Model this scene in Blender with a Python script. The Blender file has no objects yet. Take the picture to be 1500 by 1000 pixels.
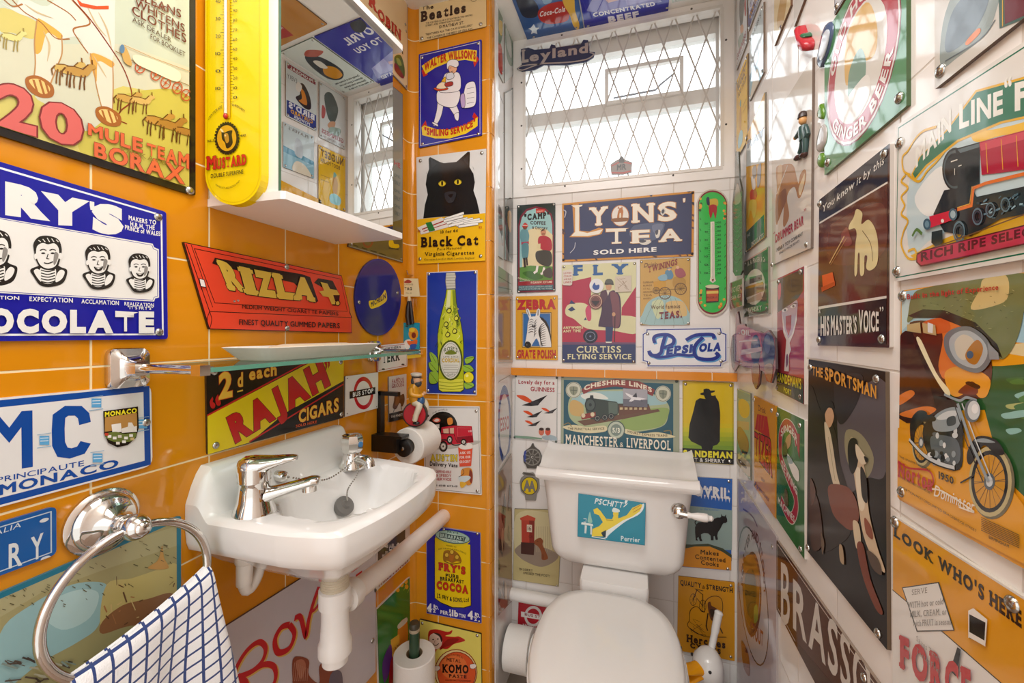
import bpy, bmesh, math, random
from mathutils import Vector, Matrix
random.seed(7)
SC = bpy.context.scene
COL = SC.collection
# ------------------------------------------------------------------ camera, sky, fill light, exposure
H = 1.10                                   # eye height above the floor
FPX, CX, CY = 621.0, 750.0, 488.0
YAW = math.radians(16.6); CA, SA = math.cos(YAW), math.sin(YAW)
cam_d = bpy.data.cameras.new('camera'); cam = bpy.data.objects.new('camera', cam_d); COL.objects.link(cam)
cam_d.sensor_width = 36; cam_d.lens = FPX / 1500 * 36; cam_d.shift_y = (CY - 500) / 1500
cam_d.clip_start = 0.01
cam.location = (0, 0, H); cam.rotation_euler = (math.radians(90), 0, YAW)
SC.camera = cam
w = bpy.data.worlds.new('sky'); SC.world = w; w.use_nodes = True
nt = w.node_tree; nt.nodes.clear()
wo = nt.nodes.new('ShaderNodeOutputWorld'); bg = nt.nodes.new('ShaderNodeBackground')
tc = nt.nodes.new('ShaderNodeTexCoord'); sx = nt.nodes.new('ShaderNodeSeparateXYZ')
rmp = nt.nodes.new('ShaderNodeValToRGB')
rmp.color_ramp.elements[0].position = 0.46; rmp.color_ramp.elements[0].color = (0.62, 0.60, 0.57, 1)
rmp.color_ramp.elements[1].position = 0.52; rmp.color_ramp.elements[1].color = (1, 1, 1, 1)
mp = nt.nodes.new('ShaderNodeMapRange'); mp.inputs[1].default_value = -1; mp.inputs[2].default_value = 1
nt.links.new(tc.outputs['Generated'], sx.inputs[0]); nt.links.new(sx.outputs[2], mp.inputs[0])
nt.links.new(mp.outputs[0], rmp.inputs[0]); nt.links.new(rmp.outputs[0], bg.inputs[0])
# the window looks on to a bright white sky (+Y); the doorway behind the camera on to a dimmer lit hall
hl = nt.nodes.new('ShaderNodeMapRange'); hl.inputs[1].default_value = -0.15; hl.inputs[2].default_value = 0.15
hl.inputs[3].default_value = 1.9; hl.inputs[4].default_value = 3.4
nt.links.new(sx.outputs[1], hl.inputs[0]); nt.links.new(hl.outputs[0], bg.inputs[1])
nt.links.new(bg.outputs[0], wo.inputs[0])
def area(name, loc, aim, size, size_y, power, col=(1, 1, 1)):
    d = bpy.data.lights.new(name, 'AREA'); d.shape = 'RECTANGLE'; d.size = size; d.size_y = size_y
    d.energy = power; d.color = col
    o = bpy.data.objects.new(name, d); COL.objects.link(o); o.location = loc
    o.rotation_euler = (Vector(aim) - Vector(loc)).to_track_quat('-Z', 'Y').to_euler()
    return o
area('overhead_fill_light', (-0.13, 0.28, 1.99), (-0.13, 0.28, 0), 0.60, 0.60, 9.0, (1, 0.975, 0.95))  # added unseen soft fill below the ceiling, no fixture, evens out the walls
SC.view_settings.view_transform = 'Standard'; SC.view_settings.look = 'None'
SC.view_settings.gamma = 1; SC.view_settings.use_curve_mapping = False
SC.view_settings.exposure = 0.14
try:
    SC.cycles.max_bounces = 10; SC.cycles.glossy_bounces = 5; SC.cycles.transmission_bounces = 8
    SC.cycles.transparent_max_bounces = 16; SC.cycles.sample_clamp_indirect = 6
    SC.cycles.use_denoising = True
    SC.cycles.caustics_reflective = False; SC.cycles.caustics_refractive = False
except Exception: pass

# ------------------------------------------------------------------ materials
def lin(c): return c / 12.92 if c <= 0.04045 else ((c + 0.055) / 1.055) ** 2.4
def rgb(h):
    h = h.lstrip('#')
    if len(h) == 3: h = ''.join(c * 2 for c in h)
    return tuple(lin(int(h[i:i + 2], 16) / 255) for i in (0, 2, 4)) + (1,)
_M = {}
def M(h, rough=0.18, metal=0.0, bump=0.0, bscale=60, vary=0.06, spec=0.5, coat=0.0):
    key = (h, rough, metal, bump, bscale, vary, spec, coat)
    if key in _M: return _M[key]
    m = bpy.data.materials.new('paint_' + h.lstrip('#')); m.use_nodes = True
    n = m.node_tree.nodes; l = m.node_tree.links; b = n['Principled BSDF']
    b.inputs['Roughness'].default_value = rough; b.inputs['Metallic'].default_value = metal
    b.inputs['Specular IOR Level'].default_value = spec
    if coat: b.inputs['Coat Weight'].default_value = coat; b.inputs['Coat Roughness'].default_value = 0.03
    c = rgb(h); b.inputs['Base Color'].default_value = c
    t = n.new('ShaderNodeTexCoord'); nz = n.new('ShaderNodeTexNoise'); nz.inputs['Scale'].default_value = bscale
    l.new(t.outputs['Object'], nz.inputs['Vector'])
    if vary:
        mx = n.new('ShaderNodeMix'); mx.data_type = 'RGBA'
        mx.inputs[6].default_value = tuple(x * (1 - vary) for x in c[:3]) + (1,)
        mx.inputs[7].default_value = tuple(min(1, x * (1 + vary)) for x in c[:3]) + (1,)
        l.new(nz.outputs[0], mx.inputs[0]); l.new(mx.outputs[2], b.inputs['Base Color'])
    if bump:
        bp = n.new('ShaderNodeBump'); bp.inputs['Strength'].default_value = bump; bp.inputs['Distance'].default_value = 0.002
        l.new(nz.outputs[0], bp.inputs['Height']); l.new(bp.outputs[0], b.inputs['Normal'])
    _M[key] = m
    return m
CHROME = M('dcdad6', 0.06, 1.0, vary=0)
STEEL = M('b8b6b0', 0.18, 1.0, vary=0.1)
CERAMIC = M('ebe9e6', 0.07, 0, vary=0.01)
PLASTIC = M('efece8', 0.3, 0, vary=0.02)
PAPER = M('efece6', 0.9, 0, bump=0.3, bscale=300, vary=0.02)
BLACK = M('17120f', 0.3)
def glass_mat(name, col, rough=0.0, alpha=0.2):
    m = bpy.data.materials.new(name); m.use_nodes = True
    n = m.node_tree.nodes; l = m.node_tree.links; n.clear()
    o = n.new('ShaderNodeOutputMaterial'); mx = n.new('ShaderNodeMixShader'); tr = n.new('ShaderNodeBsdfTransparent')
    gl = n.new('ShaderNodeBsdfGlossy'); lw = n.new('ShaderNodeLayerWeight'); pw = n.new('ShaderNodeMath'); pw.operation = 'POWER'; pw.inputs[1].default_value = 5
    fr = n.new('ShaderNodeMath'); fr.operation = 'MULTIPLY_ADD'; fr.inputs[1].default_value = 0.8; fr.inputs[2].default_value = 0.04
    l.new(lw.outputs['Facing'], pw.inputs[0]); l.new(pw.outputs[0], fr.inputs[0])
    tr.inputs[0].default_value = rgb(col); gl.inputs['Roughness'].default_value = rough
    l.new(fr.outputs[0], mx.inputs[0]); l.new(tr.outputs[0], mx.inputs[1]); l.new(gl.outputs[0], mx.inputs[2])
    l.new(mx.outputs[0], o.inputs[0]); return m
def tile_mat(name, tile, grout, size, u0, v0, axes, gw=0.0011, rough=0.07, vary=0.10, size2=None):
    """square glazed tiles; axes = which two object axes carry the grid"""
    m = bpy.data.materials.new(name); m.use_nodes = True
    n = m.node_tree.nodes; l = m.node_tree.links; b = n['Principled BSDF']
    t = n.new('ShaderNodeTexCoord'); s = n.new('ShaderNodeSeparateXYZ'); l.new(t.outputs['Object'], s.inputs[0])
    def mth(op, a, c=None):
        k = n.new('ShaderNodeMath'); k.operation = op
        for i, v in enumerate((a, c)):
            if v is None: continue
            if isinstance(v, (int, float)): k.inputs[i].default_value = v
            else: l.new(v, k.inputs[i])
        return k.outputs[0]
    ds, fl = [], []
    for ax, o in zip(axes, (u0, v0)):
        p = mth('DIVIDE', mth('SUBTRACT', s.outputs['XYZ'.index(ax)], o), size)
        f = mth('FRACT', p); fl.append(mth('FLOOR', p))
        ds.append(mth('MINIMUM', f, mth('SUBTRACT', 1.0, f)))
    d = mth('MINIMUM', ds[0], ds[1])
    mr = n.new('ShaderNodeMapRange'); mr.interpolation_type = 'SMOOTHSTEP'
    mr.inputs[1].default_value = gw / size * 0.7; mr.inputs[2].default_value = gw / size * 1.5; l.new(d, mr.inputs[0])
    wn = n.new('ShaderNodeTexWhiteNoise'); wn.noise_dimensions = '2D'; cb = n.new('ShaderNodeCombineXYZ')
    l.new(fl[0], cb.inputs[0]); l.new(fl[1], cb.inputs[1]); l.new(cb.outputs[0], wn.inputs['Vector'])
    nz = n.new('ShaderNodeTexNoise'); nz.inputs['Scale'].default_value = 7; nz.inputs['Detail'].default_value = 3
    l.new(t.outputs['Object'], nz.inputs['Vector'])
    av = mth('ADD', mth('MULTIPLY', wn.outputs[0], 0.5), mth('MULTIPLY', nz.outputs[0], 0.5))
    c = rgb(tile)
    m1 = n.new('ShaderNodeMix'); m1.data_type = 'RGBA'; l.new(av, m1.inputs[0])
    m1.inputs[6].default_value = tuple(x * (1 - vary) for x in c[:3]) + (1,)
    m1.inputs[7].default_value = tuple(min(1, x * (1 + vary)) for x in c[:3]) + (1,)
    m2 = n.new('ShaderNodeMix'); m2.data_type = 'RGBA'; l.new(mr.outputs[0], m2.inputs[0])
    m2.inputs[6].default_value = rgb(grout); l.new(m1.outputs[2], m2.inputs[7])
    l.new(m2.outputs[2], b.inputs['Base Color'])
    rr = n.new('ShaderNodeMapRange'); rr.inputs[3].default_value = 0.7; rr.inputs[4].default_value = rough
    l.new(mr.outputs[0], rr.inputs[0]); l.new(rr.outputs[0], b.inputs['Roughness'])
    bp = n.new('ShaderNodeBump'); bp.inputs['Strength'].default_value = 0.5; bp.inputs['Distance'].default_value = 0.001
    hh = mth('ADD', mr.outputs[0], mth('MULTIPLY', nz.outputs[0], 0.25))
    l.new(hh, bp.inputs['Height']); l.new(bp.outputs[0], b.inputs['Normal'])
    return m

# ------------------------------------------------------------------ mesh helpers
def link(name, verts, faces, mats, parent=None, idx=None, smooth=None, uv=None):
    me = bpy.data.meshes.new(name); me.from_pydata([tuple(v) for v in verts], [], faces)
    if not isinstance(mats, (list, tuple)): mats = [mats]
    for m in mats: me.materials.append(m)
    if idx is not None: me.polygons.foreach_set('material_index', idx)
    me.validate()
    if smooth is not None:
        me.shade_smooth(); me.set_sharp_from_angle(angle=math.radians(smooth))
    o = bpy.data.objects.new(name, me); COL.objects.link(o)
    if parent is not None: put_under(o, parent)
    return o
def put_under(o, parent):
    o.parent = parent
    if parent.type == 'EMPTY': o.matrix_parent_inverse = Matrix.Translation(-parent.location)   # meshes are built in room coordinates
class MB:
    """collects shapes into one mesh"""
    def __init__(s): s.v, s.f, s.i, s.k = [], [], [], 0
    def add(s, v, f, k=None):
        o = len(s.v); s.v += [tuple(p) for p in v]; s.f += [[a + o for a in q] for q in f]; s.i += [s.k if k is None else k] * len(f)
    def box(s, a, b, k=None):
        (x0, y0, z0), (x1, y1, z1) = a, b
        s.add([(x0,y0,z0),(x1,y0,z0),(x1,y1,z0),(x0,y1,z0),(x0,y0,z1),(x1,y0,z1),(x1,y1,z1),(x0,y1,z1)],
              [(0,3,2,1),(4,5,6,7),(0,1,5,4),(1,2,6,5),(2,3,7,6),(3,0,4,7)], k)
    def rings(s, rings, k=None, cap0=True, cap1=True, close=True):
        n = len(rings[0]); v = [p for r in rings for p in r]; f = []
        for i in range(len(rings) - 1):
            for j in range(n if close else n - 1):
                a, b = i * n + j, i * n + (j + 1) % n
                f.append((a, b, b + n, a + n))
        if cap0: f.append(tuple(reversed(range(n))))
        if cap1: f.append(tuple(range((len(rings) - 1) * n, len(rings) * n)))
        s.add(v, f, k)
    def lathe(s, base, axis, prof, n=24, k=None, cap0=True, cap1=True):
        """prof: (radius, distance along axis)"""
        ax = Vector(axis).normalized(); a = ax.orthogonal().normalized(); b = ax.cross(a); o = Vector(base)
        s.rings([[o + ax * h + (a * math.cos(t) + b * math.sin(t)) * max(r, 1e-5) for t in (2 * math.pi * i / n for i in range(n))]
                 for r, h in prof], k, cap0, cap1)
    def tube(s, pts, r, n=10, k=None, closed=False, flat=1.0):
        P = [Vector(p) for p in pts]; N = len(P); R = r if isinstance(r, (list, tuple)) else [r] * N
        rings = []; up = None
        for i in range(N):
            a = P[i - 1] if (i > 0 or closed) else P[i]; b = P[(i + 1) % N] if (i < N - 1 or closed) else P[i]
            t = (b - a).normalized()
            if up is None: up = t.orthogonal().normalized()
            else: up = (up - t * up.dot(t)).normalized()
            q = t.cross(up)
            rings.append([P[i] + (up * math.cos(c) + q * math.sin(c) * flat) * R[i] for c in (2 * math.pi * j / n for j in range(n))])
        if closed: rings.append(rings[0])
        s.rings(rings, k, not closed, not closed)
    def ball(s, c, r, n=12, k=None, m=8):
        rx, ry, rz = r if isinstance(r, (list, tuple)) else (r, r, r)
        s.rings([[(c[0] + rx * math.sin(p) * math.cos(t), c[1] + ry * math.sin(p) * math.sin(t), c[2] - rz * math.cos(p))
                  for t in (2 * math.pi * j / n for j in range(n))] for p in [max(0.02, min(math.pi - 0.02, math.pi * i / m)) for i in range(m + 1)]], k)
    def build(s, name, mats, parent=None, smooth=40): return link(name, s.v, s.f, mats, parent, s.i, smooth)
def arc(c, r, a0, a1, n, u, v):
    c, u, v = Vector(c), Vector(u), Vector(v)
    return [c + u * (r * math.cos(a)) + v * (r * math.sin(a)) for a in (math.radians(a0 + (a1 - a0) * i / n) for i in range(n + 1))]
def rrect(x0, x1, y0, y1, r, n=6):
    out = []
    for cx, cy, a in ((x1 - r, y1 - r, 0), (x0 + r, y1 - r, 90), (x0 + r, y0 + r, 180), (x1 - r, y0 + r, 270)):
        for i in range(n + 1):
            t = math.radians(a + 90 * i / n); out.append((cx + r * math.cos(t), cy + r * math.sin(t)))
    return out
def bez(p, n=8):
    """Catmull-Rom through points (open)"""
    P = [Vector(q) for q in p]; out = []
    for i in range(len(P) - 1):
        a, b, c, d = P[max(0, i - 1)], P[i], P[i + 1], P[min(len(P) - 1, i + 2)]
        for j in range(n):
            t = j / n
            out.append(0.5 * ((2 * b) + (c - a) * t + (2 * a - 5 * b + 4 * c - d) * t * t + (3 * b - a - 3 * c + d) * t ** 3))
    return out + [P[-1]]
def thing(name, label, cat, loc=(0, 0, 0), group=None):
    o = bpy.data.objects.new(name, None); COL.objects.link(o); o.location = loc; o.empty_display_size = 0.02
    o['label'] = label; o['category'] = cat
    if group: o['group'] = group
    return o
def tag(o, label, cat, group=None):
    o['label'] = label; o['category'] = cat
    if group: o['group'] = group
    return o
def struct(o): o['kind'] = 'structure'; return o

# ------------------------------------------------------------------ the place: planes and sight lines
WL, WR, YB, YP, XP, ZC = -0.647, 0.267, 1.335, 1.117, -0.398, 0.954 + H
PL = {  # point, u axis, v axis, normal (into the room)
    'L': ((WL, 0, H), (0, 1, 0), (0, 0, 1), (1, 0, 0)),
    'R': ((WR, 0, H), (0, -1, 0), (0, 0, 1), (-1, 0, 0)),
    'B': ((0, YB, H), (1, 0, 0), (0, 0, 1), (0, -1, 0)),
    'P': ((0, YP, H), (1, 0, 0), (0, 0, 1), (0, -1, 0)),
    'S': ((XP, 0, H), (0, 1, 0), (0, 0, 1), (1, 0, 0)),
    'C': ((0, 0, ZC), (1, 0, 0), (0, 1, 0), (0, 0, -1)),
}
PL = {k: tuple(Vector(x) for x in v) for k, v in PL.items()}
def ray(x, y):
    u = (x - CX) / FPX
    return Vector((u * CA - SA, u * SA + CA, -(y - CY) / FPX))
EYE = Vector((0, 0, H))
def at(plane, x, y, off=0.0):
    """photo pixel -> (u, v) on a plane of the room, moved off it by a distance"""
    o, e1, e2, n = PL[plane]; d = ray(x, y); o = o + n * off
    t = (o - EYE).dot(n) / d.dot(n); p = EYE + d * t - o
    return (p.dot(e1), p.dot(e2))
def off(plane, p, du, dv):
    """photo pixel of the wall point du, dv metres away from the one seen at p"""
    o, e1, e2, n = PL[plane]; u, v = at(plane, *p); q = o + e1 * (u + du) + e2 * (v + dv) - EYE
    r, f = q.x * CA + q.y * SA, -q.x * SA + q.y * CA
    return (CX + FPX * r / f, CY - FPX * q.z / f)
def at3(plane, x, y, off=0.0):
    u, v = at(plane, x, y, off); o, e1, e2, n = PL[plane]
    return o + e1 * u + e2 * v + n * off
# ------------------------------------------------------------------ lettering
_G = {}
_fc = None
def glyph(ch, bold=0.0):
    """(verts, faces, advance, xmin, xmax) at cap height 1"""
    global _fc
    key = (ch, bold)
    if key in _G: return _G[key]
    if _fc is None:
        c = bpy.data.curves.new('letter', 'FONT'); _fc = bpy.data.objects.new('letter', c); COL.objects.link(_fc)
        c.resolution_u = 3; c.fill_mode = 'FRONT'
    c = _fc.data
    def ext(s, off=0.0):
        c.body = s; c.offset = off
        dg = bpy.context.evaluated_depsgraph_get(); dg.update()
        me = _fc.evaluated_get(dg).to_mesh()
        v = [(p.co.x, p.co.y) for p in me.vertices]; f = [tuple(p.vertices) for p in me.polygons]
        _fc.evaluated_get(dg).to_mesh_clear(); return v, f
    if 'cap' not in _G:
        v, _ = ext('H'); _G['cap'] = max(p[1] for p in v) - min(p[1] for p in v)
        v2, _ = ext('HH'); 
    cap = _G['cap']
    def width(s):
        v, _ = ext(s); return max(p[0] for p in v) - min(p[0] for p in v)
    v, f = ext(ch, bold * cap)
    adv = (width('H' + ch + 'H') - width('HH')) / cap if ch != ' ' else 0.42
    v = [(a / cap, b / cap) for a, b in v]
    xs = [p[0] for p in v] or [0]
    f = [q if sum(v[q[i - 1]][0] * v[q[i]][1] - v[q[i]][0] * v[q[i - 1]][1] for i in range(len(q))) > 0 else tuple(reversed(q)) for q in f]
    de = {(q[i - 1], q[i]) for q in f for i in range(len(q))}
    nx = {a: b for a, b in de if (b, a) not in de}; loops = []
    while nx:
        a = next(iter(nx)); lp = []
        while a in nx: lp.append(a); a = nx.pop(a)
        if len(lp) > 2: loops.append(lp)
    _G[key] = (v, f, adv, min(xs), max(xs), loops); return _G[key]
def fatten(v, loops, b):
    """a rim of width b round the outline of a letter, falling very slightly so that no two faces share a plane"""
    V, F = [], []
    for lp in loops:
        P = [Vector(v[i]) for i in lp]
        P = [p for i, p in enumerate(P) if (p - P[i - 1]).length > 1e-4]; n = len(P)
        if n < 3: continue
        o = len(V)
        for i in range(n):
            d1, d2 = (P[i] - P[i - 1]).normalized(), (P[(i + 1) % n] - P[i]).normalized()
            m = Vector((d1.y + d2.y, -d1.x - d2.x))
            m = m.normalized() if m.length > 1e-3 else Vector((d1.y, -d1.x))
            c = max(0.45, m.dot(Vector((d1.y, -d1.x)))); q = P[i] + m * (b / c)
            V += [(P[i].x, P[i].y, 0.0), (q.x, q.y, -0.000012)]
        for i in range(n): a, c = o + 2 * i, o + 2 * ((i + 1) % n); F.append((a, a + 1, c + 1, c))
    return V, F
SER = {'A': '0b 1b', 'B': '0b 0t', 'D': '0b 0t', 'E': '0b 0t', 'F': '0b 0t', 'H': '0b 0t 1b 1t', 'I': '5b 5t', 'J': '1t', 'K': '0b 0t 1b 1t',
       'L': '0b 0t', 'M': '0b 0t 1b 1t', 'N': '0b 0t 1t', 'P': '0b 0t', 'R': '0b 0t 1b', 'T': '5b', 'U': '0t 1t', 'V': '0t 1t',
       'W': '0t 1t', 'X': '0b 0t 1b 1t', 'Y': '0t 1t 5b', '1': '5b', 'h': '0b 1b', 'i': '5b', 'l': '5b', 'm': '0b 1b', 'n': '0b 1b',
       'r': '0b', 'k': '0b 1b', 'f': '5b'}
def letters(s, bold=0.0, serif=False, sp=0.0, ow=0.0):
    """layers of a whole word in a box: width 1, cap height 1. Strokes are thickened by shifted copies, each on a layer of its own
    (no two faces share a plane); ow thickens further for an outline without moving the letters"""
    V, F, x, SV, SF = [], [], 0.0, [], []
    b = bold + ow
    for ch in s:
        v, f, a, x0, x1, lp = glyph(ch)
        o = len(V); x += bold
        if v: V += [(p[0] - x0 + x, p[1], 0.0) for p in v]; F += [tuple(i + o for i in q) for q in f]
        if v and b > 0.004:
            fv, ff = fatten(v, lp, b); o = len(V); V += [(p[0] - x0 + x, p[1], p[2]) for p in fv]; F += [tuple(i + o for i in q) for q in ff]
        wd = (x1 - x0) if v else 0.3
        if serif and ch in SER:
            th = 0.065; hw = 0.17
            top = 1.0 if ch.isupper() or ch in 'hklf1i' else 0.75
            for q in SER[ch].split():
                cx = {'0': 0.08, '1': wd - 0.08, '5': wd / 2}[q[0]] + x
                if ch in 'AVWXY' and q[0] != '5': cx += 0.02 if q[0] == '0' else -0.02
                y0, y1 = (0, th) if q[1] == 'b' else (top - th, top)
                y0 -= b * 0.5; y1 += b * 0.5; hh = hw + b * 0.7
                o = len(SV); SV += [(cx - hh, y0), (cx + hh, y0), (cx + hh, y1), (cx - hh, y1)]; SF.append((o, o + 1, o + 2, o + 3))
        x += ((wd + 0.15 + (0.06 if serif else 0)) if v else 0.36) + sp + bold
    x = max(x - sp - 0.15, 1e-3); e = bold; k = 1 / (1 + 2 * e)
    out = [([(p / x, (q + e) * k, z) for p, q, z in V], F)]
    if SV:
        for j in (0, 1):
            fs = SF[j::2]
            if fs: out.append(([(p / x, (q + e) * k, 0.0) for p, q in SV], fs))
    return out
def smoothpoly(p, n=5):
    P = [Vector((a, b)) for a, b in p]; N = len(P); out = []
    for i in range(N):
        a, b, c, d = P[i - 1], P[i], P[(i + 1) % N], P[(i + 2) % N]
        for j in range(n):
            t = j / n
            q = 0.5 * ((2 * b) + (c - a) * t + (2 * a - 5 * b + 4 * c - d) * t * t + (3 * b - a - 3 * c + d) * t ** 3)
            out.append((q.x, q.y))
    return out
# ------------------------------------------------------------------ signs
class Sign:
    """a plate on a wall with its print; coordinates are picture points (view = crop origin and scale) laid onto the wall plane"""
    def __init__(s, plane, pts, color, label, name='enamel_sign', cat='sign', th=0.004, rad=0.004, rough=0.13, group=None,
                 view=(0, 0, 1), smooth=False, base=0.0, edge=None, coat=0.0, bump=0.06, rm=None, spec=0.5):
        s.plane, s.label, s.name, s.cat, s.th, s.rough, s.group, s.base = plane, label, name, cat, th, rough, group, base
        s.rm = rm; s.spec = spec; s.view = view; s.coat = coat; s.bump = bump
        s.layers = []; s.scr = []; s.sub = []
        q = [s.uv(*p) for p in pts]
        if smooth: q = smoothpoly(q, 6)
        elif rad: q = s._round(q, rad)
        s.out = q; s.color = color; s.edge = edge or color; s.quad = [s.uv(*p) for p in pts]
    def px(s, x, y): return (s.view[0] + x / s.view[2], s.view[1] + y / s.view[2])
    def uv(s, x, y):
        if s.rm:                     # room metres instead: percent of an upright rectangle (u0, u1, v0, v1)
            a, b, c, d = s.rm; return (a + (b - a) * x / 100, d + (c - d) * y / 100)
        return at(s.plane, *s.px(x, y), off=s.base + s.th)
    def scale(s, x, y):
        if s.rm: return abs(s.rm[1] - s.rm[0]) / 100
        X, Y = s.px(x, y); o, e1, e2, n = PL[s.plane]; d = ray(X, Y)
        t = (o + n * (s.base + s.th) - EYE).dot(n) / d.dot(n); return t / FPX / s.view[2]
    @staticmethod
    def _round(q, r, n=4):
        out = []; N = len(q)
        for i in range(N):
            p, a, b = Vector(q[i]), Vector(q[i - 1]), Vector(q[(i + 1) % N])
            da, db = (a - p), (b - p); rr = min(r, da.length * 0.4, db.length * 0.4)
            s0, s1 = p + da.normalized() * rr, p + db.normalized() * rr
            for j in range(n + 1):
                t = j / n; c = s0 * (1 - t) ** 2 + p * 2 * t * (1 - t) + s1 * t * t; out.append((c.x, c.y))
        return out
    def _add(s, color, V, F): s.layers.append((color, V, F)); return s
    def poly(s, color, pts, smooth=False, n=5):
        q = [s.uv(*p) for p in pts]
        if smooth: q = smoothpoly(q, n)
        return s._add(color, q, [tuple(range(len(q)))])
    def rect(s, color, x0, y0, x1, y1): return s.poly(color, [(x0, y0), (x1, y0), (x1, y1), (x0, y1)])
    def ell(s, color, cx, cy, rx, ry, n=28, a0=0, a1=360, rot=0):
        c, d = math.cos(math.radians(rot)), math.sin(math.radians(rot)); P = []
        m = n if a1 - a0 >= 360 else n + 1
        for i in range(m):
            t = math.radians(a0 + (a1 - a0) * i / n); x, y = rx * math.cos(t), ry * math.sin(t)
            P.append((cx + x * c - y * d, cy + x * d + y * c))
        return s.poly(color, P)
    def ring(s, color, cx, cy, rx, ry, w, n=36, a0=0, a1=360):
        """w: width as a share of the radius"""
        V, F = [], []
        for i in range(n + 1):
            t = math.radians(a0 + (a1 - a0) * i / n)
            V.append(s.uv(cx + rx * math.cos(t), cy + ry * math.sin(t)))
            V.append(s.uv(cx + rx * (1 - w) * math.cos(t), cy + ry * (1 - w) * math.sin(t)))
            if i: k = 2 * i; F.append((k - 2, k, k + 1, k - 1))
        return s._add(color, V, F)
    def line(s, color, pts, w, closed=False, smooth=False, taper=False):
        q = [s.uv(*p) for p in pts]; W = w * s.scale(*pts[0]) / 2
        if smooth: q = smoothpoly(q, 5) if closed else [(p.x, p.y) for p in bez([(a, b, 0) for a, b in q], 6)]
        N = len(q); V, F = [], []
        for i in range(N):
            p = Vector(q[i]); a = Vector(q[i - 1]) if (i or closed) else p; b = Vector(q[(i + 1) % N]) if (i < N - 1 or closed) else p
            d1, d2 = (p - a), (b - p)
            if d1.length < 1e-9: d1 = d2
            if d2.length < 1e-9: d2 = d1
            if d1.length < 1e-9: d1 = d2 = Vector((1, 0))
            t = (d1.normalized() + d2.normalized())
            t = t.normalized() if t.length > 1e-6 else d1.normalized()
            nn = Vector((-t.y, t.x)); k = W * min(2.0, 1 / max(0.4, abs(nn.dot(Vector((-d1.normalized().y, d1.normalized().x))))))
            if taper: k *= max(0.12, math.sin(math.pi * (i + 0.3) / (N - 0.4)))
            V += [tuple(p + nn * k), tuple(p - nn * k)]
        for i in range(N - 1 if not closed else N):
            a, b = 2 * i, 2 * ((i + 1) % N); F.append((a, a + 1, b + 1, b))
        return s._add(color, V, F)
    clip_d = 0.0
    def inset(s, d):
        q = s.quad; N = len(q); out = []
        area_ = sum(q[i - 1][0] * q[i][1] - q[i][0] * q[i - 1][1] for i in range(N)); sg = 1 if area_ > 0 else -1
        for i in range(N):
            p, a, b = Vector(q[i]), Vector(q[i - 1]), Vector(q[(i + 1) % N])
            d1, d2 = (p - a).normalized(), (b - p).normalized()
            n1, n2 = Vector((-d1.y, d1.x)) * sg, Vector((-d2.y, d2.x)) * sg
            k = n1 + n2; k = k / max(0.3, k.dot(n1)); out.append(tuple(p + k * d))
        return out
    def frame(s, color, d, w):
        a, b = s.inset(d), s.inset(d + w); N = len(a)
        return s._add(color, a + b, [(i, (i + 1) % N, N + (i + 1) % N, N + i) for i in range(N)])
    def panel(s, color, d): q = s.inset(d); return s._add(color, q, [tuple(range(len(q)))])
    def text(s, color, t, x0, y0, x1, y1, h, bold=0.0, serif=False, sp=0.0, bulge=0.0, out=None, ow=0.05, shadow=None, top=None, h1=None, lean=0.0, _o=0.0):
        """baseline (x0,y0)-(x1,y1), cap height h at the start and h1 at the end, straight up in the picture unless top=(x,y) is given"""
        h1 = h if h1 is None else h1
        if top: up0 = up1 = (top[0] - x0, top[1] - y0)
        else: up0, up1 = (lean, -h), (lean, -h1)
        if shadow:
            dx, dy, c = shadow; s.text(c, t, x0 + dx, y0 + dy, x1 + dx, y1 + dy, h, bold, serif, sp, bulge, None, 0, None, (top[0] + dx, top[1] + dy) if top else None, h1, lean, ow if out else 0.0)
        if out: s.text(out, t, x0, y0, x1, y1, h, bold, serif, sp, bulge, None, 0, None, top, h1, lean, ow)
        for V, F in letters(t, bold, serif, sp, _o):
          Q = []
          for u, v, z in V:
            k = 4 * u * (1 - u) * bulge
            ux, uy = up0[0] + (up1[0] - up0[0]) * u, up0[1] + (up1[1] - up0[1]) * u
            Q.append(s.uv(x0 + (x1 - x0) * u + ux * v, y0 + (y1 - y0) * u + uy * v - k) + (z,))
          used = sorted({i for f in F for i in f}); mp_ = {a: b for b, a in enumerate(used)}
          s._add(color, [Q[i] for i in used], [tuple(mp_[i] for i in f) for f in F])
        return s
    def around(s, color, t, cx, cy, rx, ry, a0, a1, h, bold=0.0, serif=False, inward=False, sp=0.0):
        """letters round an ellipse; angles clockwise from 3 o'clock in the picture, a0 at the first letter"""
        for V, F in letters(t, bold, serif, sp):
          Q = []
          for u, v, z in V:
            a = math.radians(a0 + (a1 - a0) * u); r = (1 - v * h / rx) if inward else (1 + v * h / rx)
            Q.append(s.uv(cx + rx * r * math.cos(a), cy + ry * r * math.sin(a)) + (z,))
          used = sorted({i for f in F for i in f}); mp_ = {a: b for b, a in enumerate(used)}
          s._add(color, [Q[i] for i in used], [tuple(mp_[i] for i in f) for f in F])
        return s
    def screws(s, *pts, r=0.0042, mat=None):
        for p in pts: s.scr.append((p, r, mat or STEEL))
        return s
    def corners(s, d=0.010, r=0.0042, which=(0, 1, 2, 3)):
        q = s.inset(d)
        for i in which: s.scr.append((('uv', q[i]), r, STEEL))
        return s
    def P(s, uv, dz=0.0):
        o, e1, e2, n = PL[s.plane]; return o + e1 * uv[0] + e2 * uv[1] + n * (s.base + s.th + dz)
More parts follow.
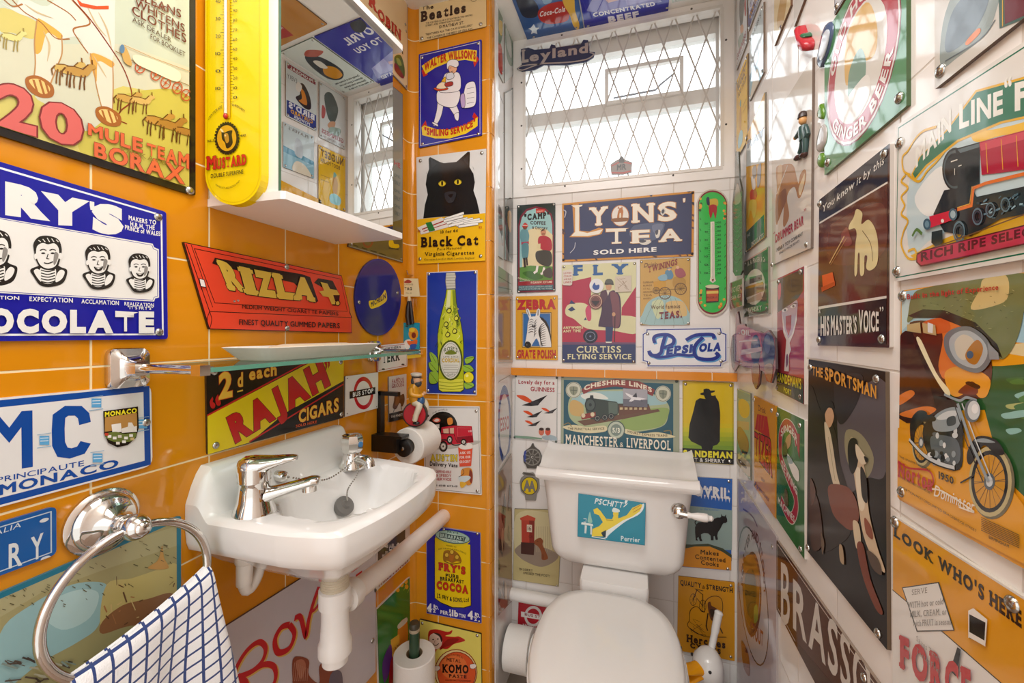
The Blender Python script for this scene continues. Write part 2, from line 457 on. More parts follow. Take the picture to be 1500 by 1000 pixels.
    def done(s):
        mats, V, F, I = [], [], [], []
        def mi(c):
            m = c if not isinstance(c, str) else M(c, s.rough, 0, s.bump, 35, 0.03, s.spec, s.coat)
            if m not in mats: mats.append(m)
            return mats.index(m)
        o, e1, e2, n = PL[s.plane]
        q = list(s.out)
        ar = sum(q[i - 1][0] * q[i][1] - q[i][0] * q[i - 1][1] for i in range(len(q)))
        if (ar > 0) != (e1.cross(e2).dot(n) > 0): q.reverse()
        N = len(q)
        V += [s.P(p) for p in q] + [s.P(p, -s.th) for p in q]
        F.append(tuple(range(N))); I.append(mi(s.color))
        for i in range(N): F.append((i, N + i, N + (i + 1) % N, (i + 1) % N)); I.append(mi(s.edge))
        F.append(tuple(reversed(range(N, 2 * N)))); I.append(mi(s.edge))
        clip = s.inset(s.clip_d) if len(s.quad) == 4 else None
        if clip:
            ca = sum(clip[i - 1][0] * clip[i][1] - clip[i][0] * clip[i - 1][1] for i in range(4)); sg = 1 if ca > 0 else -1
            E = [(clip[i], (clip[(i + 1) % 4][0] - clip[i][0], clip[(i + 1) % 4][1] - clip[i][1])) for i in range(4)]
            dist = lambda p, e: sg * (e[1][0] * (p[1] - e[0][1]) - e[1][1] * (p[0] - e[0][0]))
            lay = []
            for c, lv, lf in s.layers:
                if all(dist(p, e) > -1e-9 for p in lv for e in E): lay.append((c, lv, lf)); continue
                nv, nf = [], []
                for f in lf:
                    g = [tuple(lv[i]) for i in f]
                    for e in E:
                        h = []
                        for i in range(len(g)):
                            a, b = g[i - 1], g[i]; da, db = dist(a, e), dist(b, e)
                            if (da >= 0) != (db >= 0): t = da / (da - db); h.append(tuple(x + (y - x) * t for x, y in zip(a, b)))
                            if db >= 0: h.append(b)
                        g = h
                        if len(g) < 3: break
                    if len(g) >= 3: nf.append(tuple(range(len(nv), len(nv) + len(g)))); nv += g
                if nf: lay.append((c, nv, nf))
            s.layers = lay
        step = min(0.00006, 0.0022 / max(1, len(s.layers)))
        flip_ref = e1.cross(e2).dot(n) > 0
        for k, (c, lv, lf) in enumerate(s.layers):
            b = len(V); V += [s.P(p, step * (k + 1) + (p[2] if len(p) > 2 else 0.0)) for p in lv]; m = mi(c)
            for f in lf:
                if len(set(f)) < 3: continue
                a2 = sum(lv[f[i - 1]][0] * lv[f[i]][1] - lv[f[i]][0] * lv[f[i - 1]][1] for i in range(len(f)))
                g = [b + i for i in f]
                if (a2 > 0) != flip_ref: g.reverse()
                F.append(tuple(g)); I.append(m)
        cu = (sum(p[0] for p in s.out) / len(s.out), sum(p[1] for p in s.out) / len(s.out))
        root = thing(s.name, s.label, s.cat, s.P(cu, -s.th), s.group)
        s.root = root
        s.obj = link('plate', V, F, mats, root, I)
        for p, r, mt in s.scr:
            uv = p[1] if p[0] == 'uv' else s.uv(*p)
            mb = MB(); mb.lathe(s.P(uv, -0.0005), n, [(r, 0), (r, 0.0012), (r * 0.86, r * 0.42), (r * 0.55, r * 0.62), (r * 0.15, r * 0.7)], 12)
            mb.build('screw', mt, root)
        return s
# ------------------------------------------------------------------ the room shell
ORANGE = tile_mat('orange_glazed_tile', 'd98c14', 'f0dcae', 0.1503, 0.3525, H - 0.0414, 'YZ')
ORANGE_F = tile_mat('orange_glazed_tile_front', 'df931c', 'f0dcae', 0.1503, -0.556, H - 0.0414, 'XZ')
WHITE_B = tile_mat('white_glazed_tile_back', 'ebe7e3', 'd3ccc5', 0.15, -0.35, H - 0.0414, 'XZ', vary=0.02)
WHITE_R = tile_mat('white_glazed_tile_side', 'ebe7e3', 'cfc7bf', 0.15, 0.10, H - 0.0414, 'YZ', vary=0.02)
PAINT = M('eeebe7', 0.35, vary=0.02)
GLOSS = M('f0ece8', 0.22, vary=0.015)
Y0 = -0.62
def boxo(name, a, b, m, parent=None):
    mb = MB(); mb.box(a, b); return mb.build(name, m, parent, None)
struct(boxo('wall_left', (WL - 0.1, Y0, 0), (WL, YP + 0.4, ZC + 0.1), ORANGE))
struct(boxo('wall_right', (WR, Y0, 0), (WR + 0.1, YB + 0.12, ZC + 0.1), WHITE_R))
mb = MB(); mb.box((WL, YP, 0), (XP, YB + 0.1, ZC), 0)
mb.f.append([1, 2, 6, 5]); mb.i.append(1); del mb.f[3], mb.i[3]
wp = struct(mb.build('wall_pier', [ORANGE_F, WHITE_R], None, None))
HX0, HX1, HZ0, HZ1 = -0.386, 0.255, 0.455 + H, ZC
mb = MB()
mb.box((XP, YB, 0), (WR, YB + 0.12, HZ0)); mb.box((XP, YB, HZ0), (HX0, YB + 0.12, ZC)); mb.box((HX1, YB, HZ0), (WR, YB + 0.12, ZC))
struct(mb.build('wall_back', WHITE_B, None, None))
struct(boxo('ceiling', (WL - 0.1, Y0, ZC), (WR + 0.1, YB + 0.12, ZC + 0.1), PAINT))
floor_m = tile_mat('brown_floor_tile', '9a8676', '7d6c5f', 0.30, 0, 0, 'XY', gw=0.003, rough=0.35)
struct(boxo('floor', (WL - 0.1, Y0, -0.1), (WR + 0.1, YB + 0.12, 0), floor_m))
# coved corner tile between the side wall and the pier, and the pier's bright corner bead
mb = MB(); pts = []
for i in range(9):
    t = math.pi / 2 * i / 8; pts.append((WL + 0.022 * (1 - math.sin(t)), YP - 0.022 * (1 - math.cos(t))))
mb.rings([[(x, y, z) for x, y in pts + [(WL, YP)]] for z in (0, ZC)], None)
struct(mb.build('trim_1', tile_mat('orange_cove_tile', 'd68a16', 'f0dcae', 0.1503, 50.07, H - 0.0414, 'YZ'), None, 50))
mb = MB()
for i in range(14):
    z = H - 0.0414 + (i - 7) * 0.1503; z0, z1 = max(z + 0.001, 0.001), min(z + 0.1493, ZC - 0.001)
    if z1 - z0 < 0.01: continue
    mb.rings([[(XP - 0.012, YP + 0.03, zz), (XP - 0.012, YP - 0.001, zz), (XP - 0.004, YP - 0.002, zz), (XP + 0.003, YP + 0.004, zz), (XP + 0.004, YP + 0.012, zz), (XP + 0.004, YP + 0.03, zz)] for zz in (z0, z1)])
struct(mb.build('trim_2', M('e0942a', 0.1), None, 50))
struct(boxo('trim_3', (XP - 0.001, YP + 0.034, 0), (XP + 0.006, YP + 0.058, ZC - 0.001), GLOSS))
# orange tile ledge strip along the back wall
mb = MB(); x = XP
while x < WR - 0.005:
    x1 = min(x + 0.149, WR); mb.box((x + 0.0007, YB - 0.014, H - 0.136), (x1 - 0.0007, YB, H - 0.112)); x += 0.15
mb.box((XP, YB - 0.0125, H - 0.1345), (WR, YB, H - 0.1135), 1)
led = mb.build('trim_4', [M('e08c1c', 0.1, bump=0.2, bscale=9), M('efe2c4', 0.6)], None, None); struct(led)
# ------------------------------------------------------------------ window
wf = MB()
fy0, fy1 = YB - 0.006, YB + 0.03
gx0, gx1, gz0, gz1 = -0.352, 0.226, 0.474 + H, 0.930 + H
wf.box((HX0 - 0.006, fy0, HZ0 - 0.012), (HX1 + 0.006, fy1, gz0)); wf.box((HX0 - 0.006, fy0, gz1), (HX1 + 0.006, fy1, ZC - 0.0005))
wf.box((HX0 - 0.006, fy0, gz0), (gx0, fy1, gz1)); wf.box((gx1, fy0, gz0), (HX1 + 0.006, fy1, gz1))
win = struct(wf.build('window_1', GLOSS, None, None))
mb = MB(); a, b = YB + 0.045, YB + 0.085
mb.box((HX0 + 0.03, a, H + 0.69), (HX1 - 0.035, b, H + 0.732))
mb.box((HX0, a - 0.001, HZ0), (HX0 + 0.03, b + 0.001, HZ1)); mb.box((HX1 - 0.035, a - 0.001, HZ0), (HX1, b + 0.001, HZ1))
mb.box((HX0 + 0.03, a, HZ1 - 0.062), (HX1 - 0.035, b, HZ1)); mb.box((HX0 + 0.03, a, HZ0), (HX1 - 0.035, b, HZ0 + 0.03))
struct(mb.build('window_2', M('d9d5d0', 0.3, vary=0.02), None, None))
mb = MB(); a, b = YB + 0.035, YB + 0.05
vx0, vx1, vz0, vz1 = -0.102, 0.131, H + 0.722, H + 0.836; fw = 0.011
mb.box((vx0, a, vz0), (vx1, b, vz0 + fw)); mb.box((vx0, a, vz1 - fw), (vx1, b, vz1)); mb.box((vx0, a, vz0 + fw), (vx0 + fw, b, vz1 - fw)); mb.box((vx1 - fw, a, vz0 + fw), (vx1, b, vz1 - fw))
struct(mb.build('window_3', M('e6e3df', 0.3, vary=0.01), None, None))
st = MB(); st.tube([(-0.075, YB + 0.03, H + 0.737), (0.05, YB + 0.03, H + 0.742), (0.064, YB + 0.022, H + 0.752), (0.10, YB + 0.018, H + 0.775)], [0.003, 0.003, 0.003, 0.0025], 8)
tag(st.build('window_stay', M('8d8f96', 0.3, 0.6)), 'slim grey metal window stay lying across the small vent pane', 'window stay')
struct(boxo('window_4', (HX0, YB + 0.066, HZ0), (HX1, YB + 0.069, HZ1), glass_mat('window_glass', 'f4f8fa', 0.02)))
# lattice grille
gr = thing('window_grille', 'white diamond lattice security grille across the window', 'grille', (0, YB + 0.004, gz0))
mb = MB(); px_, pz_ = 0.058, 0.166; xo, zo = -0.334, H + 0.689
def bar(p, q, y, wd=0.0021):
    (x0, z0), (x1, z1) = p, q; d = Vector((x1 - x0, z1 - z0)); L = d.length
    if L < 1e-4: return
    n = Vector((-d.y, d.x)) / L * wd
    mb.rings([[(x0 + n.x, y - 0.0012, z0 + n.y), (x0 + n.x, y + 0.0012, z0 + n.y), (x0 - n.x, y + 0.0012, z0 - n.y), (x0 - n.x, y - 0.0012, z0 - n.y)],
              [(x1 + n.x, y - 0.0012, z1 + n.y), (x1 + n.x, y + 0.0012, z1 + n.y), (x1 - n.x, y + 0.0012, z1 - n.y), (x1 - n.x, y - 0.0012, z1 - n.y)]])
for sg in (1, -1):
    sl = sg * pz_ / px_
    for k in range(-14, 26):
        x = xo + k * px_           # crosses z = zo here
        pts = []
        for zz in (gz0, gz1):
            xx = x + (zz - zo) / sl; pts.append([xx, zz])
        (xa, za), (xb, zb) = pts
        def clip(xa, za, xb, zb):
            for lim, s_ in ((gx0, 1), (gx1, -1)):
                if s_ * (xa - lim) < 0 and s_ * (xb - lim) < 0: return None
                if s_ * (xa - lim) < 0: t = (lim - xa) / (xb - xa); xa, za = lim, za + (zb - za) * t
                if s_ * (xb - lim) < 0: t = (lim - xb) / (xa - xb); xb, zb = lim, zb + (za - zb) * t
            return xa, za, xb, zb
        c = clip(xa, za, xb, zb)
        if c: bar((c[0], c[1]), (c[2], c[3]), YB + 0.004 + (0.0013 if sg > 0 else -0.0013))
mb.build('lattice', M('c4bfb9', 0.3, vary=0.01), gr, None)
mb = MB()
for (x0, z0, x1, z1) in ((gx0 - 0.004, gz0 - 0.006, gx1 + 0.004, gz0 + 0.003), (gx0 - 0.004, gz1 - 0.003, gx1 + 0.004, gz1 + 0.006), (gx0 - 0.007, gz0 + 0.003, gx0 + 0.002, gz1 - 0.003), (gx1 - 0.002, gz0 + 0.003, gx1 + 0.007, gz1 - 0.003)):
    mb.box((x0, YB - 0.0085, z0), (x1, YB + 0.0075, z1))
mb.build('frame', M('e2ddd7', 0.3, vary=0.02), gr, None)
for (x, z) in ((gx0 - 0.012, gz0 + 0.06), (gx0 - 0.012, gz0 + 0.2), (gx0 - 0.012, gz0 + 0.34), (gx1 + 0.013, gz0 + 0.12), (gx1 + 0.013, gz0 + 0.36), (gx0 + 0.13, gz0 - 0.01), (gx0 + 0.45, gz0 - 0.01), (gx0 + 0.12, gz1 + 0.012), (gx0 + 0.5, gz1 + 0.012)):
    m2 = MB(); m2.lathe((x, fy0 + 0.0003, z), (0, -1, 0), [(0.0032, 0), (0.003, 0.0008), (0.001, 0.0016)], 10); m2.build('screw', M('4d4741', 0.4), gr)
# ------------------------------------------------------------------ mirror cabinet
CZ0, CZ1 = H + 0.210, H + 0.592
ph = math.radians(4.9); tx, ty = math.sin(ph), math.cos(ph)
MX, MY, ML = -0.507, 0.503, 0.263                      # the door's near edge, length along its plane
def mp(s, d, z): return (MX + tx * s + ty * d, MY + ty * s - tx * d, z)
cab = thing('mirror_cabinet', 'white wall cabinet with mirror door above the basin', 'cabinet', (WL, MY, CZ0))
mb = MB(); wl2 = WL + 0.0005
mb.rings([[(wl2, MY, z), mp(0, -0.005, z), mp(ML, -0.005, z), (wl2, MY + ML * ty, z)] for z in (CZ0, CZ1)])
mb.build('body', GLOSS, cab, None)
mb = MB()
for z0, z1, d in ((CZ0 - 0.012, CZ0, 0.008), (CZ1, CZ1 + 0.012, 0.009)):
    mb = MB()
    a = [(wl2, MY - 0.003), mp(-0.002, d - 0.006, 0)[:2], mp(0.002, d, 0)[:2], mp(ML + 0.022, d, 0)[:2], mp(ML + 0.026, d - 0.006, 0)[:2], (wl2, MY + ML * ty + 0.026)]
    mb.rings([[(x, y, z) for x, y in a] for z in (z0, z1)])
    mb.build('shelf_board' if d < 0.0085 else 'top_board', GLOSS, cab, None)
mir = M('f2f5f4', 0.005, 1.0, vary=0)
mb = MB(); mb.rings([[mp(0, -0.0045, z), mp(0, 0.001, z), mp(ML, 0.001, z), mp(ML, -0.0045, z)] for z in (CZ0 + 0.001, CZ1 - 0.001)])
md = mb.build('mirror_door', [mir, M('3f6b5c', 0.1)], cab, None)
for p in md.data.polygons:
    if abs(p.normal.x * ty - p.normal.y * tx) < 0.9: p.material_index = 1
# ------------------------------------------------------------------ basin
bs = thing('wash_basin', 'small white ceramic wall basin with two chrome taps', 'basin', (WL, 0.638, H - 0.36))
BY0, BY1, BX1 = 0.466, 0.812, -0.366
ZR, ZU, ZB = H - 0.272, H - 0.203, H - 0.320
NV, NU = 34, 44
def plan(u, v):
    """u along the wall 0..1, v from wall 0 to front 1"""
    uu = u * 2 - 1
    front = 0.281 - 0.030 * (abs(uu) ** 2.2) - 0.09 * max(0, abs(uu) - 0.86) / 0.14 * max(0, abs(uu) - 0.86) / 0.14 * 0.9
    x = WL + 0.0005 + front * v
    y = BY0 + (BY1 - BY0) * u
    y += 0.012 * uu * (1 - v) * 0.0
    if u > 0.5: y -= 0.03 * max(0, (u - 0.8) / 0.2) * v ** 3
    return x, y
def bz(x, y, u, v):
    e = min(u, 1 - u) * (BY1 - BY0); f = (1 - v) * 0.27; d = min(e, f)
    z = ZR - 0.007 * max(0, 1 - d / 0.009) ** 2
    k = ((abs(y - 0.640) / 0.128) ** 2.6 + (abs(x + 0.482) / 0.088) ** 2.6)
    s = max(0, 1 - k)
    if s > 0: z -= 0.105 * (1 - (1 - s) ** 2.2) ** 0.9 * min(1, s * 6 + 0.25) 
    # soft dip of the tap ledges
    if k > 1: z -= 0.003 * max(0, 1 - (k - 1) / 0.5)
    b = (x - WL)
    up = max(0, min(1, (0.046 - b) / 0.026)); up = up * up * (3 - 2 * up)
    ends = max(0, min(1, min(u, 1 - u) / 0.06)); 
    z += (ZU - ZR) * up * (0.35 + 0.65 * ends)
    return z
mb = MB(); top = []
for i in range(NU + 1):
    row = []
    for j in range(NV + 1):
        u, v = i / NU, j / NV; x, y = plan(u, v); row.append((x, y, bz(x, y, u, v)))
    top.append(row)
V = [p for r in top for p in r]; F = []
for i in range(NU):
    for j in range(NV):
        a = i * (NV + 1) + j; F.append((a, a + NV + 1, a + NV + 2, a + 1))
mb.add(V, F)
edge = [top[0][j] for j in range(NV + 1)] + [top[i][NV] for i in range(1, NU + 1)] + [top[NU][j] for j in range(NV - 1, -1, -1)]
ctr = Vector((WL, 0.628, 0)); low = Vector((-0.50, 0.610, 0))
def shrink(p, k, z):
    q = Vector((p[0], p[1], 0)); r = low + (q - low) * k
    if p[0] < WL + 0.002: r.x = p[0]
    return (max(r.x, WL + 0.0005), r.y, z)
rings = [edge, [shrink(p, 1.006, min(p[2], ZR) - 0.014) for p in edge], [shrink(p, 0.992, ZB + 0.008) for p in edge], [shrink(p, 0.965, ZB - 0.004) for p in edge],
         [shrink(p, 0.82, ZB - 0.018) for p in edge], [shrink(p, 0.62, ZB - 0.045) for p in edge], [shrink(p, 0.36, ZB - 0.075) for p in edge], [shrink(p, 0.2, ZB - 0.085) for p in edge]]
mb.rings([list(reversed(r)) for r in rings], None, False, True, close=False)
mb.build('bowl', CERAMIC, bs, 50)
mb = MB(); mb.lathe((-0.500, 0.612, H - 0.385), (0, 0, -1), [(0.034, 0), (0.034, 0.012), (0.028, 0.016)], 24); mb.build('outlet_collar', CERAMIC, bs)
mb = MB(); zd = min(p[2] for r in top for p in r)
mb.lathe((-0.487, 0.640, zd + 0.0005), (0, 0, 1), [(0.020, 0), (0.020, 0.0015), (0.015, 0.002), (0.012, -0.001)], 20); mb.build('waste_ring', CHROME, bs)
# lever mixer tap
tp = Vector((-0.562, 0.508, ZR - 0.003))
def tpp(a, z, side=0.0):      # a along the spout
    d = Vector((0.86, 0.51, 0)); e = Vector((-0.51, 0.86, 0)); return tp + d * a + e * side + Vector((0, 0, z))
tap = MB()
tap.lathe(tp, (0, 0, 1), [(0.030, 0), (0.029, 0.006), (0.0235, 0.022), (0.0215, 0.040), (0.0215, 0.048), (0.0225, 0.0495), (0.0225, 0.0515)], 28)
tap.rings([[tpp(a, z + hh * math.sin(t), ww * math.cos(t)) for t in (2 * math.pi * i / 14 for i in range(14))] for a, z, ww, hh in
           ((0.008, 0.024, 0.017, 0.015), (0.03, 0.031, 0.0155, 0.010), (0.06, 0.038, 0.0145, 0.0085), (0.080, 0.0425, 0.014, 0.0085), (0.090, 0.043, 0.0125, 0.007), (0.093, 0.043, 0.008, 0.005))])
tap.rings([[(tpp(0.078, 0.040) + Vector((r * math.cos(t), r * math.sin(t), -h))) for t in (2 * math.pi * i / 14 for i in range(14))] for r, h in ((0.0115, 0), (0.0115, 0.012))])
tt = tap.build('mixer_tap', CHROME, bs, 45)
mb = MB()
mb.rings([[tpp(a, z + hh * math.sin(t), ww * math.cos(t)) for t in (2 * math.pi * i / 18 for i in range(18))] for a, z, ww, hh in
          ((-0.0225, 0.066, 0.004, 0.005), (-0.021, 0.068, 0.012, 0.0145), (-0.012, 0.071, 0.019, 0.0175), (0.0, 0.0715, 0.0222, 0.0175), (0.012, 0.0735, 0.0205, 0.0145), (0.024, 0.0765, 0.0175, 0.0105), (0.040, 0.0795, 0.015, 0.007), (0.053, 0.081, 0.013, 0.005), (0.060, 0.0815, 0.007, 0.0035))])
mb.lathe(tpp(0, 0.0515), (0, 0, 1), [(0.0222, 0), (0.0225, 0.008), (0.0225, 0.02)], 24)
mb.build('lever', CHROME, tt, 50)
# second tap at the far end
t2 = Vector((-0.562, 0.738, ZR - 0.003)); tap2 = MB()
tap2.lathe(t2, (0, 0, 1), [(0.0255, 0), (0.025, 0.008), (0.019, 0.018), (0.016, 0.032), (0.016, 0.038)], 24)
for k, (r0, h0) in enumerate(((0.0, 0),)):
    ring = lambda r, h, n=4: [t2 + Vector((r * math.cos(2 * math.pi * i / 8 + 0.39) * (1.0), r * math.sin(2 * math.pi * i / 8 + 0.39), h)) for i in range(8)]
    tap2.rings([ring(0.017, 0.032), ring(0.0215, 0.038), ring(0.0225, 0.058), ring(0.020, 0.067), ring(0.012, 0.070)])
sp_ = [t2 + Vector((0.008, 0, 0.016)), t2 + Vector((0.03, -0.006, 0.021)), t2 + Vector((0.045, -0.009, 0.019)), t2 + Vector((0.05, -0.01, 0.008))]
tap2.tube([tuple(p) for p in bez(sp_, 5)], 0.0105, 12)
t2o = tap2.build('pillar_tap', CHROME, bs, 35)
mb = MB(); mb.lathe(t2 + Vector((0.0208, 0.0, 0.049)), (1, -0.1, 0), [(0.006, 0), (0.006, 0.0012), (0.004, 0.0016)], 14); mb.build('cold_marker', M('3f7fb5', 0.2), t2o)
# bracket and stub under the near end
mb = MB(); mb.tube([(-0.585, 0.512, ZB + 0.01), (-0.585, 0.512, ZB - 0.03), (-0.588, 0.513, ZB - 0.07)], [0.012, 0.012, 0.011], 14)
mb.lathe((-0.585, 0.512, ZB - 0.012), (0, 0, -1), [(0.014, 0), (0.014, 0.022), (0.012, 0.024)], 12)
mb.tube(bez([(-0.588, 0.513, ZB - 0.07), (-0.588, 0.519, ZB - 0.082), (-0.59, 0.535, ZB - 0.075), (-0.592, 0.55, ZB - 0.05), (-0.595, 0.575, ZB - 0.02), (-0.6, 0.62, ZB - 0.005)], 5), 0.009, 10)
mb.build('supply_elbow', M('ded6cd', 0.4), bs, 50)
# plug on its chain, resting in the bowl
plug = thing('basin_plug', 'grey rubber basin plug hanging on its chain inside the white basin', 'plug', (-0.5, 0.66, H - 0.33))
def onb(x, y):
    best = min(((p[0] - x) ** 2 + (p[1] - y) ** 2, p[2]) for r in top for p in r); return best[1]
pk = Vector((-0.487, 0.650, 0)); pk.z = onb(pk.x, pk.y)
kp = Vector((WL + 0.047, 0.600, H - 0.252))
def bowlz(x, y): return onb(x, y)
pp = Vector((-0.545, 0.692, 0)); pp.z = bowlz(pp.x, pp.y) + 0.014
mb = MB(); mb.lathe(pp + Vector((-0.0, 0, 0)), (0.75, -0.15, 0.65), [(0.006, 0.012), (0.009, 0.007), (0.0185, 0.005), (0.019, 0.0), (0.017, -0.008)], 20); mb.build('plug', M('6d6a66', 0.45), plug)
ch = MB()
neck = t2 + Vector((0.019, -0.008, 0.026))
def links(P, r=0.0019, gap=0.0042):
    for i in range(len(P) - 1):
        a, b = Vector(P[i]), Vector(P[i + 1]); n = max(1, int((b - a).length / gap))
        for j in range(n): q = a + (b - a) * (j / n); ch.ball(tuple(q), r, 6, None, 4)
links(bez([kp + Vector((0.006, 0, 0)), (kp + neck) / 2 + Vector((0.01, 0, -0.024)), neck], 8))
links(bez([neck, neck + Vector((0.006, -0.008, -0.03)), pp + Vector((0.012, -0.004, 0.035)), pp + Vector((0.009, -0.002, 0.012))], 8))
ch.build('chain', STEEL, plug)
mb = MB(); mb.lathe(kp, (1, 0, 0), [(0.010, -0.02), (0.010, 0.002), (0.008, 0.006), (0.003, 0.008)], 16); mb.build('chain_stay', CHROME, plug)
# bottle trap and waste pipe
tr = thing('bottle_trap', 'white plastic bottle trap with threaded neck under the basin', 'trap', (-0.5, 0.612, H - 0.565))
c = (-0.50, 0.612)
mb = MB(); prof = [(0.0, 0)]
for i in range(9): prof += [(0.0235, 0.001 + i * 0.004), (0.0222, 0.003 + i * 0.004)]
mb.lathe((c[0], c[1], H - 0.440), (0, 0, 1), prof + [(0.022, 0.040)], 24); mb.build('threaded_neck', M('c9bda6', 0.5), tr, 60)
mb = MB(); mb.lathe((c[0], c[1], H - 0.566), (0, 0, 1), [(0.012, 0), (0.021, 0.002), (0.0215, 0.016), (0.0275, 0.018), (0.0275, 0.036), (0.0245, 0.042), (0.0225, 0.075), (0.0225, 0.098), (0.0265, 0.100), (0.0265, 0.128), (0.023, 0.130)], 28); mb.build('trap_body', PLASTIC, tr, 35)
mb = MB(); mb.lathe((c[0] - 0.0, c[1] + 0.015, H - 0.472), (0, 1, 0), [(0.018, 0), (0.018, 0.012), (0.025, 0.014), (0.025, 0.036), (0.023, 0.040), (0.019, 0.041)], 24); mb.build('outlet_nut', PLASTIC, tr, 35)
wp_ = MB(); wp_.tube([(c[0], c[1] + 0.053, H - 0.474), (-0.512, 0.80, H - 0.495), (-0.538, YP - 0.0, H - 0.527)], 0.0195, 20)
wpo = wp_.build('waste_pipe', M('efe6e0', 0.3, vary=0.02)); tag(wpo, 'white plastic waste pipe from the bottle trap into the orange pier', 'pipe')
# ------------------------------------------------------------------ towel ring, towel
tgm = M('d9d6d2', 0.08, 1.0, vary=0)
ry, rz = 0.364, H - 0.236
tr_ = thing('towel_ring', 'chrome towel ring with round rosette holding the checked towel', 'towel ring', (WL, ry, rz))
mb = MB(); mb.lathe((WL, ry, rz), (1, 0, 0), [(0.040, 0), (0.040, 0.004), (0.036, 0.007), (0.0345, 0.0075), (0.034, 0.010), (0.028, 0.015), (0.0265, 0.0155), (0.021, 0.021), (0.013, 0.026), (0.010, 0.034), (0.0125, 0.037), (0.0125, 0.042), (0.010, 0.044)], 40)
mb.build('rosette', tgm, tr_, 45)
mb = MB(); mb.ball((WL + 0.060, ry, rz), (0.016, 0.015, 0.0155), 20, None, 12); mb.lathe((WL + 0.072, ry, rz), (1, 0, 0), [(0.009, 0), (0.008, 0.004), (0.003, 0.006)], 16); mb.build('knuckle', tgm, tr_, 60)
RX, RC, RR = WL + 0.060, Vector((WL + 0.060, ry, rz - 0.083)), 0.083
tilt = math.radians(6)
def rp(a, r=RR):    # point on the ring, a in degrees from +Y anticlockwise
    t = math.radians(a); return RC + Vector((0.0 + math.cos(t) * r * math.sin(tilt), math.cos(t) * r * math.cos(tilt), math.sin(t) * r))
mb = MB(); mb.tube([rp(i * 5) for i in range(72)], 0.0052, 12, closed=True); mb.build('ring', tgm, tr_, 60)
# towel: two leaves hanging over the lower arc of the ring
def cloth_mat():
    m = bpy.data.materials.new('checked_towelling'); m.use_nodes = True
    n = m.node_tree.nodes; l = m.node_tree.links; b = n['Principled BSDF']; b.inputs['Roughness'].default_value = 0.9
    b.inputs['Sheen Weight'].default_value = 0.3
    uv = n.new('ShaderNodeUVMap'); uv.uv_map = 'cloth'; s = n.new('ShaderNodeSeparateXYZ'); l.new(uv.outputs[0], s.inputs[0])
    outs = []
    for k in range(2):
        f = n.new('ShaderNodeMath'); f.operation = 'FRACT'; l.new(s.outputs[k], f.inputs[0])
        g = n.new('ShaderNodeMath'); g.operation = 'LESS_THAN'; g.inputs[1].default_value = 0.17; l.new(f.outputs[0], g.inputs[0]); outs.append(g.outputs[0])
    mx = n.new('ShaderNodeMath'); mx.operation = 'MAXIMUM'; l.new(outs[0], mx.inputs[0]); l.new(outs[1], mx.inputs[1])
    nz = n.new('ShaderNodeTexNoise'); nz.inputs['Scale'].default_value = 9; l.new(uv.outputs[0], nz.inputs['Vector'])
    c = n.new('ShaderNodeMix'); c.data_type = 'RGBA'; l.new(mx.outputs[0], c.inputs[0]); c.inputs[6].default_value = rgb('efeeee'); c.inputs[7].default_value = rgb('2b3f76')
    l.new(c.outputs[2], b.inputs['Base Color'])
    bp = n.new('ShaderNodeBump'); bp.inputs['Strength'].default_value = 0.6; bp.inputs['Distance'].default_value = 0.002
    l.new(nz.outputs[0], bp.inputs['Height']); l.new(bp.outputs[0], b.inputs['Normal']); return m
CM = cloth_mat()
def leaf(name, side, a0, a1, drop0, drop1, flare, parent, seed):
    nU, nV = 44, 34; V, F, U = [], [], []
    A, B = rp(a0), rp(a1); W = (B - A).length
    for i in range(nU + 1):
        u = i / nU; ch_ = A + (B - A) * u; p = rp(a0 + (a1 - a0) * u) * 0.2 + ch_ * 0.8
        p.z += 0.004 * math.sin(u * 3.1)
        for j in range(nV + 1):
            v = j / nV; d = (drop0 + (drop1 - drop0) * u) * v; e = math.sqrt(max(0, 1 - (1 - min(1, d / 0.02)) ** 2))
            fold = math.sin(u * 7 + seed) * 0.008 + math.sin(u * 15 + seed * 2) * 0.003
            x = p.x + side * (0.0085 * e + 0.010 * v * e) + fold * min(1, v * 2.2) * (1 if side > 0 else 0.5)
            y = p.y + (u - 0.5) * flare * v + 0.006 * math.sin(v * 4 + u * 5) * v
            V.append((max(x, WL + 0.016 + 0.01 * u), y, p.z + 0.002 - d)); U.append((u * W / 0.0165 + v * 2.2 * (u - 0.2), d / 0.0165 - 0.5 * u))
    for i in range(nU):
        for j in range(nV):
            a = i * (nV + 1) + j; F.append((a, a + 1, a + nV + 2, a + nV + 1))
    o = link(name, V, F, CM, parent, None, 60)
    l = o.data.uv_layers.new(name='cloth')
    for lp in o.data.loops: l.data[lp.index].uv = U[lp.vertex_index]
    sm = o.modifiers.new('thick', 'SOLIDIFY'); sm.thickness = 0.0035; sm.offset = 0
    return o
tw = thing('hand_towel', 'white towel with blue grid lines hanging through the chrome ring', 'towel', tuple(rp(270)))
leaf('front_leaf', 1, 224, 357, 0.17, 0.27, 0.075, tw, 0.5)
leaf('back_leaf', -1, 222, 356, 0.20, 0.22, 0.04, tw, 2.0)
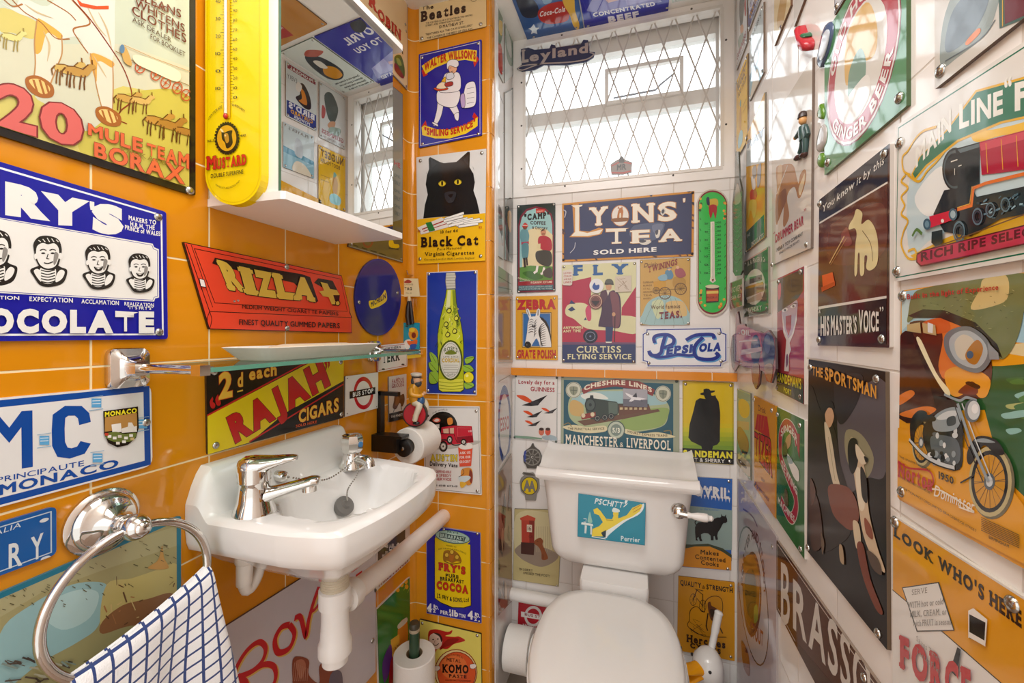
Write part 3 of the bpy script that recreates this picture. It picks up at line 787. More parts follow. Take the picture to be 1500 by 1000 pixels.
# ------------------------------------------------------------------ glass shelf and tray
sh = thing('glass_shelf', 'narrow glass shelf on chrome arms below the mirror cabinet', 'shelf', (WL, 0.66, H - 0.045))
SZ = H - 0.0455
for yy in (0.390, 0.932):
    mb = MB(); r0 = rrect(-0.0235, 0.0235, -0.0265, 0.0265, 0.010)
    mb.rings([[(WL + d, yy + p[0] * k, SZ + p[1] * k) for p in r0] for d, k in ((0, 1), (0.007, 1), (0.0095, 0.95), (0.013, 0.62), (0.02, 0.42), (0.03, 0.34))])
    b_ = mb.build('bracket', tgm, sh, 30)
    mb = MB(); mb.tube([(WL + 0.02, yy, SZ), (WL + 0.127, yy, SZ)], 0.0062, 14)
    sgn = 1 if yy < 0.6 else -1
    mb.box((WL + 0.124, yy - 0.0065, SZ - 0.0065), (WL + 0.139, yy + 0.0065, SZ + 0.0065)); mb.box((WL + 0.127, yy, SZ - 0.0045), (WL + 0.137, yy + sgn * 0.012, SZ + 0.0045))
    mb.build('arm', tgm, b_, 40)
gm = glass_mat('shelf_glass', 'dcebe4', 0.0); ge = M('5f9a84', 0.08, coat=0.3)
mb = MB(); q = rrect(WL + 0.016, WL + 0.139, 0.396, 0.926, 0.004, 3)
mb.rings([[(x, y, SZ - 0.003) for x, y in q], [(x, y, SZ + 0.003) for x, y in q]])
g = mb.build('glass', [gm, ge], sh, 30)
for p in g.data.polygons:
    if abs(p.normal.z) < 0.5: p.material_index = 1
tray = thing('soap_tray', 'long white tray lying on the glass shelf', 'tray', (-0.568, 0.64, SZ + 0.003))
mb = MB(); z0 = SZ + 0.0032
def rr3(k, z, hx=0.047, hy=0.150): return [(-0.570 + x, 0.640 + y, z) for x, y in rrect(-hx * k, hx * k, -hy * (1 - (1 - k) * 0.45), hy * (1 - (1 - k) * 0.45), 0.018 * k + 0.004)]
mb.rings([rr3(0.70, z0), rr3(0.74, z0 + 0.002), rr3(1.0, z0 + 0.019), rr3(1.03, z0 + 0.0205), rr3(1.0, z0 + 0.021), rr3(0.97, z0 + 0.0195), rr3(0.72, z0 + 0.0045)])
mb.build('tray', M('efece4', 0.35), tray, 40)
soap = MB(); soap.rings([[( -0.575 + x, 0.655 + y, z) for x, y in rrect(-0.026 * k, 0.026 * k, -0.10 * k, 0.10 * k, 0.02 * k)] for k, z in ((0.9, z0 + 0.0046), (1, z0 + 0.012), (0.95, z0 + 0.020), (0.7, z0 + 0.0235))])
tag(soap.build('folded_cloth', M('dccbb0', 0.8, bump=0.3)), 'beige folded cloth lying in the white tray on the shelf', 'cloth')
# ------------------------------------------------------------------ toilet
wc = thing('toilet', 'white close coupled toilet with its lid closed', 'toilet', (-0.062, 1.05, 0))
xc = -0.062
mb = MB()
def csec(hw, y0, z, r=0.03): return [(xc + a, b, z) for a, b in rrect(-hw, hw, y0, YB - 0.012, r)]
zb, zt = 0.453, 0.700; rings = []
for i in range(9):
    t = i / 8; a = math.pi / 2 * t; z = zb + 0.055 * (1 - math.cos(a)); hw = 0.178 - 0.055 * (1 - math.sin(a)); rings.append(csec(hw, 1.172 + 0.03 * (1 - math.sin(a)), z))
for z, hw, y0 in ((0.56, 0.183, 1.168), (0.63, 0.189, 1.162), (0.685, 0.195, 1.156), (zt, 0.197, 1.155)): rings.append(csec(hw, y0, z))
mb.rings(rings); mb.build('cistern', CERAMIC, wc, 40)
mb = MB(); nx, ny = 36, 20; hw, y0, y1 = 0.211, 1.136, YB - 0.006; V, F = [], []
def lidz(a, b):
    s = (b - y0) / (y1 - y0); side = min(1, (hw - abs(a)) / 0.03)
    z = 0.718 + 0.010 * math.exp(-((s - 0.10) / 0.09) ** 2) - 0.004 * math.exp(-((s - 0.3) / 0.15) ** 2) + 0.028 * max(0, (s - 0.2) / 0.8) ** 1.2
    z += 0.010 * (1 - side) ** 2 * min(1, s * 2) + 0.007 * math.exp(-((s - 0.97) / 0.06) ** 2)
    if s < 0.06: z -= 0.012 * (1 - s / 0.06) ** 2
    return z
for i in range(nx + 1):
    for j in range(ny + 1):
        a = -hw + 2 * hw * i / nx; b = y0 + (y1 - y0) * (j / ny) ** 1.25; e = 1 - 0.012 * (1 - j / ny)
        V.append((xc + a * e, b, lidz(a, b)))
for i in range(nx):
    for j in range(ny):
        k = i * (ny + 1) + j; F.append((k, k + ny + 1, k + ny + 2, k + 1))
mb.add(V, F)
G = lambda i, j: V[i * (ny + 1) + j]
ed = [G(i, 0) for i in range(nx + 1)] + [G(nx, j) for j in range(1, ny + 1)] + [G(i, ny) for i in range(nx - 1, -1, -1)] + [G(0, j) for j in range(ny - 1, 0, -1)]
def sk(p, k, z): return (xc + (p[0] - xc) * k, 1.235 + (p[1] - 1.235) * k, z)
mb.rings([[sk(p, 1.0, p[2]) for p in ed], [sk(p, 1.006, 0.7125) for p in ed], [sk(p, 1.0, 0.705) for p in ed], [sk(p, 0.962, 0.7005) for p in ed], [sk(p, 0.955, 0.698) for p in ed]][::-1], None, True, False)
mb.build('cistern_lid', CERAMIC, wc, 50)
# flush lever
hx, hz = at('B', 994, 747, YB - 1.157)[0], H + at('B', 994, 747, YB - 1.157)[1]
mb = MB(); mb.lathe((hx, 1.160, hz), (0, -1, 0), [(0.019, 0), (0.019, 0.003), (0.015, 0.007), (0.012, 0.010), (0.0115, 0.016), (0.014, 0.019), (0.014, 0.024), (0.009, 0.028), (0.003, 0.029)], 24)
mb.tube([(hx, 1.137, hz), (hx + 0.022, 1.135, hz - 0.002)], [0.008, 0.007], 12); fh = mb.build('flush_handle', CHROME, wc, 45)
mb = MB(); mb.lathe((hx + 0.016, 1.135, hz - 0.0015), (1, 0, -0.03), [(0.006, 0), (0.0075, 0.004), (0.0065, 0.012), (0.0095, 0.026), (0.0105, 0.040), (0.010, 0.048), (0.0075, 0.050), (0.0065, 0.054), (0.007, 0.058), (0.003, 0.062)], 18); mb.build('lever', M('f1eeea', 0.1, vary=0.01), fh, 45)
# pan
xl = xc - 0.005
def oval(z, yb, yf, hw, x=xc, n=48, back=0.6):
    out = []
    for i in range(n):
        t = 2 * math.pi * i / n; c, s = math.cos(t), math.sin(t); ym = yf + (yb - yf) * 0.56
        if s >= 0: yy = ym + (yb - ym) * (abs(s) ** 0.75); k = abs(c) ** back
        else: yy = ym - (ym - yf) * abs(s); k = abs(c)
        out.append((x + hw * math.copysign(k, c), yy, z))
    return out
mb = MB(); mb.rings([oval(0.001, 1.16, 0.86, 0.105), oval(0.05, 1.16, 0.87, 0.10), oval(0.16, 1.17, 0.83, 0.10), oval(0.27, 1.18, 0.74, 0.135), oval(0.35, 1.15, 0.69, 0.155), oval(0.388, 1.14, 0.675, 0.162), oval(0.395, 1.13, 0.68, 0.158)])
mb.rings([[(xc + a, b, z) for a, b in rrect(-h_, h_, 1.121, YB - 0.012, 0.012)] for z, h_ in ((0.22, 0.075), (0.30, 0.084), (0.435, 0.088), (0.447, 0.088), (0.4525, 0.085))])
mb.build('bowl', CERAMIC, wc, 45)
mb = MB(); mb.rings([oval(0.396, 1.112, 0.668, 0.155, xl), oval(0.398, 1.115, 0.664, 0.159, xl), oval(0.414, 1.115, 0.664, 0.159, xl), oval(0.417, 1.112, 0.668, 0.155, xl)]); mb.build('seat', M('ece8e4', 0.15, vary=0.01), wc, 40)
mb = MB(); mb.rings([oval(0.4185, 1.110, 0.672, 0.151, xl), oval(0.421, 1.114, 0.667, 0.156, xl), oval(0.430, 1.114, 0.667, 0.156, xl), oval(0.437, 1.108, 0.673, 0.151, xl), oval(0.441, 1.085, 0.70, 0.132, xl), oval(0.4425, 1.02, 0.78, 0.085, xl)]); mb.build('seat_lid', M('edebe7', 0.13, vary=0.01), wc, 50)
for dx in (-0.062, 0.062):
    mb = MB(); mb.lathe((xc + dx, 1.118, 0.413), (1, 0, 0), [(0.010, -0.018), (0.011, -0.016), (0.011, 0.016), (0.010, 0.018)], 14); mb.build('hinge', M('ece8e4', 0.2), wc)
# pipe along the foot of the back wall
mb = MB(); mb.tube([(XP + 0.002, YB - 0.022, H - 0.842), (-0.16, YB - 0.022, H - 0.842)], 0.019, 18)
tag(mb.build('water_pipe', PLASTIC), 'white pipe running along the back wall behind the toilet bowl', 'pipe')
# ------------------------------------------------------------------ rolls
def roll(name, c, axis, r, ln, label, group=None, core=0.02, loose=None):
    t = thing(name, label, 'toilet roll', tuple(c), group); ax = Vector(axis)
    mb = MB(); n = 40
    mb.lathe(Vector(c) - ax * ln / 2, axis, [(core, 0.0), (r - 0.002, 0), (r, 0.002), (r, ln - 0.002), (r - 0.002, ln), (core, ln)], n, None, False, False); mb.build('paper', PAPER, t, 40)
    mb = MB(); mb.lathe(Vector(c) - ax * ln / 2, axis, [(core + 0.0002, 0.0004), (core + 0.0002, ln - 0.0004), (core - 0.001, ln - 0.0004), (core - 0.001, 0.0004), (core + 0.0002, 0.0004)], 24, None, False, False); mb.build('core', M('b59a78', 0.8), t, 40)
    return t
rc = Vector((-0.566, 1.014, H - 0.289))
roll('toilet_roll', rc, (0, 1, 0), 0.046, 0.100, 'white toilet roll on the black holder beside the basin')
hd = thing('roll_holder', 'black metal toilet roll holder in the corner beside the basin', 'roll holder', (WL, 0.96, H - 0.28))
mb = MB(); mb.tube([(-0.566, 0.945, H - 0.289), (-0.566, 1.072, H - 0.289)], 0.0185, 20); mb.lathe((-0.566, 0.948, H - 0.289), (0, -1, 0), [(0.0185, 0), (0.022, 0.001), (0.022, 0.006), (0.018, 0.008)], 20); rod = mb.build('roller', BLACK, hd, 40)
mb = MB(); mb.lathe((-0.566, 0.940, H - 0.289), (0, -1, 0), [(0.0045, -0.001), (0.0045, 0.0015), (0.002, 0.0025)], 10); mb.build('screw', STEEL, rod)
mb = MB(); mb.box((WL + 0.0005, 0.925, H - 0.298), (-0.575, 0.945, H - 0.262)); mb.box((WL + 0.0005, 0.925, H - 0.262), (-0.560, 0.96, H - 0.256)); mb.build('side_arm', BLACK, hd, None)
mb = MB(); mb.box((WL + 0.0005, 0.948, H - 0.262), (WL + 0.012, 0.966, H - 0.150)); mb.box((WL + 0.0005, 0.948, H - 0.160), (-0.585, 0.960, H - 0.150)); mb.build('upright', BLACK, hd, None)
rw = roll('toilet_roll', (-0.352, 1.258, 0.128), (1, 0, 0), 0.062, 0.075, 'white toilet roll on the pier beside the toilet bowl', core=0.019)
rh = thing('roll_peg', 'chrome peg carrying the toilet roll on the pier beside the toilet', 'roll holder', (XP, 1.258, 0.128))
mb = MB(); mb.tube([(XP, 1.258, 0.128), (-0.30, 1.258, 0.128)], 0.0175, 14); mb.lathe((XP, 1.258, 0.128), (1, 0, 0), [(0.026, 0), (0.026, 0.004), (0.02, 0.006)], 20); mb.build('peg', CHROME, rh)
mb = MB(); mb.lathe((-0.314, 1.258, 0.128), (1, 0, 0), [(0.0175, 0), (0.045, 0.001), (0.047, 0.004), (0.047, 0.05), (0.045, 0.052)], 30); 
tag(mb.build('spare_roll', PAPER, None, 40), 'smaller white paper roll at the outer end of the peg beside the toilet bowl', 'toilet roll')
stnd = thing('roll_stand', 'green pole standing upright through a white roll in front of the pier', 'roll stand', (-0.577, 1.017, 0))
mb = MB(); mb.lathe((-0.577, 1.017, 0), (0, 0, 1), [(0.07, 0), (0.07, 0.012), (0.065, 0.016), (0.014, 0.018), (0.014, 0.126), (0.05, 0.128), (0.05, 0.1362), (0.014, 0.1362), (0.014, 0.300), (0.0135, 0.302)], 28); mb.build('pole', M('2f4a35', 0.25), stnd, 40)
mb = MB(); mb.lathe((-0.577, 1.017, 0.300), (0, 0, 1), [(0.0135, 0), (0.0142, 0.001), (0.0142, 0.008), (0.0138, 0.009)], 20); mb.build('band', M('b3a58c', 0.4), stnd, 40)
mb = MB(); mb.lathe((-0.577, 1.017, 0.309), (0, 0, 1), [(0.0138, 0), (0.0138, 0.012), (0.012, 0.0145), (0.004, 0.015)], 20); mb.build('cap', M('4a4434', 0.4), stnd, 40)
roll('toilet_roll', (-0.577, 1.017, 0.189), (0, 0, 1), 0.055, 0.105, 'white toilet roll threaded on the green pole', core=0.022)
# ------------------------------------------------------------------ duck brush holder
dk = thing('duck_brush_holder', 'white ceramic duck with orange beak holding a brush beside the toilet', 'brush holder', (0.178, 1.235, 0))
D = MB(); dx, dy = 0.182, 1.225
def dr(x, y, z, rx, ry): return [(x + rx * math.cos(t), y + ry * math.sin(t), z) for t in (2 * math.pi * i / 24 for i in range(24))]
D.rings([dr(dx, dy, 0.001, 0.055, 0.055), dr(dx, dy, 0.02, 0.066, 0.066), dr(dx, dy, 0.07, 0.07, 0.07), dr(dx, dy + 0.003, 0.12, 0.06, 0.06), dr(dx, dy, 0.15, 0.043, 0.043), dr(dx - 0.002, dy - 0.005, 0.18, 0.034, 0.034), dr(dx - 0.005, dy - 0.012, 0.205, 0.036, 0.038), dr(dx - 0.008, dy - 0.016, 0.228, 0.0385, 0.042), dr(dx - 0.008, dy - 0.016, 0.25, 0.035, 0.038), dr(dx - 0.006, dy - 0.012, 0.266, 0.022, 0.024), dr(dx - 0.005, dy - 0.01, 0.272, 0.008, 0.009)])
D.build('body', M('ece9e4', 0.08, vary=0.01), dk, 60)
B = MB(); bc = Vector((dx - 0.036, dy - 0.040, 0.232)); bd = Vector((-0.80, -0.58, -0.10)).normalized(); bsd = Vector((bd.y, -bd.x, 0)).normalized()
def bk(s, up, wd, hh, dz): return [bc + bd * s + bsd * (wd * math.cos(t)) + Vector((0, 0, dz + hh * math.sin(t))) for t in (2 * math.pi * i / 14 for i in range(14))]
B.rings([bk(-0.014, 0, 0.020, 0.019, 0.0), bk(0.008, 0, 0.019, 0.013, 0.006), bk(0.028, 0, 0.020, 0.007, 0.011), bk(0.046, 0, 0.020, 0.004, 0.018), bk(0.052, 0, 0.010, 0.002, 0.020)])
B.rings([bk(-0.012, 0, 0.018, 0.013, -0.010), bk(0.010, 0, 0.017, 0.008, -0.012), bk(0.030, 0, 0.017, 0.005, -0.013), bk(0.042, 0, 0.012, 0.003, -0.013)])
B.build('beak', M('eda012', 0.15), dk, 60)
for e in ((dx - 0.0085, dy - 0.0545, 0.243), (dx - 0.044, dy - 0.002, 0.243)):
    m2 = MB(); m2.ball(e, 0.0042, 10); m2.build('eye', BLACK, dk)
tb = thing('toilet_brush', 'white brush handle sticking up out of the ceramic duck', 'brush', (dx + 0.01, dy + 0.01, 0.1))
mb = MB(); mb.tube(bez([(dx + 0.004, dy + 0.006, 0.262), (dx + 0.012, dy + 0.010, 0.30), (dx + 0.021, dy + 0.014, 0.345), (dx + 0.025, dy + 0.016, 0.36)], 4), [0.0085] * 5 + [0.010] * 5 + [0.011, 0.009, 0.006], 14); mb.build('handle', M('f2f0ec', 0.1, vary=0.01), tb)
# ------------------------------------------------------------------ signs on the orange wall beside the basin
A_ = (0, 0, 3.3333); B_ = (0, 230, 3.3333); C_ = (250, 300, 3.3333); D_ = (380, 0, 3.3333); E_ = (0, 500, 3.3333); F_ = (0, 700, 3.3333); G_ = (260, 500, 3.3333); H_ = (260, 700, 3.3333)
def crop_px(view, p): return (view[0] + p[0] / view[2], view[1] + p[1] / view[2])
def rect_from(plane, corner, wd, ht, which):
    """picture corners TL, TR, BR, BL of an upright plate of wd x ht metres hung from one seen corner"""
    dx = {'l': 0, 'r': -wd}[which[1]]; dz = {'t': -ht, 'b': 0}[which[0]]
    return [off(plane, corner, dx, dz + ht), off(plane, corner, dx + wd, dz + ht), off(plane, corner, dx + wd, dz), off(plane, corner, dx, dz)]
def mule(s, x, y, k, col, dark, sh=0.25):
    """small draught animal, x,y = belly middle, k = size"""
    q = lambda pts: [(x + a * k, y + b * k + a * k * sh) for a, b in pts]
    s.poly(col, q([(-30, -12), (-10, -16), (12, -14), (26, -30), (40, -34), (46, -26), (36, -18), (26, -2), (10, 6), (-20, 6), (-34, 2)]), True)
    for a, b in ((-26, 4), (-18, 6), (8, 6), (18, 4)): s.line(dark, q([(a, b - 4), (a - 3, b + 16), (a - 6 + (a % 7), b + 34)]), 3.2 * k)
    s.line(dark, q([(-33, -8), (-42, 4), (-40, 18)]), 3 * k); s.line(dark, q([(36, -32), (35, -44)]), 3 * k); s.line(dark, q([(-30, -12), (-10, -16), (12, -14), (26, -30)]), 2.4 * k)
# ---- washing powder poster, cut off by the picture's corner
c = crop_px(A_, (955, 957)); q = rect_from('L', c, 0.50, 0.62, 'br')
s = Sign('L', q, '1c1611', 'large poster with black border and red number 20 at the top of the orange wall', name='tin_poster', view=(0, 0, 1), rough=0.16)
s.panel('c2cab6', 0.0095); s.clip_d = 0.0095; s.view = A_
s.poly('cdccb2', [(-300, 250), (0, 170), (300, 215), (600, 215), (925, 330), (925, 560), (-300, 420)])
s.poly('cdc070', [(0, 40), (130, 80), (200, 130), (160, 190), (60, 160), (0, 150)], True)
s.poly('cfc36c', [(-300, 560), (0, 420), (130, 470), (300, 440), (460, 470), (600, 420), (925, 480), (925, 935), (0, 640), (-300, 570)], False)
s.poly('c4b852', [(560, 470), (925, 470), (925, 925), (700, 850), (420, 770), (400, 640), (560, 560)], True)
s.poly('ccccb4', [(170, 470), (330, 420), (480, 470), (520, 560), (420, 640), (330, 560)], True)
s.poly('dad8cc', [(-80, -40), (60, 40), (110, -10), (230, 30), (330, -60), (540, -60), (560, 60), (545, 300), (430, 260), (380, 180), (270, 190), (180, 100), (80, 60)], True)
s.poly('dcd6c2', [(200, 120), (300, 170), (300, 260), (275, 330), (240, 420), (165, 400), (175, 300), (170, 200)], True)
s.poly('dcd6c2', [(440, 260), (550, 300), (550, 420), (548, 560), (500, 540), (470, 420)], True)
s.poly('d9a94c', [(180, 110), (200, 95), (300, 165), (290, 190), (230, 160), (200, 250), (170, 250)], True)
s.poly('dba34c', [(440, 262), (550, 300), (545, 330), (480, 300), (470, 400)], True)
for pts in ([(60, 0), (120, 60), (200, 110), (270, 185), (340, 190)], [(350, 0), (440, 110), (360, 140), (380, 190), (430, 260)], [(230, 0), (330, 60), (370, 100)], [(0, -20), (60, 30), (110, 20)]): s.line('a06a3c', pts, 6, smooth=True)
for pts in ([(180, 100), (168, 200), (172, 310), (162, 400)], [(300, 170), (302, 260), (276, 330), (242, 420)], [(440, 260), (458, 340), (472, 430), (500, 540)], [(550, 300), (552, 420), (548, 560)]): s.line('b58a58', pts, 5, smooth=True)
for pts in ([(455, 270), (490, 330), (520, 380)], [(210, 150), (240, 220), (230, 300)], [(120, 20), (180, 60), (260, 90)], [(420, 20), (470, 120), (520, 180)], [(480, 60), (520, 140), (545, 240)]): s.line('c8b48c', pts, 8, smooth=True, taper=True)
s.line('8a3a22', [(355, 0), (440, 95), (530, 220), (600, 330), (640, 440), (635, 500), (590, 540), (575, 580), (620, 605)], 6, smooth=True)
s.poly('d8552f', [(370, -10), (400, 15), (470, 30), (530, 28), (530, 45), (460, 45), (390, 30)])
for cx, cy, r in ((195, 425, 1), (530, 570, 0.9)):
    s.poly('a2622c', [(cx - 70 * r, cy - 45 * r), (cx - 10, cy - 55 * r), (cx + 60 * r, cy - 10), (cx + 62 * r, cy + 45 * r), (cx, cy + 50 * r), (cx - 60 * r, cy + 10)], True)
    s.poly('e8c277', [(cx - 55 * r, cy - 30 * r), (cx - 5, cy - 38 * r), (cx + 45 * r, cy), (cx + 40 * r, cy + 28 * r), (cx, cy + 30 * r)], True)
    for d in (-25, 5, 30): s.line('a2622c', [(cx + d - 8, cy - 36 * r), (cx + d + 14, cy + 36 * r)], 9)
mule(s, 60, 190, 1.5, 'd6cf86', '9c8a4a'); mule(s, 330, 350, 1.9, 'c9a85c', '7a5426'); mule(s, 380, 360, 1.9, 'b98f48', '6b431c'); mule(s, 620, 490, 1.6, 'c39a4c', '6b431c'); mule(s, 690, 500, 1.4, 'd0ad62', '6b431c'); mule(s, 770, 600, 1.8, 'b98a3e', '5e3a18'); mule(s, 830, 620, 1.8, 'a97a34', '5e3a18'); mule(s, 905, 650, 1.5, 'a97a34', '5e3a18')
s.line('8f6a35', [(560, 250), (700, 330), (925, 420)], 4); s.line('b98c52', [(600, 220), (760, 290), (925, 350)], 3)
for x, y in ((680, 330), (757, 365), (805, 405), (862, 430), (905, 465)):
    s.ring('b5522f', x, y, 26, 30, 0.2); s.line('b5522f', [(x - 20, y - 12), (x + 20, y + 12)], 3); s.line('b5522f', [(x - 14, y + 18), (x + 14, y - 18)], 3); s.ell('b5522f', x, y, 6, 7)
s.poly('efe3c2', [(650, 270), (740, 290), (870, 350), (860, 400), (740, 350), (660, 310)], True); s.poly('c8a15c', [(590, 230), (615, 240), (640, 320), (600, 300)], True); s.ell('5f82a0', 592, 240, 12, 22)
for t, p in (('OUT', (690, -230, 880, -130, 50)), ('CLEANS', (660, -5, 880, 90, 40)), ('AND', (748, 38, 815, 62, 26)), ('WHITENS', (655, 30, 898, 160, 38)), ('CLOTHES', (640, 68, 905, 212, 42))):
    s.text('6c3024', t, p[0], p[1], p[2], p[3], p[4], bold=0.015)
s.text('5d4a3c', 'ASK DEALER', 642, 105, 832, 210, 24, bold=0.01); s.text('5d4a3c', 'FOR BOOKLET', 730, 190, 900, 280, 24, bold=0.01)
s.text('d2655f', '2', -20, 620, 172, 668, 220, bold=0.05, out='7c2f2c', ow=0.035, h1=225); s.text('d2655f', '0', 192, 668, 398, 730, 190, bold=0.06, out='7c2f2c', ow=0.035)
s.text('d8683e', 'MULE', 425, 658, 690, 748, 56, bold=0.05, out='7c2f2c', ow=0.03, h1=68); s.text('d8683e', 'TEAM', 712, 758, 918, 826, 60, bold=0.05, out='7c2f2c', ow=0.03, h1=72)
s.text('d8683e', 'BORAX', 455, 770, 893, 900, 76, bold=0.05, out='7c2f2c', ow=0.03, h1=84); s.text('8f7a2e', 'PACKAGE', 585, 738, 805, 808, 22)
s.screws((926, 930), r=0.0065); s.done()
# ---- five boys sign
q = rect_from('L', crop_px(B_, (818, 888)), 0.50, 0.206, 'br'); q[1] = crop_px(B_, (812, 268)); q[2] = crop_px(B_, (820, 888))
s = Sign('L', q, '1d209a', 'blue chocolate enamel sign with portraits of laughing boys', view=(0, 0, 1), edge='10124a')
s.frame('eef0f2', 0.0055, 0.0022); s.view = B_
W = 'ecebe6'
s.text(W, 'F', -150, 220, -10, 265, 150, bold=0.12); s.text(W, 'R', 25, 283, 222, 310, 165, bold=0.13, h1=150); s.text(W, 'Y', 222, 330, 415, 338, 160, bold=0.13, h1=128); s.text(W, "'", 438, 310, 460, 316, 92, bold=0.08); s.text(W, 'S', 450, 368, 602, 384, 148, bold=0.13, h1=142)
for t, p in (('MAKERS TO', (628, 305, 762, 330, 22)), ('H.R.H. THE', (636, 335, 755, 355, 22)), ('PRINCE of WALES', (610, 352, 782, 385, 22))): s.text(W, t, *p, bold=0.05, bulge=-4)
s.poly(W, [(-260, 240), (-20, 292), (745, 423), (752, 440), (775, 450), (776, 685), (757, 690), (752, 705), (-20, 662), (-260, 650)]); s.line('1d209a', [(-20, 297), (742, 430), (748, 448), (768, 456), (769, 680), (752, 684), (746, 698), (-20, 656)], 3)
def boy(s, cx, cy, k, sm):
    D = '2b2825'; L = lambda pts: [(cx + a * k, cy + b * k) for a, b in pts]
    s.poly(D, L([(-100, 70), (-60, 50), (-30, 40), (0, 70), (40, 40), (75, 55), (110, 75), (90, 140), (30, 165), (-40, 160), (-80, 110)]), True)
    s.poly(W, L([(-80, 76), (-55, 66), (-30, 100), (-35, 140), (-62, 112)]), True); s.poly(W, L([(95, 82), (72, 70), (48, 100), (45, 140), (80, 120)]), True)
    s.poly(W, L([(-42, 60), (40, 60), (38, 130), (0, 150), (-40, 130)]), True)
    for j in range(5): s.line(D, L([(-40, 72 + j * 16), (0, 80 + j * 16), (40, 70 + j * 16)]), 6 * k, smooth=True)
    s.poly(D, L([(-78, -30), (-82, -80), (-50, -118), (10, -122), (60, -100), (78, -50), (72, 0), (50, 60), (0, 72), (-45, 55), (-70, 10)]), True)
    s.poly(W, L([(-68, -30), (-60, -66), (-30, -82), (0, -74), (35, -80), (58, -58), (64, -20), (60, 6), (42, 48), (0, 63), (-40, 46), (-62, 8)]), True)
    for a in (-55, -30, -5, 20, 45): s.line(W, L([(a, -112 + abs(a) * 0.25), (a + 14, -88)]), 4 * k)
    s.ell(W, cx + 70 * k, cy - 8 * k, 11 * k, 18 * k); s.ell(W, cx - 70 * k, cy - 6 * k, 9 * k, 16 * k)
    for e in (-28, 26): s.ell(D, cx + e * k, cy - 24 * k, 12 * k, 5 * k); s.line(D, L([(e - 18, -40), (e, -46), (e + 18, -40)]), 5 * k, smooth=True)
    s.line(D, L([(0, -20), (-8, 6), (6, 8)]), 4 * k)
    if sm > 1: s.poly(D, L([(-28, 20), (0, 26), (30, 18), (20, 42), (0, 48), (-18, 42)]), True); s.poly(W, L([(-22, 24), (0, 29), (24, 22), (0, 36)]))
    else: s.line(D, L([(-24, 30), (0, 34), (28, 24)]), 6 * k, smooth=True)
    s.poly('8f8b86', L([(38, -30), (58, -20), (54, 10), (36, 44), (30, 20)]), True)
boy(s, -20, 470, 0.95, 1); boy(s, 232, 490, 0.86, 1); boy(s, 476, 520, 0.76, 2); boy(s, 678, 552, 0.66, 2)
s.text(W, 'ATION', -40, 694, 88, 697, 18, bold=0.03); s.text(W, 'EXPECTATION', 138, 703, 350, 711, 22, bold=0.03); s.text(W, 'ACCLAMATION', 392, 714, 575, 723, 21, bold=0.03); s.text(W, 'REALIZATION', 602, 724, 746, 731, 17, bold=0.03); s.text(W, '"IT\'S FRY\'S"', 618, 742, 742, 746, 15, bold=0.03)
s.text(W, 'CHOCOLATE', -300, 860, 748, 860, 128, bold=0.10, h1=106); s.screws((771, 293), (776, 854), r=0.0055); s.done()
# ---- cigarette paper packet sign (cut out shape)
RED = 'e5482d'; K = '2a1512'; V = C_
s = Sign('L', [(62, 180), (835, 345), (882, 545), (885, 625), (188, 607)], RED, 'red cut out sign shaped like a slim packet of cigarette papers', view=V, rad=0.001, edge=K)
s.frame(K, 0, 0.0012)
s.line(K, [(75, 190), (190, 520), (885, 550)], 4); s.line(K, [(100, 195), (205, 500)], 3); s.line(K, [(190, 520), (178, 560), (188, 604), (200, 560), (190, 520)], 3, smooth=True); s.line(K, [(115, 213), (830, 362), (862, 520), (215, 478)], 3, closed=True); s.line(K, [(870, 520), (885, 550)], 3)
s.poly(K, [(202, 285), (215, 258), (345, 282), (350, 282), (470, 305), (520, 318), (640, 338), (680, 352), (720, 470), (700, 480), (600, 380), (240, 300)])
s.poly(K, [(700, 380), (720, 358), (790, 370), (825, 440), (820, 490), (790, 492), (770, 420)])
def slab(t, x0, y0, x1, y1, h, h1, ln): s.text('d8b548', t, x0, y0, x1, y1, h, bold=0.11, serif=True, out=K, ow=0.035, h1=h1, lean=ln)
slab('R', 284, 416, 372, 428, 150, 140, -62); slab('I', 368, 436, 432, 444, 138, 132, -38); slab('Z', 434, 446, 520, 456, 132, 126, -32); slab('L', 525, 458, 618, 466, 128, 120, -32); slab('A', 602, 464, 706, 474, 118, 112, -10)
s.poly('d8b548', [(728, 376), (762, 384), (775, 410), (808, 416), (822, 440), (790, 440), (800, 470), (812, 486), (782, 484), (768, 450), (740, 446), (722, 422), (745, 418)]); s.ell(K, 812, 480, 13, 14); s.ell('d8b548', 812, 480, 9, 10)
s.text(K, 'MEDIUM WEIGHT CIGARETTE PAPERS', 345, 505, 815, 540, 18, bold=0.015); s.text(K, 'FINEST QUALITY GUMMED PAPERS', 330, 585, 822, 602, 27, bold=0.025, h1=25)
s.poly('efe6df', [(135, 360), (158, 366), (168, 402), (142, 398)]); s.line(K, [(135, 360), (158, 366), (168, 402), (142, 398)], 3, closed=True)
s.screws((567, 303), (569, 602), r=0.0055); s.screws((310, 470), (328, 467), r=0.0018); s.done()
# ---- round blue tyre sign: the figure on it is left out, the lettered sash stays
s = Sign('L', [(1012 + 113 * math.cos(t), 450 + 188 * math.sin(t)) for t in (2 * math.pi * i / 40 for i in range(40))], '2c2a78', 'round blue enamel sign with yellow tyre maker sash', view=C_, rad=0, edge='211d55')
s.ring('34308a', 1012, 450, 111, 185, 0.03)
s.poly('e3c21e', [(968, 470), (1000, 462), (1030, 440), (1048, 415), (1056, 462), (1030, 488), (1000, 502), (976, 504)], True); s.text('1b1a3c', 'MICHELIN', 978, 500, 1050, 456, 26, bold=0.06)
s.screws((920, 475), (1107, 430), r=0.005); s.done()
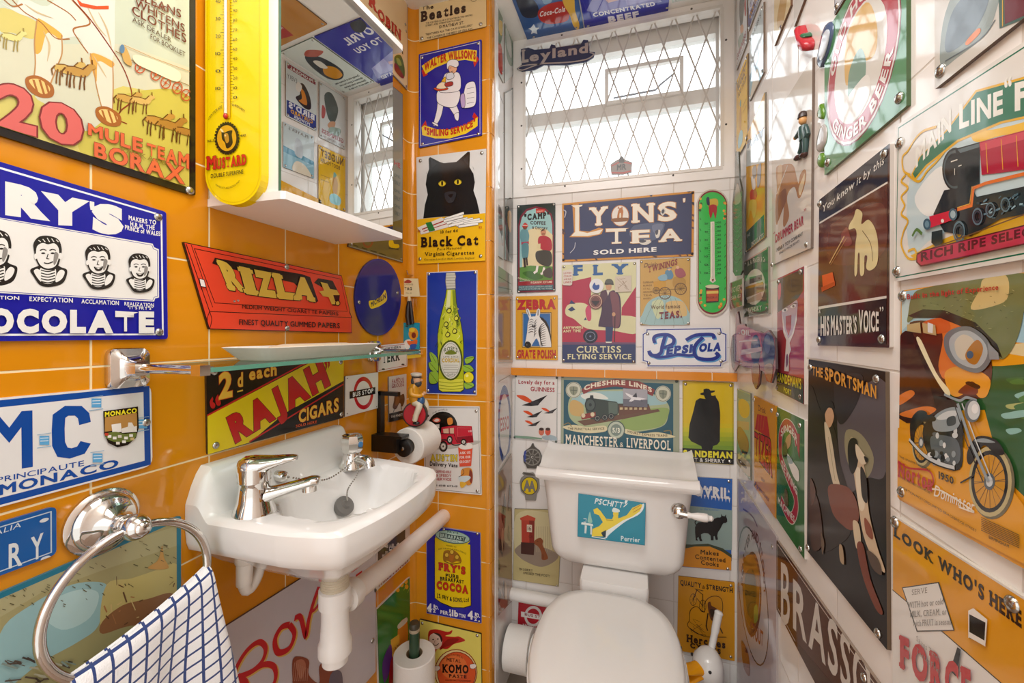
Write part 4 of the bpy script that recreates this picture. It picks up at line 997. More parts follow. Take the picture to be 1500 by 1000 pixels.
# ---- cigar sign
V = G_; Y = 'ecd21c'; RD = 'c8201f'
s = Sign('L', [(140, 122), (812, 20), (810, 372), (148, 552)], '1d120e', 'black and yellow cigar sign with red diagonal lettering above the basin', view=V, rad=0.002, rough=0.16, edge='3b2a18')
s.poly(Y, [(146, 365), (660, 96), (815, 20), (815, 190), (520, 352), (355, 492), (148, 551)]); s.line(RD, [(144, 362), (600, 118), (700, 78), (800, 20)], 9); s.line(RD, [(350, 490), (810, 208)], 8)
s.text(RD, 'RAJAH', 282, 500, 748, 212, 165, bold=0.10, out='3a0f0b', ow=0.02, top=(236, 372)); s.text(RD, '\u201c', 186, 405, 236, 380, 130, bold=0.04, out='3a0f0b', ow=0.015, top=(150, 285)); s.text(RD, '\u201d', 735, 205, 758, 190, 150, bold=0.04, out='3a0f0b', ow=0.015, top=(715, 90))
O = 'f0a02a'
s.text('f3c246', '2', 200, 285, 272, 268, 128, bold=0.06, serif=True, out='d8521c', ow=0.03); s.text('f3c246', 'd', 292, 225, 318, 219, 70, bold=0.05, out='d8521c', ow=0.03); s.line('f3c246', [(290, 245), (318, 238)], 7); s.text('f3c246', 'each', 348, 190, 482, 165, 60, bold=0.05, out='d8521c', ow=0.03)
s.text('f3c246', 'CIGARS', 590, 398, 785, 340, 62, bold=0.05, out='d8521c', ow=0.03, h1=66); s.text('d8521c', 'SOLD HERE', 575, 420, 678, 398, 13, bold=0.04)
s.screws((180, 148), (187, 507), (797, 100), (800, 355), r=0.0058); s.done()
# ---- bus stop roundel
s = Sign('L', [(820, 170), (980, 150), (978, 325), (818, 368)], 'e9e7e4', 'small white bus stop roundel sign on the orange wall by the cigar sign', view=V, rad=0.002, edge='7b6f66')
s.ring('c3202c', 908, 252, 48, 80, 0.26); s.poly('1c1816', [(840, 245), (966, 222), (966, 256), (840, 280)]); s.text('eeeeec', 'BUS STOP', 856, 271, 956, 250, 22, bold=0.05)
s.screws((828, 352), (828, 180), (972, 318), r=0.0016); s.done()
# ---- number plate behind the shelf bracket
s = Sign('L', [(975, 20), (1125, 5), (1122, 122), (978, 150)], 'e4e1dd', 'white number plate half hidden behind the far end of the glass shelf', name='number_plate', cat='plate', view=V, rad=0.003, edge='a33a34')
s.frame('b8433c', 0.0035, 0.0012); s.text('33383a', 'NORTHERN', 1005, 44, 1090, 32, 12, bold=0.03); s.text('33383a', 'TERR', 1000, 108, 1085, 92, 46, bold=0.06, serif=True, h1=44)
for p in ((1005, 135), (1100, 112)): s.ell('3a3330', p[0], p[1], 8, 4)
s.done()
# ---- whisky sign behind the sailor toy
s = Sign('L', [(1032, 172), (1118, 158), (1118, 375), (1034, 394)], 'cfc6c0', 'small grey whisky sign with brown bird behind the black roll holder', view=V, rad=0.002, edge='7b6f66')
s.poly('27211d', [(1033, 352), (1118, 332), (1118, 376), (1034, 394)]); s.text('e4ddd6', 'THE FINEST', 1042, 374, 1100, 361, 11); s.text('a03a3a', 'THE', 1066, 185, 1082, 183, 8); s.text('8f2f33', 'FAMOUS', 1048, 206, 1106, 196, 20, bold=0.02, serif=True); s.text('8f2f33', 'GROUSE', 1046, 228, 1106, 217, 19, bold=0.02, serif=True)
s.poly('5a3624', [(1060, 262), (1074, 248), (1086, 262), (1104, 256), (1108, 290), (1096, 318), (1084, 300), (1066, 330), (1050, 322), (1056, 290)], True); s.poly('80512f', [(1070, 270), (1084, 280), (1074, 310), (1062, 310)], True); s.line('3a2418', [(1062, 325), (1052, 345)], 4); s.line('3a2418', [(1090, 312), (1094, 332)], 4)
s.done()
# ---- Monaco licence plate
V = E_; BL = '174a9c'; WH = 'e2e1df'
q = rect_from('L', crop_px(V, (742, 606)), 0.29, 0.117, 'br'); q[1] = crop_px(V, (738, 208)); q[2] = crop_px(V, (745, 606))
s = Sign('L', q, WH, 'white car number plate of Monaco with thick blue border', name='number_plate', cat='plate', view=(0, 0, 1), rad=0.009)
s.out = Sign._round(s.quad, 0.012); s.frame(BL, 0.0022, 0.0075); s.view = V
s.poly(BL, [(-70, 345), (-20, 345), (45, 420), (105, 340), (158, 336), (160, 612), (106, 620), (104, 418), (45, 495), (-20, 420), (-60, 640), (-100, 645)])
s.line(BL, [(415, 400), (408, 362), (382, 338), (325, 338), (288, 365), (284, 430), (286, 500), (305, 540), (345, 546), (395, 530), (418, 492)], 46)
s.text(BL, 'PRINCIPAUTE', -15, 690, 410, 606, 26, bold=0.01); s.text(BL, 'MONACO', -5, 752, 578, 612, 52, bold=0.05, h1=40); s.text(BL, 'DE', -120, 770, -40, 755, 40, bold=0.04)
for x, y in ((470, 300), (215, 482), (474, 568), (692, 402)):
    s.rect('5fa6d6', x - 24, y - 22, x + 24, y + 22)
    for j in (-10, 4): s.line('d8e6ef', [(x - 20, y + j), (x + 20, y + j - 2)], 4)
    s.line('8fb2cc', [(x - 36, y - 26), (x + 32, y - 36)], 3); s.line('8fb2cc', [(x - 36, y + 38), (x + 32, y + 28)], 4)
s.poly('231a14', [(500, 340), (670, 317), (674, 420), (660, 470), (620, 505), (570, 516), (525, 495), (505, 450)]); s.poly('b98a4a', [(508, 370), (664, 348), (666, 420), (508, 440)]); s.text('efdf2f', 'MONACO', 508, 368, 664, 348, 24, bold=0.07)
s.poly('efece6', [(540, 405), (586, 398), (590, 440), (545, 446)]); s.poly('e6e1d8', [(590, 425), (620, 415), (622, 395), (640, 395), (650, 415), (664, 412), (664, 440), (590, 446)]); s.poly('6d7a3a', [(510, 450), (560, 440), (600, 450), (650, 445), (662, 452), (640, 485), (560, 490), (515, 470)], True)
for x, y, c in ((530, 462, 'efece6'), (555, 470, 'efece6'), (580, 462, 'd9d2c6'), (610, 470, 'efece6'), (635, 458, 'efece6'), (600, 488, 'efece6'), (515, 452, 'c0422f'), (640, 474, 'c9b27c'), (570, 495, 'e8e2d6')): s.rect(c, x - 9, y - 6, x + 9, y + 7)
s.screws((713, 396), r=0.0055); s.done()
# ---- blue plate below it
q = rect_from('L', crop_px(F_, (276, 372)), 0.20, 0.062, 'br'); q[1] = crop_px(V, (275, 803)); q[0] = off('L', q[1], -0.20, 0)
s = Sign('L', q, '12559a', 'blue number plate with white letters beside the towel ring', name='number_plate', cat='plate', view=(0, 0, 1), rad=0.006, rough=0.3); s.frame('b9c8d4', 0.004, 0.0012); s.view = V
s.text('c9d3dc', 'ALIA', -30, 950, 102, 905, 26, lean=6); s.text('d3d8da', 'R', 42, 1110, 106, 1092, 120, bold=0.03); s.text('d3d8da', 'Y', 152, 1075, 210, 1050, 118, bold=0.03)
for p in ((215, 872, 24, 9), (222, 1058, 26, 10)): s.ell('cfd4d6', *p, rot=-20)
s.done()
# ---- old map picture behind the towel ring
V = F_
q = rect_from('L', crop_px(V, (885, 183)), 0.47, 0.40, 'tr'); q[1] = crop_px(V, (884, 182)); q[0] = crop_px(V, (-300, 690))
s = Sign('L', q, '1f6f86', 'weathered picture plate of coast and bay behind the towel ring', name='tin_picture', view=(0, 0, 1), rough=0.3); s.panel('9c9568', 0.0062); s.clip_d = 0.0062; s.view = V
s.poly('a6a078', [(0, 560), (400, 380), (860, 235), (862, 330), (500, 450), (200, 560), (0, 680)]); s.poly('8fb4b6', [(0, 760), (150, 620), (350, 520), (500, 510), (520, 560), (480, 720), (380, 800), (200, 900), (60, 1010), (0, 1040)], True)
s.poly('a9c7c6', [(200, 640), (360, 550), (480, 560), (440, 680), (300, 740)], True); s.poly('b9ab6c', [(520, 520), (640, 490), (760, 450), (862, 420), (862, 560), (700, 640), (560, 720), (490, 720)], True); s.poly('8a5f3e', [(500, 700), (600, 620), (720, 590), (830, 560), (862, 600), (862, 700), (640, 720), (500, 760)], True)
for i in range(26):
    r = random.Random(i); x, y = r.uniform(480, 860), r.uniform(500, 720); s.line(r.choice(['5e3d28', 'a8744a', 'c8b078', '6c4f3a']), [(x, y), (x + r.uniform(-30, 30), y + r.uniform(-50, 20))], r.uniform(4, 12), taper=True)
s.poly('b98d4e', [(720, 440), (770, 400), (790, 330), (800, 390), (820, 440)], True)
for i in range(70):
    r = random.Random(i + 60); x = r.uniform(-20, 860); y = r.uniform(330, 560) - x * 0.12 + 110 - (0 if x < 500 else 60); s.line('5d5638', [(x, y), (x + r.uniform(6, 22), y + r.uniform(4, 12))], r.uniform(3, 7), taper=True)
for i in range(30):
    r = random.Random(i + 200); x, y = r.uniform(0, 420), r.uniform(860, 1000); s.line(r.choice(['54463c', '7e8f88', '3f342c', 'a4a08a']), [(x, y), (x + r.uniform(20, 90), y + r.uniform(-20, 30))], r.uniform(4, 14), taper=True)
s.screws((862, 218), r=0.0055); s.done()
# ---- beef extract sign under the basin
V = H_
q = rect_from('L', crop_px(V, (115, 800)), 0.40, 0.36, 'tl'); q[1] = crop_px(V, (968, 260)); q[2] = off('L', crop_px(V, (968, 260)), 0, -0.36)
s = Sign('L', q, 'c9c2c8', 'large pale lilac sign with red script lettering under the basin', view=(0, 0, 1), rough=0.2, edge='5a4c46'); s.view = V; RD = 'c4242a'; YE = 'd9b25a'
def stroke(pts, w, c=RD): s.line(YE, [(x + 7, y + 5) for x, y in pts], w, smooth=True); s.line(c, pts, w, smooth=True)
stroke([(240, 1040), (300, 900), (350, 830), (400, 800), (430, 830), (415, 890), (360, 945), (285, 975)], 27); stroke([(285, 975), (350, 950), (420, 910), (470, 920), (478, 980), (440, 1060)], 27); stroke([(340, 1060), (330, 1000), (290, 970)], 32)
stroke([(545, 715), (570, 760), (545, 830), (490, 850), (475, 790), (505, 730), (545, 715)], 27); stroke([(570, 685), (600, 680), (625, 770), (640, 690), (665, 600), (690, 530)], 26); stroke([(700, 600), (670, 640), (650, 650)], 16)
s.text(RD, 'ril', 720, 690, 900, 560, 110, bold=0.05)
s.poly('8f4b37', [(560, 1000), (560, 890), (590, 870), (640, 890), (640, 960), (690, 1000), (690, 920), (720, 900), (760, 920), (770, 1100), (560, 1100)], True); s.poly('b5735a', [(575, 900), (610, 885), (625, 920), (600, 980)], True); s.poly('6d6473', [(745, 960), (800, 950), (800, 1100), (740, 1100)], True)
for i in range(8): s.line('c79078', [(570 + i * 9, 900 + i * 4), (560 + i * 10, 990)], 3)
s.screws((185, 812), (952, 793), r=0.0062); s.done()
# ---- three pence poster behind the waste pipe
s = Sign('L', [(975, 310), (1135, 190), (1135, 402), (962, 560)], 'd2c8c2', 'white poster with a grey photograph and small red caption behind the waste pipe', name='tin_poster', view=V, rad=0.001)
s.poly('4c4540', [(978, 345), (1112, 250), (1112, 310), (978, 405)])
for i in range(14):
    r = random.Random(i); x = r.uniform(985, 1090); y = 385 - (x - 978) * 0.7 + r.uniform(-40, 10); s.rect(r.choice(['b5aba2', '8f867e', '2b2622', 'd6cec6']), x, y, x + r.uniform(8, 20), y + r.uniform(8, 24))
s.text('8f2d2c', 'THREE PENCE', 978, 535, 1118, 412, 20, bold=0.03, serif=True); s.line('6a5e58', [(1000, 540), (1100, 450)], 3); s.screws((970, 548), (1122, 403), r=0.003); s.done()
# ---- green marmalade plate below it (its figure is left out: jar and fruit stay)
s = Sign('L', [(970, 640), (1135, 480), (1140, 860), (985, 1130)], '2f7a2a', 'green preserve plate with an orange jar behind the roll stand', view=V, rad=0.002, edge='cfc9c2')
s.frame('d6cfc6', 0.0, 0.0022); s.frame('15110e', 0.003, 0.0012)
for x, y in ((1075, 545), (1095, 520), (1115, 505), (1118, 530)): s.ell('e0a326', x, y, 9, 12)
for x, y in ((1060, 560), (1104, 548), (1122, 560)): s.line('8ec04a', [(x, y), (x + 10, y - 22)], 8, taper=True)
s.poly('d9862a', [(1078, 720), (1118, 690), (1122, 800), (1080, 840)], True); s.poly('d8d0c0', [(1076, 715), (1116, 680), (1120, 700), (1080, 735)], True); s.poly('e9b23c', [(1040, 790), (1082, 760), (1084, 850), (1044, 880)]); s.text('7a2c1c', 'JAM', 1048, 850, 1082, 825, 18); s.poly('5a2c7a', [(1000, 900), (1040, 810), (1044, 900), (1010, 1000)], True); s.poly('b8242a', [(1040, 890), (1085, 860), (1085, 1000), (1035, 1060)], True)
s.done()
# ---- signs on the left wall beyond the cabinet
s = Sign('L', [off('L', (577, 50), -0.16, 0.18), off('L', (597, 38), 0, 0.14), (597, 132), off('L', (578, 110), -0.16, 0)], 'e3c79a', 'cream sign with red lettering high in the corner beyond the mirror cabinet', view=(0, 0, 1), rad=0.002, edge='8a7a6a')
s.view = (400, 0, 7.5); s.frame('a9a49c', 0, 0.0035)
s.text('b8281f', 'R', 1055, 60, 1145, 150, 140, bold=0.08, serif=True, out='5e1410', ow=0.02); s.text('b8281f', 'OBIN', 1150, 195, 1405, 450, 115, bold=0.07, serif=True, out='5e1410', ow=0.02); s.text('2a2623', 'CH', 1355, 535, 1425, 600, 60, bold=0.05); s.text('2a2623', 'STAR', 1190, 260, 1330, 400, 34)
s.poly('5d6a24', [(1335, 620), (1400, 610), (1440, 740), (1435, 850), (1370, 760), (1335, 700)], True); s.poly('8a3524', [(1335, 690), (1380, 740), (1435, 850), (1400, 850), (1335, 770)], True); s.poly('9aa03c', [(1350, 640), (1385, 650), (1410, 720), (1370, 710)], True)
s.screws((1462, 950), (1460, 345), r=0.004); s.done()
s = Sign('L', [off('L', (601, 40), -0.10, 0.3), off('L', (598, 38), 0, 0.3), (598, 40), off('L', (598, 40), -0.10, 0)], 'd4cbc8', 'pale sign with pink script at the very top of the orange corner', view=(400, 0, 7.5), rad=0.002, base=0.001)
s.frame('8f9a96', 0, 0.003); s.line('a8323e', [(1260, 20), (1320, 60), (1300, 110), (1370, 160), (1350, 190), (1430, 250)], 12, smooth=True); s.line('a8323e', [(1330, 30), (1360, 40)], 8); s.screws((1455, 270), r=0.004); s.done()
V = (400, 220, 5.555)
s = Sign('L', [off('L', (590, 150), -0.125, 0.01), (590, 138), (1055 / 5.555 + 400, 915 / 5.555 + 220), (612 / 5.555 + 400, 785 / 5.555 + 220)], '8d8a78', 'tall brown and grey tin sign mostly hidden behind the mirror cabinet', view=(0, 0, 1), rad=0.002, edge='5e3a26'); s.view = V; s.frame('5c4a38', 0, 0.0015)
s.poly('6d5f34', [(600, 700), (1050, 560), (1052, 900), (620, 775)]); s.poly('e2b914', [(945, 730), (975, 735), (985, 760), (1020, 765), (1025, 790), (985, 797), (945, 780)], True); s.poly('463d22', [(940, 790), (1020, 800), (1020, 812), (940, 800)]); s.ring('8a4a2a', 770, 735, 45, 60, 0.3)
s.text('b0443c', 'HE', 985, 120, 1035, 150, 40, bold=0.05); 
for i in range(6): s.text('6d7470', 'ONLY'[: 3 + i % 2], 985, 210 + i * 62, 1035, 232 + i * 62, 24 + 8 * (i % 2), bold=0.02)
for i in range(4): s.line('3e3a24', [(650 + i * 70, 770 + i * 22), (690 + i * 75, 782 + i * 24)], 8)
s.screws((640, 762), (1042, 885), r=0.004); s.done()
# ------------------------------------------------------------------ signs on the orange pier
a4 = (590, 180, 3.3333); b4 = (590, 380, 4); c4 = (590, 560, 4); d4 = (590, 750, 4); e4 = (740, 0, 3.7037); f4 = (740, 260, 3.5714); g4 = (740, 530, 3.7037); h4 = (740, 730, 3.7037)
# concert club poster
V = D_
s = Sign('P', [(778, -120), (1105, -150), (1108, 128), (780, 205)], 'e3cd9c', 'cream poster with brown lettering at the top of the orange pier', name='tin_poster', view=V, rad=0.002, rough=0.25, edge='8c7350')
s.poly('4a3326', [(800, -60), (950, -75), (952, -2), (808, 20)]); s.text('3a2620', 'The', 792, 50, 850, 42, 20, bold=0.06); s.text('3a2620', 'Beatles', 790, 108, 1010, 60, 52, bold=0.08, serif=True, h1=48)
for t, p in (('THE CAVERN CLUB IS SITUATED IN THE CENTRE', (812, 118, 1040, 78, 8)), ('STREET, AND WHERE NORTH STREET', (812, 130, 985, 100, 8)), ('10 MATHEW ST.', (878, 140, 1000, 118, 15)), ('"FEATURES ALL THE CAVE DWELLERS"', (812, 175, 1040, 128, 10)), ('THE CAVERN IS THE BEST OF CELLARS', (818, 192, 1040, 146, 10))): s.text('3d2a20', *([t] + list(p)), bold=0.03)
s.ring('4a3326', 1046, -5, 16, 14, 0.15); s.screws((793, 188), (1080, 118), r=0.0055); s.done()
# baker sign
NB = '22229a'
s = Sign('P', [(778, 265), (1085, 192), (1086, 660), (778, 722)], NB, 'dark blue bakery sign with a white baker carrying bread', view=V, edge='16165c', rad=0.003)
s.frame('e8e4e6', 0.0048, 0.0013)
Y = 'ecca2c'; RD = 'c2281f'
s.poly(RD, [(792, 345), (812, 325), (822, 365), (800, 375)]); s.poly(RD, [(1064, 275), (1072, 290), (1050, 328), (1044, 305)])
s.poly(Y, [(792, 322), (850, 282), (930, 252), (1010, 240), (1062, 246), (1058, 302), (1005, 292), (930, 302), (860, 330), (812, 362)]); s.text(RD, 'WALTER WILLSON\'S', 806, 348, 1056, 292, 40, bold=0.07, bulge=26, out='3a120c', ow=0.02)
s.poly(RD, [(792, 618), (812, 588), (822, 628), (800, 638)]); s.poly(RD, [(1048, 548), (1070, 575), (1060, 590), (1040, 572)])
s.poly(Y, [(792, 622), (805, 612), (870, 632), (940, 632), (1010, 608), (1066, 572), (1066, 615), (1010, 652), (930, 676), (860, 676), (796, 660)]); s.text(RD, '"SMILING SERVICE"', 806, 655, 1054, 612, 34, bold=0.07, bulge=-26, out='3a120c', ow=0.02)
WH = 'eceaf0'; K = '1c1a2c'
def shp(col, pts, w=2.2): s.poly(col, pts, True); s.line(K, pts, w, closed=True, smooth=True)
shp(WH, [(875, 475), (900, 490), (890, 560), (868, 605), (850, 610), (866, 540)]); shp(WH, [(915, 510), (950, 500), (975, 545), (970, 585), (950, 560), (930, 530)])
shp(WH, [(845, 596), (870, 606), (872, 618), (848, 606)]); shp(WH, [(952, 560), (974, 550), (972, 588), (958, 584)])
shp(WH, [(880, 440), (975, 440), (968, 510), (930, 526), (878, 508), (866, 480)]); shp(WH, [(905, 365), (940, 352), (975, 358), (985, 400), (972, 445), (885, 452), (890, 420)])
shp('e6b08f', [(925, 315), (955, 312), (966, 335), (955, 356), (935, 358), (924, 340)]); shp(WH, [(918, 305), (940, 292), (968, 296), (974, 318), (960, 330), (930, 322), (918, 340)])
s.line(K, [(930, 334), (938, 333)], 2); s.line(K, [(935, 350), (948, 348)], 2); shp('d8ddea', [(915, 362), (945, 356), (950, 380), (920, 390)])
shp('d64b2a', [(852, 432), (885, 426), (920, 430), (915, 440), (870, 444)]); shp('e9b62e', [(888, 405), (905, 378), (912, 385), (905, 418)]); shp('f0dcc0', [(868, 420), (890, 402), (915, 408), (912, 432), (870, 434)]); shp('a83a3a', [(908, 408), (942, 400), (944, 418), (912, 424)])
shp(WH, [(1010, 415), (1035, 400), (1055, 410), (1060, 480), (1048, 520), (995, 528), (985, 500), (998, 460)]); shp('b9a2cf', [(983, 470), (1002, 460), (1005, 520), (988, 524)])
for i in range(4): s.line('6a6878', [(1015, 435 + i * 24), (1050, 428 + i * 24)], 2)
s.screws((794, 282), (797, 702), (1068, 212), (1068, 654), r=0.0042); s.done()
# cat sign
V = a4
s = Sign('P', [(66, 168), (408, 125), (402, 672), (72, 688)], 'd9dada', 'cigarette sign with a big black cat over a yellow base', view=V, rad=0.002, edge='8a7b50')
s.poly('edb81c', [(70, 472), (110, 466), (404, 440), (402, 672), (72, 688)])
s.poly('191a1d', [(100, 466), (108, 400), (122, 350), (112, 300), (118, 255), (128, 225), (126, 175), (133, 166), (180, 190), (200, 196), (262, 190), (290, 165), (318, 140), (328, 142), (326, 215), (345, 250), (352, 290), (345, 330), (362, 380), (376, 442)])
s.poly('2b2c30', [(136, 176), (170, 195), (140, 222)]); s.poly('2b2c30', [(322, 150), (296, 182), (320, 208)])
for i in range(46):
    r = random.Random(i); x = r.uniform(118, 350); y = r.uniform(210, 430); s.line('292b30', [(x, y), (x + (x - 235) * 0.06, y + r.uniform(10, 22))], 1.6, taper=True)
for x in (193, 270):
    y = 295 if x < 200 else 288
    s.ell('d9b92a', x, y, 18, 15, rot=-8); s.ell('8d7a1d', x, y, 18, 15, a0=180, a1=360); s.ell('e0c53a', x, y + 1, 14, 11); s.ell('0d0d0f', x, y, 5, 12); s.line('0d0d0f', [(x - 20, y - 4), (x, y - 16), (x + 20, y - 6)], 4, smooth=True)
s.poly('303238', [(205, 345), (235, 335), (262, 342), (250, 380), (232, 392), (214, 382)], True); s.poly('15161a', [(222, 352), (246, 348), (236, 366)], True); s.line('45474d', [(235, 366), (235, 380), (222, 388)], 1.6); s.line('45474d', [(235, 380), (248, 386)], 1.6)
s.poly('e6e0d8', [(72, 512), (190, 462), (224, 480), (228, 508), (90, 545)]); s.poly('3f3a34', [(72, 512), (90, 545), (84, 528)]); s.line('a83a30', [(95, 520), (205, 478)], 6); s.line('a83a30', [(102, 530), (215, 492)], 4); s.poly('2f7a3a', [(112, 488), (140, 482), (160, 525), (130, 532)])
for i, (x, y, xx, yy) in enumerate(((205, 470, 300, 440), (200, 480, 296, 456), (215, 490, 318, 466), (240, 492, 345, 468), (255, 496, 378, 470), (262, 500, 392, 478), (272, 506, 370, 492), (225, 503, 300, 486))):
    s.line('4a4640', [(x, y), (xx, yy)], 14); s.line('efece6', [(x + 1, y), (xx - 1, yy)], 11)
s.text('2a1d12', '10 for 6d', 186, 540, 270, 532, 14, bold=0.03, serif=True); s.text('b8321f', '\u201c', 74, 562, 88, 560, 40); s.text('b8321f', '\u201d', 372, 545, 386, 544, 40); s.text('2a1612', 'Black Cat', 92, 608, 372, 596, 50, bold=0.06, serif=True)
s.text('2a1d12', 'Pure Matured', 170, 622, 288, 616, 12, serif=True); s.text('2a1d12', 'Virginia Cigarettes', 110, 650, 350, 642, 18, bold=0.03, serif=True); s.text('4a3a20', 'Carreras Ltd (Est 1804) London, England', 106, 672, 350, 663, 9)
s.screws((86, 185), (386, 147), (84, 664), (380, 650), r=0.0055); s.done()
# cordial bottle
V = b4
s = Sign('P', [(140, 75), (437, 62), (432, 795), (138, 786)], '223a9e', 'tall blue sign with a yellow green cordial bottle', view=V, edge='c9c9d2', rad=0.003)
s.frame('dcdde4', 0, 0.0022)
G1, G2, G3, K = 'b5bf1e', '7f9420', 'd8d84a', '2a3418'
bt = [(258, 175), (252, 220), (240, 270), (222, 340), (215, 380), (206, 440), (206, 560), (212, 620), (210, 700), (212, 760), (232, 774), (338, 774), (356, 760), (358, 700), (354, 620), (354, 500), (350, 440), (338, 370), (322, 310), (312, 250), (306, 175)]
s.poly(K, [(x + (4 if x > 280 else -4), y + (3 if y > 500 else 0)) for x, y in bt]); s.poly(G1, bt)
s.poly('c8c6b8', [(254, 78), (306, 76), (312, 100), (308, 120), (310, 170), (256, 172), (250, 130), (252, 100)]); s.line('5a5a50', [(254, 78), (306, 76), (312, 100), (308, 120), (310, 170), (256, 172), (250, 130), (252, 100)], 3, closed=True)
for y in (92, 108, 122, 140, 156): s.line('7d7b70', [(254, y), (308, y - 1)], 2.5)
s.poly('cfd53a', [(262, 180), (296, 180), (310, 320), (330, 430), (334, 520), (232, 520), (236, 420), (250, 320)]); s.poly('dfe3a6', [(264, 180), (282, 180), (276, 280), (262, 300), (252, 290)]); s.poly(G2, [(290, 180), (304, 180), (318, 300), (336, 380), (320, 400), (298, 320)], False)
for i in range(60):
    r = random.Random(i + 3); y = r.uniform(260, 490); hw = 18 + (y - 175) * 0.2; x = 281 + r.uniform(-hw, hw); s.line(r.choice([K, G3, G2, 'e6e68a', '55661a']), [(x, y), (x + r.uniform(-12, 12), y + r.uniform(6, 20)), (x + r.uniform(-16, 16), y + r.uniform(14, 34))], r.uniform(2, 5), smooth=True, taper=True)
for x, y in ((258, 300), (300, 345), (240, 380), (290, 420), (250, 440)): s.poly(K, [(x, y), (x + 14, y - 18), (x + 30, y - 6), (x + 24, y + 12), (x + 8, y + 14)], True); s.poly(G3, [(x + 4, y), (x + 15, y - 12), (x + 25, y - 4), (x + 20, y + 8), (x + 8, y + 9)], True)
s.poly(G3, [(212, 700), (356, 700), (356, 760), (336, 772), (232, 772), (214, 760)]); 
for y in (715, 735, 752): s.line('8f9a22', [(214, y), (284, y + 8), (356, y)], 4, smooth=True)
s.ell(K, 282, 590, 70, 118); s.ell('5d6b1e', 282, 590, 66, 114); s.ell('d9d8cc', 282, 590, 60, 108); s.ring('8a8a7a', 282, 590, 54, 100, 0.03)
s.text('4a5a2a', 'ROSE\'S', 244, 545, 322, 545, 22, bold=0.03, bulge=14); s.poly('6d7a2a', [(248, 548), (282, 530), (318, 546), (300, 556), (262, 556)], True); s.text('4a4a3a', 'LIME JUICE', 240, 574, 328, 574, 10); s.text('c9a82c', 'CORDIAL', 232, 602, 334, 602, 24, bold=0.06, serif=True, out='4a4420', ow=0.015)
for y in (618, 630, 645, 660): s.line('7a7a6c', [(240, y), (325, y)], 2.5)
s.text('55604a', 'Quality', 262, 680, 308, 676, 14)
for pts in ([(160, 540), (200, 570), (206, 620), (170, 600)], [(155, 600), (206, 610), (205, 655), (165, 645)], [(160, 660), (208, 660), (205, 720), (160, 722)], [(365, 580), (400, 566), (420, 572), (400, 600), (372, 610)], [(355, 620), (395, 618), (418, 650), (380, 660), (358, 650)], [(362, 720), (410, 722), (416, 744), (370, 756)]):
    s.poly(K, [(x + (x - 285) * 0.02, y + 2) for x, y in pts], True); s.poly('8fb83a', [(x * 0.96 + 0.04 * sum(p[0] for p in pts) / len(pts), y * 0.96 + 0.04 * sum(p[1] for p in pts) / len(pts)) for x, y in pts], True); s.line(K, [pts[0], pts[2]], 2)
s.ell(K, 387, 690, 32, 34); s.ell('e3d62a', 387, 690, 29, 31); s.ell('f0ea8a', 378, 680, 9, 8)
s.screws((152, 86), (424, 76), (148, 768), (420, 775), r=0.0042); s.done()
# delivery van sign
V = c4
s = Sign('P', [(120, 138), (450, 140), (463, 660), (128, 628)], 'e2e0dc', 'white delivery van sign with a red van and black disc', view=V, edge='b7b2aa', rad=0.003)
s.frame('3a3633', 0.0036, 0.0010)
s.ell('17130f', 234, 258, 86, 88); s.text('6d6660', 'THE WORLD', 172, 190, 262, 166, 10, bulge=10)
s.poly('e0604a', [(175, 218), (200, 206), (220, 216), (214, 232), (185, 232)], True); s.poly('efe2da', [(183, 224), (200, 212), (214, 220), (200, 230)], True); s.poly('e2dcd4', [(160, 250), (215, 244), (214, 268), (162, 268)]); s.poly('e2dcd4', [(178, 268), (200, 268), (206, 300), (172, 300)]); s.poly('d98a3a', [(262, 212), (288, 208), (292, 240), (266, 246)], True)
R1, R2, K = 'c6283a', '8e1c2a', '201a1a'
s.poly('b9b6ae', [(140, 372), (420, 340), (430, 362), (250, 392), (150, 386)], True)
s.poly(R1, [(228, 262), (300, 252), (405, 256), (412, 318), (415, 350), (350, 358), (300, 362), (210, 372), (180, 350), (178, 312), (225, 298)]); s.poly(R2, [(315, 258), (405, 262), (412, 318), (414, 342), (318, 350)]); s.poly('e0505a', [(318, 262), (400, 264), (406, 310), (320, 318)]); s.poly(R1, [(322, 266), (398, 268), (402, 310), (324, 315)]); s.poly('d9b49a', [(236, 272), (300, 266), (300, 298), (240, 300)]); s.poly('a5404a', [(268, 262), (276, 262), (278, 300), (270, 300)])
s.poly('c9c4bc', [(176, 305), (212, 312), (216, 352), (190, 362), (174, 345)], True); s.line(K, [(176, 305), (212, 312), (216, 352)], 4); s.line(K, [(225, 298), (300, 300), (318, 350), (412, 346)], 3); s.line(K, [(160, 362), (210, 340), (262, 338), (300, 366), (352, 360)], 7, smooth=True)
s.text('efd6d6', 'VAN', 384, 292, 404, 290, 12, bold=0.04)
for x, y, rx, ry in ((238, 374, 25, 32), (357, 348, 17, 18), (276, 335, 17, 24)): s.ell(K, x, y, rx, ry); s.ell('8f8a82', x, y, rx * 0.66, ry * 0.66); s.ell('d6d2ca', x, y, rx * 0.5, ry * 0.5); s.ell('54504a', x, y, rx * 0.2, ry * 0.2)
for x, y in ((183, 318), (208, 322)): s.ell('e6e2da', x, y, 9, 10); s.ring(K, x, y, 9, 10, 0.2)
s.line('c8c4bc', [(162, 372), (215, 380)], 6)
s.text('d8c43a', 'AUSTIN', 164, 460, 322, 462, 40, bold=0.08, serif=True, out='2a2318', ow=0.04); s.text('2a2422', 'Delivery Vans', 160, 487, 322, 497, 26, bold=0.05, h1=22)
s.poly('e0563a', [(326, 380), (410, 376), (402, 488), (334, 492)]); s.poly('efe8e0', [(330, 378), (345, 360), (368, 372), (385, 352), (412, 366), (408, 384), (360, 392)], True)
